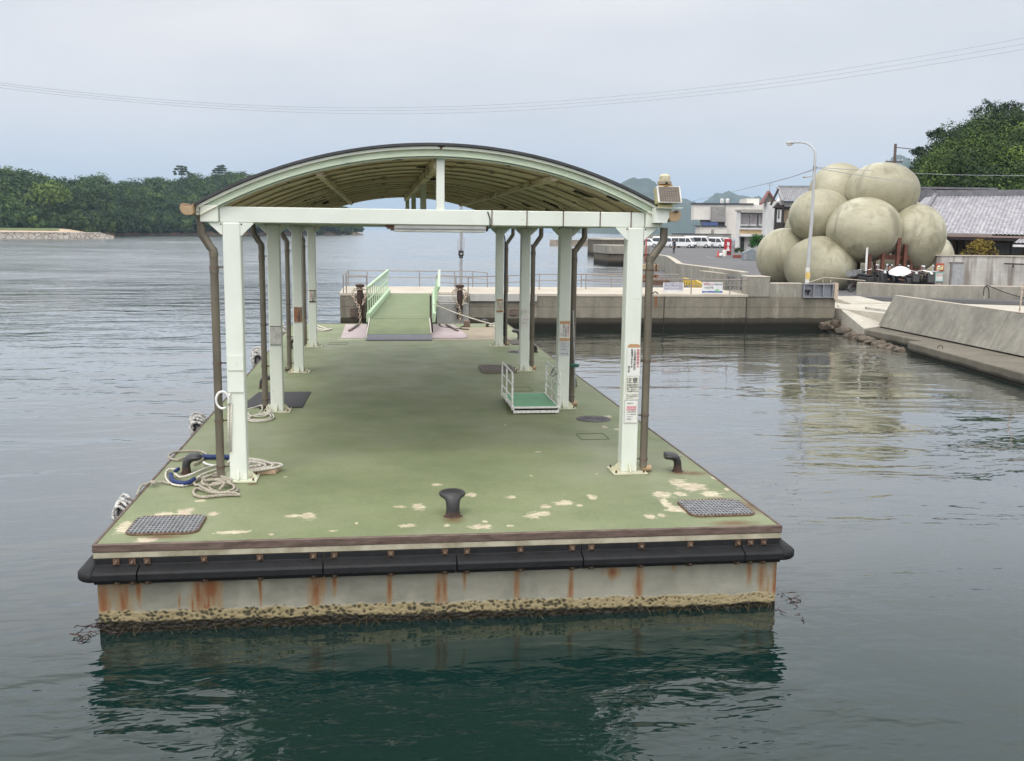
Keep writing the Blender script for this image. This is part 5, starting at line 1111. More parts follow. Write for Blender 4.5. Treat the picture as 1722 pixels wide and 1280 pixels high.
# ------------------------------------------------------------------ left island and cape
ISLE_D = [(-400,300),(0,318),(130,335),(200,385),(430,480),(600,590),(640,600)]
ISLE_T = [(-400,285),(0,283),(50,284),(95,298),(150,294),(200,303),(262,296),(300,298),(330,292),(400,286),(440,288),(480,300),(540,318),(585,336),(597,360),(606,392),(640,396)]
def islef(u, v):
    px = -400 + 1010*u; D0 = interp(ISLE_D, px); D = D0 + v*130; y = interp(ISLE_T, px); zt = gd(px, y, D0+60).z - 12.0
    zt = max(zt, .2); f = min(1, v/.45); pr2 = math.sin(f*math.pi/2)**.8; p = gd(px, 390, D); edge = min(1, max(0,(612-px)/18)) ; return (p.x, p.y, (-1 if v == 0 else 0) + max(.0, zt*pr2*edge) + (1.2 if v > .01 else 0)*edge)
ROCKY = G('island_ground'); g = ROCKY; sz = g.sep(g.pos())[2]
g.col(g.mix(g.ramp(g.math('MULTIPLY', g.math('ADD', sz, g.math('MULTIPLY', g.noise(.2,4), 4)), .1), [(.27,0),(.40,1)]), g.ramp(g.noise(.35,6,.7,(1,1,2)), [(.35,(.10,.06,.035)),(.65,(.30,.20,.12))]), (.022,.032,.016))); g.set(rough=.95)
grid_mesh('island', islef, 120, 16, ROCKY.m)
spots = []
for i in range(1700):
    u = rng.uniform(.28,.995) if i < 760 or i > 1100 else rng.uniform(.80,.992); v = rng.uniform(.008,.62) if i < 760 else (rng.uniform(.004,.25) if i < 1101 else rng.uniform(.003,.05)); x,y,z = islef(u,v); px = -400+1010*u; r = rng.uniform(3.0,6.8)*(1 if px < 560 else .55)*(1 if i < 1101 else .6)
    if px > 590 and v < .1: continue
    spots.append((x,y,z+r*(.75 if v > .1 else .5),r,r*.85,np.clip(.08+.55*rng.random()+(.3 if rng.random()<.1 else 0),0,1)))
forest('island_woodland', spots, ISLELEAF, 34, .50, 26, 'dark green woodland covering the island across the water on the left')
isl = [((305,281),9,4.6,.25,True,'flat topped pine rising above the island skyline, left of the canopy'),((372,280),9,5,.2,True,'spreading pine on the island skyline just above the canopy eave'),((78,306),11,6,1.0,False,'bright yellow green tree on the island above the beach'),((30,345),9,5,.7,False,'pale green tree at the left end of the beach'),((8,283),9,6,.8,False,'tall light green tree at the left edge of the picture'),((160,291),8,6,.6,False,'rounded tree standing proud of the island skyline')]
for (px,py), h, r, t_, fl_, lab in isl:
    D = interp(ISLE_D, px) + (60 if py < 300 else 6); p = gd(px, py, D); tree('pine_tree' if fl_ else 'broadleaf_tree', lab, (p.x,p.y,p.z-h+(.4 if fl_ else 0)), h, r, r*.8, ISLELEAF, t_, 46, 34, .5, .3, flat=fl_)
# beach, grass and stone revetment at the left
SAND = simple('pale_sand', (.50,.39,.27), .95, 0, .1, .2, (.36,.27,.18)); GRASS = simple('shore_grass', (.13,.17,.05), .95, 0, .2, .3, (.07,.10,.03))
b0_ = [gz(-420,402,.0), gz(0,402,.0), gz(130,402,.0), gz(188,401,.0)]
def beachf(u, v):
    px = -420+615*u; a = gz(px, 401.5, 0); c = gd(px, 390, interp(ISLE_D, px)+14); k = v; taper = min(1, max(.0, (200-px)/90)); p = Vector((a.x,a.y,0)).lerp(Vector((c.x,c.y,0)), k); return (p.x, p.y, (1.55+1.2*k)*taper - .25*(1-taper) if v > 0 else 1.5*taper-.3*(1-taper))
grid_mesh('beach', beachf, 40, 8, SAND)
def grassf(u, v):
    px = -420+520*u; p = Vector(beachf((px+420)/615, .30+.62*v+.03*math.sin(px*.2))); return (p.x,p.y,p.z+.12)
grid_mesh('shore_grass', grassf, 40, 4, GRASS)
g = G('stone_revetment'); vo = g.n('TexVoronoi'); vo.feature = 'DISTANCE_TO_EDGE'; vo.inputs['Scale'].default_value = .75; g.l(g.pos(), vo.inputs['Vector'])
g.col(g.mix(g.ramp(vo.outputs['Distance'], [(.015,1),(.06,0)]), g.ramp(g.noise(.6,4), [(.35,(.36,.31,.26)),(.65,(.52,.47,.41))]), (.06,.05,.045))); g.set(rough=.9)
m = MB(); q = []
for px in range(-420, 196, 12):
    a = gz(px, 401.5, 0); tp_ = min(1, max(.05,(200-px)/30)); q.append((a, tp_))
v = []
for a, tp_ in q: d = Vector((a.x,a.y,0)).normalized(); v += [(a.x-d.x*.6,a.y-d.y*.6,-.4),(a.x+d.x*.2,a.y+d.y*.2,1.62*tp_),(a.x+d.x*2.4,a.y+d.y*2.4,1.66*tp_),(a.x+d.x*2.4,a.y+d.y*2.4,-.4)]
n = len(q); m.add(v, [(4*i+k,4*i+(k+1)%4,4*i+4+(k+1)%4,4*i+4+k) for i in range(n-1) for k in range(4)]+[(0,1,2,3),(4*n-4,4*n-3,4*n-2,4*n-1)])
tag(m.build('stone_revetment', g.m), 'low wall of pale fitted stones below the beach at the left', 'revetment')
# ------------------------------------------------------------------ far mountains
FARM = simple('wooded_mountain', (.035,.055,.03), .95, 0, .2, .02, (.02,.035,.02))
from mathutils import noise as nz
def mountain(tab, D, depth, x0, x1):
    def f(u, v):
        px = x0 + (x1-x0)*u; y = interp(tab, px); top = gd(px, y, D).z; DD = D + depth*(v-.5); k = math.sin(math.pi*min(max(v,0),1))**.8
        p = gd(px, 390, DD); h = top*k; h += nz.fractal(Vector((p.x*.012,p.y*.012,0)), .8, 2, 5)*top*.13*k + nz.noise(Vector((p.x*.06,p.y*.06,1)))*4.5*k; return (p.x, p.y, h-3)
    return f
M1 = [(900,392),(960,388),(1000,360),(1040,312),(1063,304),(1090,306),(1112,318),(1140,330),(1170,343),(1195,362),(1230,380),(1300,392)]
M2 = [(1130,392),(1150,362),(1180,339),(1205,324),(1223,317),(1240,327),(1262,334),(1290,335),(1330,345),(1400,350)]
M3 = [(1380,392),(1420,320),(1450,290),(1480,276),(1510,263),(1530,268),(1600,290),(1700,300),(1800,390)]
M0 = [(560,391),(700,388),(800,387),(900,388),(1000,389),(1100,390),(1200,392)]
for tab, D, dp, a, b in ((M1,2300,700,900,1300),(M2,2700,700,1120,1420),(M3,2400,600,1370,1810)): grid_mesh('mountain', mountain(tab, D, dp, a, b), 200, 20, FARM)
# breakwaters and far dock
STONEP = simple('pinkish_stone', (.38,.32,.26), .9, 0, .15, 1.2, (.24,.20,.16))
t = thing('breakwater', 'long low stone breakwater across the harbour mouth', 'breakwater', gz(1000,413,0)); a, b = gz(930,413,0), gz(1085,413.5,0)
m = MB(); m.beam(Vector((a.x,a.y,.5)), Vector((b.x,b.y,.5)), 3, 1.6); m.build('wall', STONEP, t); m = MB(); m.beam(Vector((a.x,a.y,1.35)), Vector((b.x,b.y,1.35)), 3.2, .1); m.build('coping', COPING, t)
t = thing('dock_block', 'grey concrete dock block with dark underside beyond the pier railing', 'dock', gz(1036,447,0)); a, b = gz(1021,446.5,0), gz(1058,446.5,0)
m = MB(); m.box(a.x,b.x+2,a.y,a.y+7,1.15,2.05); m.build('deck', WALLC, t, bevel=.05); m = MB(); m.box(a.x+.1,b.x+2,a.y+.2,a.y+7,-.8,1.149); m.build('support', DARKQ, t)
t = thing('dock_block', 'smaller dark dock block behind the grey one', 'dock', gz(1018,432,0)); a = gz(1013,432,0); m = MB(); m.box(a.x,a.x+6,a.y,a.y+10,-.5,2.3); m.build('block', DARKQ, t); m = MB(); m.box(a.x-.1,a.x+6.1,a.y-.1,a.y+10,2.301,2.5); m.build('deck', COPING, t)
m = MB(); c = gz(1000.5,413,0); c = gz(1001,414,0); m.ball((c.x,c.y,.5),(.9,.9,1.0),12,8); tag(m.build('buoy', BLK, smooth='all'), 'small dark buoy against the breakwater', 'buoy')
# ------------------------------------------------------------------ houses
def fb(m, P, x0, x1, yt, yb, d0, d1):
    """a block behind a facade plane: seen edges x0..x1, top yt, foot yb, from d0 (towards us) to d1 behind"""
    a = P.at(x0, (yt+yb)/2); b = P.at(x1, (yt+yb)/2); xm = (x0+x1)/2; zt = P.at(xm, yt).z; zb = P.at(xm, yb).z; n_ = P.n
    A = [a+n_*d0, b+n_*d0, b-n_*d1, a-n_*d1]; m.add([(p.x,p.y,zb) for p in A]+[(p.x,p.y,zt) for p in A], [(0,3,2,1),(4,5,6,7),(0,1,5,4),(1,2,6,5),(2,3,7,6),(3,0,4,7)]); return m
CREAMW = simple('cream_render', (.68,.655,.60), .85, 0, .07, .6, (.60,.57,.51)); WHITEW = simple('white_render', (.72,.71,.69), .8, 0, .05, .6, (.60,.59,.57)); GLASSD = simple('dark_window_glass', (.06,.065,.07), .12, 0, .3, 1, (.12,.12,.12), spec=.8)
FRAMEW = simple('pale_window_frame', (.58,.58,.58), .5); DARKR = simple('dark_roof_edge', (.05,.055,.07), .6); GREYW = simple('grey_block_wall', (.29,.27,.24), .9, 0, .12, .8, (.21,.195,.17), sc=(1,1,.3)); OCHRE = simple('ochre_band', (.62,.46,.26), .8); DTIMB = simple('dark_timber', (.030,.022,.02), .7, 0, .2, 6); TILEG = simple('grey_roof_tile', (.27,.27,.28), .55, 0, .15, 3, (.16,.16,.17)); REDR = simple('red_metal_roof', (.26,.09,.07), .6)
Pc = Plane(1200, 185, -8)
t = thing('cream_building', 'large windowless cream building with rooftop tanks behind the parked vans', 'building', Pc.at(1220,402))
m = MB(); fb(m,Pc,1167,1219,344,370,0,3); fb(m,Pc,1219.2,1345,344,402,0,6); fb(m,Pc,1174,1219,381,402,1.5,3); fb(m,Pc,1182,1219,370.2,380.9,-2,3); m.build('wall', CREAMW, t)
m = MB(); fb(m,Pc,1166,1219,341.5,343.8,.3,3); fb(m,Pc,1219.2,1267,341.8,343.8,.3,6); fb(m,Pc,1171,1219,379.5,380.8,1.8,3); m.build('roof_edge', DARKR, t)
m = MB(); fb(m,Pc,1195,1217,348,373,1.2,0); m.build('stair_cage', simple('cage_grey',(.30,.29,.28),.7,.2,.2,1.5,(.20,.19,.18),sc=(1,1,3)), t)
m = MB(); fb(m,Pc,1180,1205,374,379.3,1.2,0); m.build('awning', simple('blue_tarp',(.06,.10,.25),.6), t)
for x in (1214,1223.5): c = Pc.at(x,339,-2); m = MB(); m.lathe((c.x,c.y,c.z-.3),[(.30,0),(.36,.3),(.36,.7),(.2,.8)],12); m.build('water_tank', WHITEW, t, smooth=True)
m = MB(); fb(m,Pc,1193,1197.5,386,393,1.7,-1.5); m.build('vent', GREYW, t)
m = MB(); fb(m,Pc,1268,1290,332,343,-6,12); m.build('stair_tower', CREAMW, t)
Pw = Plane(1180, 178, -8); t = thing('boundary_wall', 'tall grey block wall running behind the parked vans', 'wall', Pw.at(1180,410)); m = MB(); fb(m,Pw,1131,1229,394.5,425,0,.4); m.build('wall', GREYW, t); m = MB(); fb(m,Pw,1130,1230,393,394.4,.1,.5); m.build('coping', DARKR, t)
t = thing('boundary_wall', 'paler grey wall behind the leftmost parked car', 'wall', Pw.at(1110,410)); m = MB(); fb(m,Pw,1060,1130.5,394.5,425,0,.4); m.build('wall', WALLC, t)
# white two-storey office
Ph = Plane(1262, 138, -10)
t = thing('white_office', 'two storey white building with balcony windows and ochre band', 'building', Ph.at(1262,428))
m = MB(); fb(m,Ph,1243,1244.5,354,427,.0,2.6); fb(m,Ph,1244.6,1300,384,427,-.5,2.6); fb(m,Ph,1244.6,1300,357,384,-1.2,2.6); m.build('wall', WHITEW, t)
m = MB(); fb(m,Ph,1242,1302,352.5,355.2,.8,2.8); m.build('roof_slab', simple('roof_slab',(.42,.39,.36),.8), t)
m = MB(); fb(m,Ph,1243.5,1300,383.2,386.4,.6,.4); m.build('balcony', FRAMEW, t); m = MB(); fb(m,Ph,1243.2,1300,386.6,393.5,.2,.4); m.build('band', OCHRE, t)
for x0, x1 in ((1246.5,1260),(1261.5,1273),(1277,1292)):
    m = MB(); fb(m,Ph,x0,x1,360.5,380,-1.0,.3); w_ = m.build('window', FRAMEW, t); m = MB(); fb(m,Ph,x0+1.2,x1-1.2,361.5,376,-.9,.2); m.build('pane', simple('curtained_pane',(.30,.27,.28),.3,0,.1,2), w_)
m = MB(); fb(m,Ph,1243.2,1300,393.6,398,1.0,.0); m.build('porch_canopy', WHITEW, t)
m = MB(); fb(m,Ph,1246,1252,399,423,-.3,.3); m.build('door', GLASSD, t); m = MB(); fb(m,Ph,1266,1275,398.5,410,-.3,.3); m.build('window', GLASSD, t)
# white gabled house with dark bay
Pg = Plane(1300, 112, -12)
t = thing('gabled_house', 'narrow white house with steep gable and small dark windows', 'house', Pg.at(1294,430))
m = MB(); fb(m,Pg,1290,1303,343,432,0,.6); m.build('wall', WHITEW, t)
m = MB(); a, b, c = Pg.at(1281,341.5,.5), Pg.at(1294,320.5,.5), Pg.at(1307,341.5,.5); n_ = Pg.n
m.add([a,b,c,a-n_*1.6,b-n_*1.6,c-n_*1.6, a+Vector((0,0,-.18)), b+Vector((0,0,-.22)), c+Vector((0,0,-.18)), a-n_*1.6+Vector((0,0,-.18)), b-n_*1.6+Vector((0,0,-.22)), c-n_*1.6+Vector((0,0,-.18))],[(0,1,4,3),(1,2,5,4),(6,9,10,7),(7,10,11,8),(0,6,7,1),(1,7,8,2),(0,3,9,6),(2,8,11,5)]); m.build('roof', REDR, t)
m = MB(); a, b, c = Pg.at(1284,341.5), Pg.at(1294,325), Pg.at(1303,341.5); m.add([a,b,c,a-n_*.2,b-n_*.2,c-n_*.2],[(0,1,2),(3,5,4),(0,3,4,1),(1,4,5,2)]); m.build('gable', GREYW, t)
for x in (1292.0,1297.0): m = MB(); fb(m,Pg,x,x+2.6,361,374,.05,.1); m.build('window', GLASSD, t)
m = MB(); fb(m,Pg,1289,1300.5,374.5,381,.8,0); m.build('window_box', DTIMB, t); m = MB(); fb(m,Pg,1287,1312,389,391.5,1.5,0); m.build('awning', REDR, t); m = MB(); fb(m,Pg,1290,1302,394,404,.06,.1); m.build('door', GLASSD, t)
Pk = Plane(1320, 106, -12)
t = thing('tiled_house', 'white plaster house with dark timber bay and grey tiled roof behind the balls', 'house', Pk.at(1330,440))
m = MB(); fb(m,Pk,1303.5,1420,338.5,440,0,8); m.build('wall', WHITEW, t)
m = MB(); fb(m,Pk,1301.5,1316,345,390,.7,0); m.build('bay', DTIMB, t, bevel=.05); m = MB(); a,b,c = Pk.at(1301,350,.9), Pk.at(1309,340.5,.9), Pk.at(1317,349.5,.9); n_=Pk.n; m.add([a,b,c,a-n_,b-n_,c-n_],[(0,1,2),(3,5,4),(0,3,4,1),(1,4,5,2)]); m.build('bay_gable', DTIMB, t)
m = MB(); fb(m,Pk,1304.5,1311.5,353,374,.75,-.6); m.build('window', FRAMEW, t); m = MB(); fb(m,Pk,1306,1308.6,354,368,.80,-.7); m.build('pane', GLASSD, t)
m = MB(); fb(m,Pk,1318,1352,352,375,.08,0); m.build('blind', simple('tan_blind',(.33,.25,.16),.8), t); m = MB(); fb(m,Pk,1317,1352,348,351.8,.3,0); m.build('timber_band', DTIMB, t); m = MB(); fb(m,Pk,1317,1352,375.2,398,.2,0); m.build('timber_band', DTIMB, t)
def tiled(P, L0, L1, R1, R0, name, t, cols, rows, amp, mat, d=.0, back=6.0, th=.12):
    """roof slope between eave L0-R0 and ridge L1-R1 as rows of curved tiles"""
    m = MB(); nu, nv = cols*6, rows*3; vs = []
    n3 = ((R0-L0).cross(L1-L0)).normalized(); n3 = n3 if n3.z > 0 else -n3
    for i in range(nu+1):
        for j in range(nv+1):
            u, v = i/nu, j/nv; p = (L0.lerp(R0,u)).lerp(L1.lerp(R1,u), v); w_ = abs(math.sin(math.pi*u*cols))**.7; st = (1 - (v*rows) % 1)*.5 if j < nv else 0
            vs.append(p + n3*amp*(w_ + st*.9))
    m.add(vs, [(i*(nv+1)+j, (i+1)*(nv+1)+j, (i+1)*(nv+1)+j+1, i*(nv+1)+j+1) for i in range(nu) for j in range(nv)]); return m.build(name, mat, t)
# eave toward us
L0, R0_ = Pk.at(1317,339,1.0), Pk.at(1400,339,1.0); L1, R1_ = Pk.at(1309,316.5,-3.5), Pk.at(1400,316.5,-3.5); tiled(Pk, L0, L1, R1_, R0_, 'roof', t, 26, 10, .07, TILEG)
m = MB(); m.beam(L1+Vector((0,0,.1)),R1_+Vector((0,0,.1)),.35,.3); m.beam(L0+Vector((-.05,0,.03)),L1+Vector((-.05,0,.05)),.28,.22); m.build('ridge', TILEG, t)
m = MB(); q = [Pk.at(1303.5,346), Pk.at(1312,323,-2.5), Pk.at(1320,340)]; m.add(q+[k-Pk.n*.3 for k in q],[(0,1,2),(3,5,4),(0,3,4,1),(1,4,5,2)]); m.build('gable', WHITEW, t); m = MB(); m.beam(Pk.at(1296,345,.9),Pk.at(1309,318,.9),.25,.18); m.build('barge_board', DTIMB, t)
# TV antenna
c = Pg.at(1294,322,-1); t = thing('antenna', 'thin television antenna above the gabled house', 'antenna', c); m = MB(); m.tube([c, c+Vector((0,0,.9))],.03,5); m.tube([c+Vector((-.35,0,.75)),c+Vector((.35,0,.8))],.02,5); m.tube([c+Vector((-.3,0,.6)),c+Vector((.3,.1,.62))],.02,5); m.build('mast', GALV, t)
# ------------------------------------------------------------------ big tiled house at the right
TILEL = G('silver_roof_tiles'); g = TILEL; g.col(g.mix(g.ramp(g.noise(2.8,3,.6), [(.45,0),(.62,1)]), g.ramp(g.noise(9,2,.5), [(.3,(.19,.185,.20)),(.7,(.29,.28,.305))]), (.37,.355,.38))); g.set(rough=.4, spec=.6); TILEL = g.m
RIDGEM = simple('dark_ridge_tiles', (.17,.17,.185), .5, 0, .12, 3, (.10,.10,.11))
Pt = Plane(1650, 60, -4); t = thing('tiled_house', 'long low traditional house with silvery tiled hip roof and brown timber walls', 'house', Pt.at(1650,470))
L0, R0_ = Pt.at(1562,394.5,1.0), Pt.at(2050,404,1.0); L1, R1_ = Pt.at(1574,330,-3.8), Pt.at(2050,327,-3.8)
L0 = Pt.at(1538,392.5,1.0)
tiled(Pt, L0, L1, R1_, R0_, 'roof', t, 74, 17, .055, TILEL)
BRNW = simple('brown_timber_wall', (.11,.062,.04), .8, 0, .25, 1.6, (.05,.033,.026), sc=(3,3,.4))
m = MB(); fb(m,Pt,1530,2040,399,470,-.3,7); m.build('wall', BRNW, t)
m = MB(); m.beam(L1+Vector((-.1,0,.12)),R1_+Vector((0,0,.12)),.34,.42); m.build('ridge', RIDGEM, t); m = MB(); m.beam(L0+Vector((0,-.02,.08)),L1+Vector((0,0,.14)),.20,.20); m.build('hip_ridge', RIDGEM, t)
m = MB(); m.add([L0, L1, Pt.at(1556,332,-7.0), Pt.at(1490,392,-6.0)], [(0,1,2,3)]); m.build('hip_slope', TILEL, t)
m = MB(); m.beam(L0+Vector((-.2,-.05,-.08)), R0_+Vector((0,-.05,-.08)), .10,.10); m.build('gutter', simple('copper_gutter',(.30,.21,.19),.5,.3), t)
m = MB(); m.beam(L0+Vector((0,.15,-.22)), R0_+Vector((0,.15,-.22)), .4,.12); m.build('eave_board', DTIMB, t)
for x0, x1, y0, y1 in ((1590,1602,404,430),(1673,1700,408,428),(1702,1722,408,428),(1625,1636,418,430)):
    m = MB(); fb(m,Pt,x0,x1,y0,y1,-.25,.1); m.build('window', simple('shuttered_window',(.06,.06,.055),.4), t)
for x in (1612,1622,1668): m = MB(); fb(m,Pt,x,x+2.2,398,436,-.22,.1); m.build('timber_post', DTIMB, t)
t2 = thing('tiled_roof_house', 'darker tiled roof rising just behind the silvery roof ridge', 'house', gd(1640,400,75)); P5 = Plane(1640,75,-4)
m = MB(); fb(m,P5,1555,1672,318,402,0,5); m.build('wall', GREYW, t2)
m = MB(); fb(m,P5,1549,1674,315.5,318.5,.3,5); fb(m,P5,1548,1556,319,338,.9,4); fb(m,P5,1556.5,1562,320,332,.9,4); m.build('ridge', RIDGEM, t2)
# small roof corner at the right edge
t3 = thing('lean_to_roof', 'small tiled lean-to roof at the right edge beside the brown wall', 'roof', Pt.at(1715,410)); a,b = Pt.at(1704,410,2.2), Pt.at(1800,412,2.2); c,d = Pt.at(1714,402,.8), Pt.at(1800,402,.8); tiled(Pt, a, c, d, b, 'tiles', t3, 16, 4, .05, TILEL); m = MB(); m.beam(a+Vector((0,0,-.1)),b+Vector((0,0,-.1)),.1,.12); m.build('fascia', WHITEW, t3)
m = MB(); m.beam(Pt.at(1760,410,1.8), Pt.at(1760,445,1.8), .1,.1, up=(0,1,0)); m.build('support', DTIMB, t3)
# golden shrub in front of the brown wall
p = gz(1647,470,.9); p = Pt.at(1648,436,1.5)
t = thing('shrub', 'yellow brown shrub in front of the timber house wall', 'shrub', (p.x,p.y,.9)); P,r,T = crown((0,0,p.z-.9+.3), .85,.75, 26, 60,.1,.6); Q,TT = cards(P,r,40,.07,T); card_obj('foliage', Q, TT, leafmat('yellowing_leaves', [(0,(.06,.05,.015)),(.5,(.17,.13,.03)),(1,(.30,.22,.05))]), t); m = MB()
for k in range(5): m.tube([(0,0,0),(.1*math.cos(k*1.3),.1*math.sin(k*1.3),1.0),(.45*math.cos(k*1.3),.45*math.sin(k*1.3),p.z-.6)],.02,5)
m.build('stem', BARK, t, local=True)
# block wall with posters and a grey door
Pb = Plane(1650, 50, -3)
g = G('stained_block_wall'); s3 = g.sep(g.pos()); b = g.ramp(g.noise(1.1,5,.65), [(.3,(.33,.31,.28)),(.65,(.50,.48,.45))]); st = g.ramp(g.noise(1.5,4,.6,(2.2,2.2,.18)), [(.45,0),(.6,1)]); b = g.mix(g.math('MULTIPLY',st,.65), b, (.13,.105,.08)); b = g.mix(g.math('MULTIPLY', g.math('LESS_THAN', g.math('FRACT', g.math('MULTIPLY', s3[2], 5)), .06), .3), b, (.2,.19,.17)); g.col(b); g.set(rough=.9); BLOCKW = g.m
t = thing('block_wall', 'stained pale block wall with a grey door panel in front of the timber house', 'wall', Pb.at(1650,480)); m = MB(); fb(m,Pb,1573,2000,432.5,500,0,.25); m.build('wall', BLOCKW, t); m = MB(); fb(m,Pb,1572,2001,430.8,432.4,.05,.3); m.build('coping', COPING, t)
m = MB(); fb(m,Pb,1599.5,1619,442.5,500,.04,0); m.build('door', simple('grey_door',(.34,.345,.35),.6), t); m = MB(); fb(m,Pb,1596.5,1599,441,500,.07,0); fb(m,Pb,1596.5,1620,440.8,442,.08,0); m.build('door_frame', simple('door_frame',(.20,.19,.18),.6), t)
for px, py, nm, lab in ((1580,449,'poster','red and yellow framed poster on the block wall'),(1579,466,'poster','pale green notice board under the red poster')):
    up = py < 460; t = thing(nm, lab, 'poster', Pb.at(px,py,.06)); m = MB(); fb(m,Pb,px-7,px+7,py-(6 if up else 8),py+(6.5 if up else 8),.04,-.02); m.build('frame', simple('poster_red' if up else 'poster_green', (.42,.08,.04) if up else (.25,.45,.38), .6), t)
    m = MB(); fb(m,Pb,px-5.6,px+5.2,py-(3.4 if up else 6),py+(4.6 if up else 6.4),.05,-.042); m.build('print', simple('poster_yellow' if up else 'poster_white', (.62,.55,.28) if up else (.66,.68,.66), .6), t)
    a = Pb.at(px-4.6, py-3.0 if up else py-3.5, .056); text('lettering', '直島の宿\n案内図' if up else 'お知らせ\nバスのりば', t, a, Pb.d, UP, .075, RED)
# ------------------------------------------------------------------ cluster of white balls over the waiting shelter
g = G('weathered_shell'); s = g.sep(g.pos()); b = g.ramp(g.noise(.4,4,.55), [(.30,(.20,.19,.125)),(.5,(.33,.31,.215)),(.68,(.47,.45,.345))]); k_ = g.ramp(g.noise(.55,3,.6,(1.6,1.6,.6),loc=(3,1,0),dist=1.0), [(.50,0),(.66,1)]); b = g.mix(g.math('MULTIPLY',k_,.72), b, (.14,.13,.08))
vc = g.n('TexVoronoi'); vc.inputs['Scale'].default_value = .9; g.l(g.pos(), vc.inputs['Vector']); b = g.mix(.10, b, g.ramp(g.sep(vc.outputs['Color'])[0], [(0,(.20,.19,.12)),(1,(.60,.57,.45))]))
l_ = g.ramp(g.noise(2.4,4,.7,(1,1,3.5),dist=.4), [(.56,0),(.60,1)]); b = g.mix(g.math('MULTIPLY',l_,.22), b, (.17,.16,.10)); g.col(b); g.set(rough=.5, spec=.4); g.bump(g.noise(3,4,.6), .08, .03); SHELL = g.m
bp_ = thing('ball_pavilion', 'shelter made of a heap of large weathered cream balls beside the road', 'pavilion', gd(1430,484,50))
bl = [(1411,322,46,44,51.5),(1484,321,55,43.5,50.2),(1380,364,49.5,43,50.0),(1453,387,57.5,51,48.6),(1541,396,43.5,47.5,49.6),(1318,432,44,46,50.6),(1379,449,56,49,48.4),(1572,436,28,36,56),(1521,372,32,36,53.5),(1352,385,30,32,53.0),(1493,452,44,34,55.5),(1545,458,36,30,54.5)]
for i, (px,py,rx,rz2,D) in enumerate(bl):
    c = gd(px,py,D); a = rx*D/F; b_ = rz2*D/F; m = MB(); fn = None
    if i in (4,1):
        tgt = (gd(1547,449,D)-c).normalized() if i == 4 else (gd(1508,368,D)-c).normalized()
        fn = lambda v, c=c, tgt=tgt: c + (v-c)*(1+.17*max(0,(v-c).normalized().dot(tgt))**7)
    m.ball(c, (a,a,b_), 48, 30, fn)
    zb = .9
    m.v = [Vector((v.x,v.y,max(v.z,zb-.3))) for v in m.v]
    m.build('ball', SHELL, bp_, smooth='all')
FR_ = simple('reddish_timber_frame', (.15,.05,.028), .6, 0, .15, 8, (.08,.03,.02))
def fp(px,py,D): return gd(px,py,D)
m = MB()
for px, D in ((1462,47.6),(1484,47.8),(1509,48.0),(1521,48.4),(1532,48.9)):
    a = gd(px,440,D); m.box(a.x-.07,a.x+.07,a.y-.07,a.y+.07,.9,3.0)
m.build('frame_post', FR_, bp_); m = MB(); a,b = gd(1478,432,47.9), gd(1536,434,48.9); m.beam(a,b,.12,.22); m.beam(gd(1510,424,48),gd(1512,400,48),.16,.16,up=(0,1,0)); m.build('frame_beam', FR_, bp_)
m = MB(); m.beam(gd(1470,440,48.3),gd(1476,468,48.3),.1,.1,up=(0,1,0)); m.beam(gd(1541,452,48.3),gd(1523,476,48.3),.1,.1,up=(0,1,0)); m.beam(gd(1548,448,48.3),gd(1541,478,48.3),.1,.1,up=(0,1,0)); m.beam(gd(1548,448,48.5),gd(1563,478,48.5),.08,.08,up=(0,1,0)); m.build('frame_brace', FR_, bp_)
m = MB(); a,b = gd(1432,445,50.5), gd(1447,445,50.5); m.beam(Vector((a.x,a.y,1.9)),Vector((b.x,b.y,1.9)),.1,2.1); m.build('red_panel', FR_, bp_)
c = gz(1455,484,.9); c = gd(1455,470,47.2); t = thing('marker_post', 'slim white post in front of the red shelter panel', 'post', (c.x,c.y,.9)); m = MB(); m.tube([(c.x,c.y,.9),(c.x,c.y,2.85)],.05,8); m.build('shaft', WHITEW, t)
# ------------------------------------------------------------------ street lamp, power pole, wires
c = gz(1357,477,1.25); c = gd(1357,477,41); t = thing('street_lamp', 'tall pale street lamp with curved arm standing in front of the balls', 'street lamp', (c.x,c.y,.9))
top = gd(1370.5,268,41); m = MB(); P = [(c.x,c.y,.9), (gd(1364,380,41)), top]; end = gd(1331,240,41.6)
q = [gd(1370.5,268,41), gd(1371,256,41), gd(1366,247,41.1), gd(1357,241.5,41.2), gd(1346,239.5,41.3), gd(1334,240,41.6)]
m.tube([(c.x,c.y,.9),gd(1358.5,450,41)],[.085,.08],12); m.build('base', simple('lamp_base_white',(.62,.62,.60),.5), t, smooth=True)
m = MB(); m.tube([gd(1358.5,449.8,41),gd(1365,370,41)]+q,[.075,.065,.05,.042,.038,.035,.032,.03],12); m.build('pole', simple('lamp_pole',(.42,.43,.44),.5,.2,.06,4), t, smooth=True)
m = MB(); a = gd(1358.3,463.5,40.99); m.lathe((a.x,a.y,a.z-.13),[(.09,0),(.09,.26)],12); m.build('yellow_band', simple('yellow_band',(.62,.45,.15),.6), t)
m = MB(); a = gd(1328.5,240.5,41.6); m.ball(a,(.17,.09,.075),12,8); m.build('lamp_head', simple('lamp_head',(.42,.43,.42),.5), t, smooth=True); m = MB(); m.ball(a+Vector((-.02,0,-.04)),(.12,.07,.08),12,8); m.build('lens', simple('lamp_lens',(.66,.66,.62),.2), t, smooth=True)
m = MB(); m.tube([gd(1369.5,285,41),gd(1368,296,41),gd(1356,298,41)],.022,6); a = gd(1353,297.5,41); m.ball(a,(.09,.06,.045),10,6); m.build('side_lamp', GALV, t)
m = MB(); a = gd(1370,283,41); m.obox(a,.12,.08,.14); m.build('cable_bracket', STEELR, t)
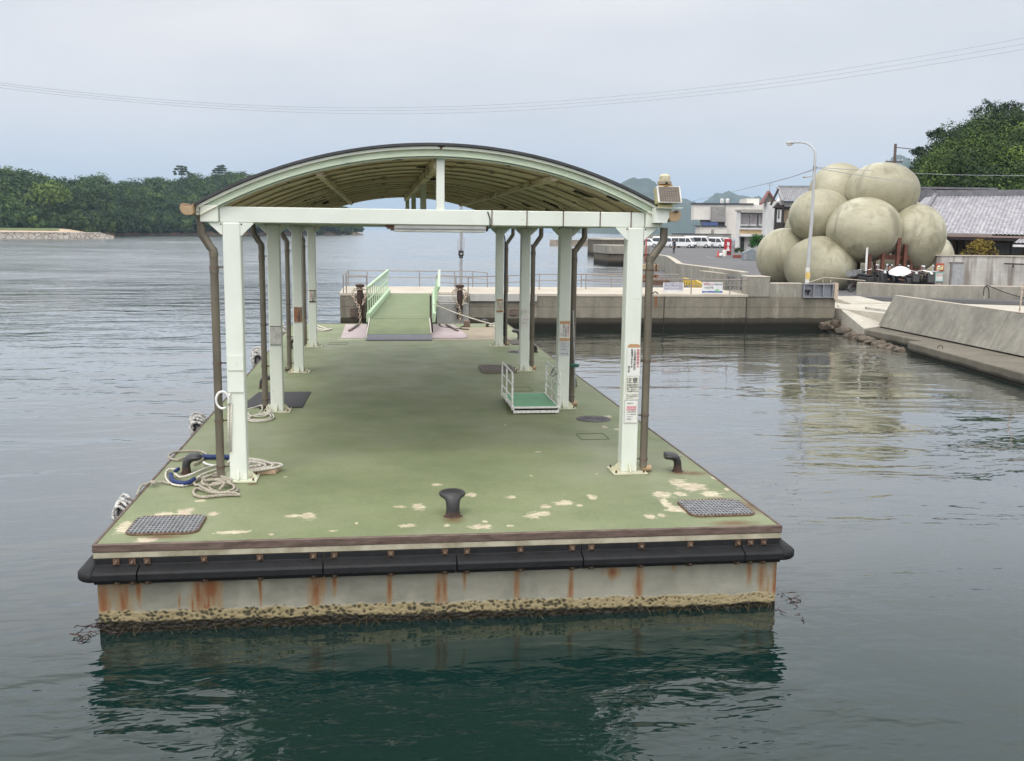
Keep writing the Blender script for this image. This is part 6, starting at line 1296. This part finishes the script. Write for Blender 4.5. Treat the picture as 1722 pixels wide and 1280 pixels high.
c = gd(1505,300,72); t = thing('power_pole', 'dark power pole with cross arm behind the top of the balls', 'power pole', (c.x,c.y,.9)); m = MB(); m.tube([(c.x,c.y,.9),gd(1506,242,72)],[.13,.09],10); m.build('pole', simple('pole_brown',(.12,.085,.075),.8), t, smooth=True)
m = MB(); m.beam(gd(1489,272,72),gd(1518,272.5,72),.09,.09); m.tube([gd(1507,248,72),gd(1535,251,72)],.03,5); m.build('cross_arm', simple('arm_dark',(.09,.09,.095),.6), t)
for px in (1491,1497,1511,1517): m = MB(); a = gd(px,271.6,72); m.lathe(a,[(.05,0),(.07,.05),(.04,.14)],8); m.build('insulator', GALV, t)
WIRE = simple('wire_grey', (.34,.36,.40), .6)
def wire(label, pts, D, r, name='power_line', group=None):
    m = MB(); P = [gd(*p[:2], p[2] if len(p) > 2 else D) for p in pts]; m.tube(spline(P, 2.5), r, 5); return tag(m.build(name, WIRE, smooth='all'), label, 'power line', group)
for dy, lab in ((0,'uppermost of the three thin cables sagging across the whole sky'),(1,'middle of the three thin cables sagging across the whole sky'),(2,'lowest of the three thin cables sagging across the whole sky')):
    o = [(-160,113,116),(0,140,146),(220,163,169),(430,176,183),(640,181.5,188.5),(850,180,187)]
    tab = {0:[(-160,113),(0,139.5),(215,163),(430,177.5),(640,181.5),(860,175),(1080,158),(1300,133),(1500,103),(1722,64),(1880,30)],
           1:[(-160,116),(0,143),(215,167),(430,181.5),(640,186),(860,180.5),(1080,164),(1300,140),(1500,111),(1722,74),(1880,42)],
           2:[(-160,120),(0,147.5),(215,171),(430,186),(640,191.5),(860,186.5),(1080,170),(1300,147),(1500,119),(1722,83),(1880,52)]}[dy]
    wire(lab, tab, 260, .042)
wire('wire running left from the street lamp down towards the far buildings', [(1369,285,41),(1300,306,70),(1200,330,120),(1165,338,140)], 60, .02)
wire('wire running right from the street lamp across the upper ball', [(1370,282,41),(1420,291,45),(1480,300,47.5),(1535,308,48)], 45, .012)
wire('higher wire from the street lamp past the hill foot to the right', [(1370,281.5,41),(1480,288,50),(1600,294,58),(1760,296,66)], 45, .012)
c = gd(1655,480,38); t = thing('hanging_cable', 'black cable looped over the low right wall', 'cable', c); m = MB()
pa = lambda px,py: gy(px,py,36.9); m.tube(spline([pa(1654,497),pa(1655,485),pa(1659,480.5),pa(1668,483),pa(1690,492),pa(1718,500),pa(1750,508)],.15),.018,6); m.tube(spline([pa(1658,481),pa(1663,487),pa(1663,502)],.1),.018,6); m.build('cable', RUBBER, t)
t = thing('overhang_bar', 'dark bar sticking out from the block wall near the right edge', 'bar', Pb.at(1700,444)); m = MB(); m.beam(Pb.at(1689,443.5,.2),Pb.at(1760,446,.2),.06,.06); m.beam(Pb.at(1704,444.5,.2),Pb.at(1704,448,.0),.04,.04); m.build('bar', DTIMB, t)
# ------------------------------------------------------------------ vehicles in the car park
CARW = simple('white_car_paint', (.74,.75,.76), .25, 0, .03, 2, spec=.6); CGL = simple('car_glass', (.035,.04,.045), .08, spec=.9); TYRE = simple('tyre_black', (.02,.02,.02), .8); RIM = simple('rim_grey', (.45,.45,.46), .35, .6)
def vehicle(name, label, L_, W_, H_, prof, wins, wheels, loc, rz):
    t = thing(name, label, 'van' if 'van' in name else 'car', loc, rz, 'white vehicles parked in front of the grey wall'); hw = W_/2
    m = MB(); m.prism(prof, -hw, hw, 'y'); b = m.build('body', CARW, t, local=True, bevel=.12, seg=3); 
    for s_ in (-1,1):
        for w_ in wins: m = MB(); m.prism(w_, s_*hw-.0+s_*.012-.004, s_*hw+s_*.012+.004, 'y'); m.build('side_window', CGL, t, local=True)
    ws = [p for p in prof]; 
    for i in (0,1):
        a, b2 = (WS[name][0]) if i == 0 else (WS[name][1]); 
        m = MB(); a, b2 = Vector((a[0],0,a[1])), Vector((b2[0],0,b2[1])); mid = (a+b2)/2; d = (b2-a).normalized(); nn = Vector((d.z,0,-d.x)); 
        if nn.x*(1 if i == 0 else -1) < 0: nn = -nn
        M_ = Matrix((Vector((0,1,0)), d, nn)).transposed(); m.obox(mid+nn*.012, W_-.28, (b2-a).length*.82, .02, M_); m.build('windscreen' if i == 0 else 'rear_window', CGL, t, local=True)
    for x in wheels:
        for s_ in (-1,1):
            w0 = thing('wheel', None, None, (x, s_*(hw-.08), .33)); w0.parent = t
            m = MB(); m.cyl((0,-.11,0),(0,.11,0),.33,None,20); m.build('tyre', TYRE, w0, local=True, bevel=.03); m = MB(); m.cyl((0,-.12,0),(0,.12,0),.20,None,14); m.build('rim', RIM, w0, local=True)
    for s_ in (-1,1): m = MB(); m.obox((L_/2-.03, s_*(hw-.28), .78), .10,.34,.18); m.build('headlight', simple('headlight',(.6,.6,.6),.15) if s_ < 0 else bpy.data.materials['headlight'], t, local=True, bevel=.03)
    m = MB(); m.box(L_/2-.05, L_/2+.03, -.5,.5,.35,.58); m.build('grille', CGL, t, local=True); return t
WS = {'parked_van': (((2.02,1.05),(1.42,1.90)),((-2.33,1.1),(-2.22,1.88))), 'parked_car': (((1.25,.95),(.55,1.42)),((-2.0,.95),(-1.55,1.40)))}
vp = [(-2.35,.28),(2.30,.28),(2.36,.75),(2.05,1.02),(1.42,1.92),(1.2,1.99),(-2.1,1.98),(-2.24,1.90),(-2.36,1.05)]
vw = [[(1.85,1.10),(1.38,1.72),(.75,1.74),(.72,1.08)],[(.62,1.08),(.62,1.74),(-.65,1.74),(-.65,1.08)],[(-.75,1.08),(-.75,1.74),(-2.1,1.72),(-2.2,1.10)]]
cp2 = [(-2.15,.25),(2.15,.25),(2.2,.7),(1.3,.93),(.55,1.45),(-1.5,1.46),(-2.1,.95),(-2.2,.7)]
cw2 = [[(1.0,.95),(.5,1.36),(-.3,1.38),(-.3,.95)],[(-.4,.95),(-.4,1.38),(-1.4,1.36),(-1.8,.98)]]
def vpos(px, D): p = gd(px, 420, D); return (p.x, p.y, .9)
van = vehicle('parked_van', 'big white van seen from the side, largest of the parked vehicles', 4.7,1.75,2.0, vp, vw, (1.55,-1.5), vpos(1174,172), R(-32))
for px, D, rz, lab in ((1118,172,-38,'white van half hidden behind the right downpipe'),(1150,170,-42,'white van parked behind the standing person'),(1200,173,-38,'white van next to the red vending machine'),(1212.5,177,-60,'small boxy white van farthest right, beside the vending machine')): copy_tree(van, None, vpos(px,D), R(rz), lab, scale=((.88,.95,.92) if px != 1212.5 else (.72,.9,.88)))
vehicle('parked_car', 'low white car at the left end of the row of parked vehicles', 4.4,1.7,1.46, cp2, cw2, (1.35,-1.3), vpos(1089,171), R(-30))
# vending machine, cone, planters, traffic sign bits
p = gz(1223,429,.9); t = thing('vending_machine', 'red vending machine standing by the corner of the white office', 'vending machine', p, R(-10)); m = MB(); m.box(-.38,.38,-.35,.35,0,1.85); m.build('cabinet', simple('vending_red',(.42,.02,.03),.4), t, local=True, bevel=.04); m = MB(); m.prism([(-.25,.5),(.25,.5),(.0,1.1)],-.362,-.352,'y'); m.box(-.15,.15,-.362,-.352,1.1,1.5); m.build('emblem', SIGNW, t, local=True); m = MB(); m.box(-.35,.35,-.36,-.352,.15,.35); m.build('slot', CGL, t, local=True)
def cone(px,py,lab):
    p = gz(px,py,.9); t = thing('traffic_cone', lab, 'traffic cone', p); m = MB(); m.box(-.2,.2,-.2,.2,0,.04); m.build('base', BLK, t, local=True); m = MB(); m.lathe((0,0,.04),[(.16,0),(.04,.66),(.03,.68)],12); m.build('body', simple('cone_red',(.55,.08,.07),.5), t, smooth=True, local=True)
cone(1207.5,432.5,'red traffic cone on the road in front of the vending machine')
p = gz(1212,433,.9); t = thing('marker_ball', 'small white round marker beside the traffic cone', 'marker', p); m = MB(); m.ball((0,0,.24),.2,12,8); m.build('ball', SIGNW, t, local=True, smooth=True); m = MB(); m.cyl((0,0,0),(0,0,.06),.15,None,12); m.build('foot', BLK, t, local=True)
p = gz(1218,431,.9); t = thing('bollard', 'short pale bollard in front of the red vending machine', 'bollard', p); m = MB(); m.lathe((0,0,0),[(.24,0),(.24,.55),(.18,.68),(.02,.72)],14); m.build('post', CREAMW, t, local=True, smooth=True)
p = gz(1243,434,.9); t = thing('planter', 'long red brick planter with a green bush by the white office', 'planter', p, R(-8)); m = MB(); m.box(-.62,.62,-.25,.25,0,.32); m.build('box', simple('planter_red',(.25,.07,.05),.7), t, local=True, bevel=.02)
P,r,T = crown((0,0,.62),.62,.42,18,40,.1,.45); Q,TT = cards(P,r,60,.06,T); card_obj('foliage',Q,TT,HILLLEAF,t)
p = gz(1274,436,.9); tree('conifer_tree','dense dark green small tree in front of the white office', (p.x,p.y,.9), 2.75, .95, 1.3, leafmat('bright_conifer',[(0,(.012,.05,.008)),(.5,(.025,.10,.015)),(1,(.06,.18,.03))]), .5, 30, 90, .07, .06)
p = gz(1256,438,.9); t = thing('utility_box', 'grey metal utility box beside the small tree', 'utility box', p); m = MB(); m.prism([(-.45,0),(.75,0),(.75,.95),(.3,1.1),(-.45,.75)],-.3,.3,'y'); m.build('casing', simple('box_bluegrey',(.20,.23,.25),.6), t, local=True, bevel=.03); m = MB(); m.box(-.43,-.15,-.32,-.302,.1,.6); m.build('door', GALV, t, local=True)
# white line on the asphalt
m = MB(); q = [gz(1188,431,.904),gz(1200,434.5,.904),gz(1240,438,.904),gz(1290,440,.904)]; w_ = Vector((0,.25,0)); 
m.add([v for k in q for v in (k,k+w_)],[(2*i,2*i+2,2*i+3,2*i+1) for i in range(3)]); tag(m.build('road_marking', simple('road_paint',(.45,.45,.44),.7)), None, None, None, 'structure')
# ------------------------------------------------------------------ yellow and black barrier, quay clutter behind the banners
YEL = simple('barrier_yellow',(.62,.42,.06),.6); 
for (a,b,lab) in (((1150,481),(1166,486),'yellow and black striped barrier behind the railing, left piece'),((1168,485),(1180,492),'yellow and black striped barrier behind the railing, right piece')):
    A0, B0 = gz(a[0],a[1]+8,.9), gz(b[0],b[1]+6,.9); t = thing('striped_barrier', lab, 'barrier', A0); m = MB(); d = B0-A0
    m.beam(A0+Vector((0,0,.42)),B0+Vector((0,0,.36)),.10,.30); m.build('bar', YEL, t); m = MB()
    for k in range(4): q = A0+d*(k+.5)/4+Vector((0,-.055,.40)); m.obox(q,.09,.01,.24,Matrix.Rotation(R(20),3,'Y'))
    m.build('stripe', BLACKSHADE, t); m = MB(); m.beam(A0+Vector((0,0,.0)),A0+Vector((0,0,.4)),.08,.08,up=(0,1,0)); m.beam(B0,B0+Vector((0,0,.35)),.08,.08,up=(0,1,0)); m.build('leg', YEL, t)
for px,py,s_,c_,lab,nm in ((1090,474,.45,(.35,.14,.08),'rust coloured crate heap behind the railing by the downpipe','crate'),(1093,456,.5,(.45,.34,.22),'tan crate on the far quay beside the seawall','crate'),(1094,441,.55,(.30,.10,.08),'dark red crate on the far quay','crate'),(1112,481,.4,(.16,.09,.06),'brown cable drum behind the lilac banner','drum')):
    p = gz(px,py,.9); t = thing('storage_'+nm, lab, nm, p, R(random.uniform(-20,20))); m = MB(); m.box(-s_,s_,-s_*.6,s_*.6,0,s_*.9); m.build('body', simple('crate_%d'%px, c_, .8, 0,.25,6), t, local=True, bevel=.03); m = MB()
    for x in (-.6,0,.6): m.box(x*s_-.04,x*s_+.04,-s_*.6-.03,s_*.6+.03,.02,s_*.9+.03)
    m.build('slat', BOLT, t, local=True)
p = gz(1086,434,.9); t = thing('red_pole', 'thin red pole at the edge of the far quay', 'pole', p); m = MB(); m.tube([(0,0,0),(0,0,3.1)],.06,8); m.build('shaft', simple('pole_red',(.42,.03,.03),.5), t, local=True); m = MB(); m.lathe((0,0,0),[(.2,0),(.2,.1),(.08,.12)],12); m.build('foot', WALLC, t, local=True)
# ------------------------------------------------------------------ bicycles and scooters under the shelter
CHROME = simple('bright_chrome',(.62,.62,.64),.2,.9)
def bicycle(label, loc, rz):
    t = thing('parked_bicycle', label, 'bicycle', loc, rz, 'bicycles and scooters parked under the balls')
    for x in (-.5,.5):
        w0 = thing('wheel', None, None, (x,0,.32)); w0.parent = t; m = MB(); m.tube([(.31*math.cos(k*math.pi/12),0,.31*math.sin(k*math.pi/12)) for k in range(24)],.018,6,closed=True); m.build('tyre', TYRE, w0, local=True)
        m = MB(); [m.tube([(0,0,0),(.3*math.cos(k*math.pi/5),0,.3*math.sin(k*math.pi/5))],.004,4) for k in range(10)]; m.build('spoke', GALV, w0, local=True)
    m = MB(); m.tube([(-.5,0,.32),(-.12,0,.30),(.36,0,.80),(-.2,0,.75),(-.5,0,.32)],.018,6); m.tube([(-.12,0,.30),(-.22,0,.85)],.018,6); m.tube([(.5,0,.32),(.34,0,.92)],.018,6); m.build('frame', CASTIRON, t, local=True)
    m = MB(); m.tube([(.20,-.26,1.0),(.32,-.12,.96),(.34,0,.93),(.32,.12,.96),(.20,.26,1.0)],.014,6); m.build('handlebar', CHROME, t, local=True); m = MB(); m.ball((-.23,0,.88),(.14,.08,.04),10,6); m.build('saddle', BLK, t, local=True, smooth=True)
    m = MB(); m.box(.42,.68,-.16,.16,.70,.92); m.build('basket', GALV, t, local=True); return t
def scooter(label, loc, rz):
    t = thing('parked_scooter', label, 'scooter', loc, rz, 'bicycles and scooters parked under the balls')
    for x in (-.6,.6):
        w0 = thing('wheel', None, None, (x,0,.25)); w0.parent = t; m = MB(); m.cyl((0,-.06,0),(0,.06,0),.25,None,16); m.build('tyre', TYRE, w0, local=True, bevel=.02); m = MB(); m.cyl((0,-.065,0),(0,.065,0),.12,None,12); m.build('rim', RIM, w0, local=True)
    m = MB(); m.prism([(-.85,.55),(-.75,.75),(-.15,.72),(-.05,.38),(.28,.35),(.42,.95),(.52,1.0),(.62,.55),(.30,.22),(-.55,.28)],-.16,.16,'y'); m.build('body', CASTIRON, t, local=True, bevel=.04, seg=2)
    m = MB(); m.prism([(-.85,.76),(-.2,.73),(-.15,.82),(-.8,.86)],-.14,.14,'y'); m.build('seat', BLK, t, local=True, bevel=.03); m = MB(); m.tube([(.38,-.34,1.08),(.46,0,1.02),(.38,.34,1.08)],.018,6); m.build('handlebar', CHROME, t, local=True)
    m = MB(); m.ball((.56,0,.95),(.05,.06,.06),10,8); m.build('headlight', SIGNW, t, local=True, smooth=True)
    for s_ in (-1,1): m = MB(); m.tube([(.40,s_*.26,1.06),(.38,s_*.30,1.22)],.008,5); m.ball((.38,s_*.31,1.26),(.02,.06,.045),8,6); m.build('mirror', CHROME, t, local=True)
    return t
bk = bicycle('bicycle with its front wheel beside the end of the low wall', (*P2(gd(1446,480,46.8)),.9), R(200))
sc1 = scooter('black scooter with round mirrors just right of the white post', (*P2(gd(1470,470,45.2)),.9), R(-70))
for px, D, rz, lab in ((1482,46.8,-100,'black scooter second from the white post'),(1493,47.3,-80,'black scooter left of the white parasol'),(1533,46.6,-100,'scooter right beside the people with the parasol'),(1549,46.8,-75,'scooter under the pointed ball'),(1562,46.4,-110,'rightmost scooter next to the posters')): copy_tree(sc1, None, (*P2(gd(px,470,D)),.9), R(rz), lab, scale=.95)
for px, D, rz, lab in ((1540,47.2,160,'bicycle behind the scooters under the pointed ball'),(1464,47.0,110,'bicycle leaning behind the first scooter')): copy_tree(bk, None, (*P2(gd(px,470,D)),.9), R(rz), lab)
# white scooter by the small tree
copy_tree(sc1, None, P2(gz(1271,438,.9))+(.9,), R(-60), 'black and white scooter parked by the small tree near the office')
# ------------------------------------------------------------------ people
SKIN = simple('skin', (.46,.28,.20), .55); NAVY = simple('navy_cloth', (.012,.014,.028), .85, 0, .2, 20); HAIR = simple('black_hair', (.012,.010,.010), .5); GREYC = simple('dark_grey_cloth', (.04,.04,.045), .85); WHITECL = simple('white_cloth',(.7,.7,.68),.8)
def skin_body(t, J, E, mats, zones):
    """one continuous body grown from joints; material by zone function"""
    me = bpy.data.meshes.new('body'); me.from_pydata([j[0] for j in J], E, []); o = bpy.data.objects.new('body', me); COL.objects.link(o); o.parent = t
    for m_ in mats: me.materials.append(m_)
    o.modifiers.new('skin', 'SKIN'); 
    for i, j in enumerate(J): v = me.skin_vertices[0].data[i]; v.radius = (j[1], j[1]*(j[2] if len(j) > 2 else 1)); v.use_root = (i == 0)
    o.modifiers.new('sub', 'SUBSURF').levels = 2; o.modifiers['sub'].render_levels = 2
    dg = bpy.context.evaluated_depsgraph_get(); ev = bpy.data.meshes.new_from_object(o.evaluated_get(dg)); o.modifiers.clear(); o.data = ev
    ev.materials.clear(); [ev.materials.append(m_) for m_ in mats]
    for p in ev.polygons: p.material_index = zones(p.center); p.use_smooth = True
    return o
def person(label, loc, rz, pose, zones, mats, bag=False):
    t = thing('person', label, 'person', loc, rz)
    st = pose == 'stand'; 
    if st:
        J = [((0,0,.95),.13,.75),((0,0,1.12),.12,.7),((0,0,1.32),.15,.65),((0,0,1.43),.07),((0,.0,1.50),.05),((0,-.01,1.60),.085,1.1),((0,-.01,1.68),.07),
             ((-.09,0,.88),.085),((-.10,-.02,.50),.062),((-.10,.02,.10),.042),((-.10,-.10,.03),.035,1),((.09,0,.88),.085),((.11,.03,.50),.062),((.12,.08,.10),.042),((.12,-.05,.03),.035),
             ((-.19,0,1.38),.055),((-.24,.0,1.12),.042),((-.22,-.08,.90),.032),((-.22,-.12,.82),.028),((.19,0,1.38),.055),((.24,.0,1.12),.042),((.23,-.05,.90),.032),((.23,-.09,.82),.028)]
    else:   # sitting, one arm raised holding a parasol, the other reaching forward
        J = [((0,0,.48),.15,.8),((0,-.03,.68),.13,.75),((0,-.06,.88),.15,.65),((0,-.07,.99),.07),((0,-.08,1.06),.05),((0,-.12,1.15),.085,1.1),((0,-.13,1.23),.07),
             ((-.09,-.10,.47),.09),((-.12,-.45,.50),.065),((-.12,-.45,.12),.045),((-.12,-.55,.04),.035),((.09,-.10,.47),.09),((.14,-.45,.50),.065),((.16,-.40,.12),.045),((.16,-.50,.04),.035),
             ((-.19,-.06,.95),.055),((-.26,-.16,.74),.042),((-.14,-.38,.66),.032),((-.10,-.44,.66),.028),((.19,-.06,.95),.055),((.26,-.2,.80),.042),((.12,-.32,.98),.032),((.10,-.34,1.04),.028)]
    E = [(0,1),(1,2),(2,3),(3,4),(4,5),(5,6),(0,7),(7,8),(8,9),(9,10),(0,11),(11,12),(12,13),(13,14),(2,15),(15,16),(16,17),(17,18),(2,19),(19,20),(20,21),(21,22)]
    skin_body(t, J, E, mats, zones); h = Vector(J[5][0])
    for s_, k in ((-1,18),(1,22)):                     # hands: palm continues the wrist, five short fingers
        w_ = Vector(J[k][0]); d = (w_-Vector(J[k-1][0])).normalized(); side = d.cross(Vector((0,1,.3))).normalized(); m = MB()
        for f in range(4): b0 = w_+d*.035+side*(f-1.5)*.017; l = (.055,.065,.06,.045)[f]; m.tube([b0-d*.02,b0+d*l*.5,b0+d*l*.85+Vector((0,-.012,-.01))],[.0095,.0085,.007],6)
        m.tube([w_+side*.025*s_,w_+side*.045*s_+d*.03,w_+side*.04*s_+d*.055],[.011,.009,.008],6); m.build('fingers', SKIN, t, local=True, smooth='all')
    m = MB(); m.ball(h+Vector((0,.012,.035)),(.090,.098,.098),16,10); hr = m; m.v = [v if not (v.y < h.y-.055 and v.z < h.z+.06) else Vector((v.x*.9,h.y-.05,v.z)) for v in m.v]; m.build('hair', HAIR, t, local=True, smooth='all')
    m = MB(); m.ball(h+Vector((0,-.092,-.0)),(.012,.016,.02),8,6); [m.ball(h+Vector((s_*.088,.005,0)),(.012,.018,.026),8,6) for s_ in (-1,1)]; m.build('face_detail', SKIN, t, local=True, smooth='all')
    m = MB(); [m.ball(h+Vector((s_*.030,-.084,.022)),(.011,.007,.006),8,6) for s_ in (-1,1)]; m.build('eye', HAIR, t, local=True)
    return t
zs = lambda c: 1 if (c.z > 1.46 or (abs(c.x) > .19 and c.z < 1.0)) else (0 if c.z > .9 else 2)
p = gz(1133,427,.9); person('standing person in black clothes in front of the parked white vans', p, R(20), 'stand', zs, [NAVY, SKIN, GREYC])
zt = lambda c: 1 if (c.z > 1.03 or (c.y < -.30 and c.z > .55) or (c.z < .40 and c.z > .08)) else 0
pd = gd(1509,475,45.3); t1 = person('person in dark clothes sitting under a white parasol behind the low wall', (pd.x,pd.y,.90), R(10), 'sit', zt, [NAVY, SKIN])
m = MB(); c0_ = (pd.x, pd.y); 
t = thing('parasol', 'open white parasol held over the people behind the low wall', 'parasol', (pd.x-.12,pd.y-.35,1.9)); 
M_ = Matrix.Rotation(R(-12),3,'Y') @ Matrix.Rotation(R(14),3,'X'); m = MB(); n = 8; vs = [Vector((0,0,.20))]
for rr, zz in ((.2,.17),(.36,.08),(.47,-.03)):
    for k in range(n*2):
        a = math.pi*2*k/(n*2); q = rr*(1 if k%2 == 0 else .93); vs.append(Vector((q*math.cos(a),q*math.sin(a),zz)))
fs = [(0,1+k,1+(k+1)%16) for k in range(16)]+[(1+i*16+k,1+(i+1)*16+k,1+(i+1)*16+(k+1)%16,1+i*16+(k+1)%16) for i in range(2) for k in range(16)]
m.add([M_@v for v in vs],fs); cp_ = m.build('canopy', simple('parasol_white',(.66,.66,.65),.6), t, local=True); cp_.location = (0,0,.0); so_ = cp_.modifiers.new('solid','SOLIDIFY'); so_.thickness = .006
m = MB(); m.tube([M_@Vector((0,0,.19)),M_@Vector((0,0,-.75))],.008,6); m.build('handle', CASTIRON, t, local=True)
pd2 = gd(1493,475,45.4); person('person in black sitting left of the parasol holder behind the low wall', (pd2.x,pd2.y,.90), R(-15), 'sit', zt, [NAVY, SKIN])
# benches they sit on
for px, D, lab in ((1509,45.35,'low bench under the parasol holder behind the low wall'),(1493,45.45,'low bench under the left sitting person behind the low wall')):
    q = gd(px,475,D); t = thing('bench', lab, 'bench', (q.x,q.y,.9)); m = MB(); m.box(-.3,.3,-.15,.25,.30,.345); m.build('seat', WOOD, t, local=True)
    for a in (-.25,.25): m = MB(); m.box(a-.03,a+.03,-.1,.2,0,.299); m.build('leg', WOOD, t, local=True)
# ------------------------------------------------------------------ seaweed at the pontoon corners
WEED = simple('red_brown_seaweed',(.075,.028,.018),.5,0,.3,30,(.02,.012,.008)); random.seed(9)
for cx, cy, sx, sy, lab, n in ((XL-.06,YF+.08,.15,.13,'tangle of dark red seaweed at the left waterline corner of the pontoon',26),(XR+.13,YF+.55,.16,.75,'trailing reddish seaweed along the right side of the pontoon',36)):
    m = MB()
    for k in range(n):
        x, y = cx+random.gauss(0,sx*.5), cy+random.uniform(-sy,sy); a = random.uniform(0,6.28); l = random.uniform(.04,.14); 
        q = [Vector((x,y,.0))]; b = a
        for j in range(6): b += random.uniform(-.9,.9); q.append(q[-1]+Vector((l*.28*math.cos(b),l*.28*math.sin(b),random.uniform(-.01,.014))))
        m.tube(q,[random.uniform(.0015,.004)]*3+[.003,.005,.004,.001],4)
    tag(m.build('seaweed', WEED), lab, None, None, 'stuff')
m = MB()
for k in range(55):
    x = random.uniform(XL+.05,XR-.05); a = random.uniform(0,6.28); l = random.uniform(.03,.10); y = YF+.02; m.tube([(x,y,random.uniform(.0,.06)),(x+l*.5*math.cos(a),y-.03-.04*random.random(),random.uniform(-.01,.03)),(x+l*math.cos(a),y-.05-.05*random.random(),-.02)],random.uniform(.002,.004),4)
tag(m.build('hull_weed', simple('olive_weed',(.05,.045,.015),.5,0,.3,20,(.02,.014,.006))), 'brown weed growing along the front waterline of the pontoon', None, None, 'stuff')
# ------------------------------------------------------------------ haze
m = MB(); m.box(-14500,14500,-420,14400,-1,420); hz = m.build('haze', [], None); tag(hz, None, None, None, 'stuff')
hm = bpy.data.materials.new('haze'); hm.use_nodes = True; t_ = hm.node_tree; t_.nodes.clear(); o_ = t_.nodes.new('ShaderNodeOutputMaterial'); v_ = t_.nodes.new('ShaderNodeVolumePrincipled')
v_.inputs['Color'].default_value = (.60,.79,1.0,1); v_.inputs['Density'].default_value = .00019; v_.inputs['Anisotropy'].default_value = .1; t_.links.new(v_.outputs[0], o_.inputs['Volume'])
hz.data.materials.clear(); hz.data.materials.append(hm)
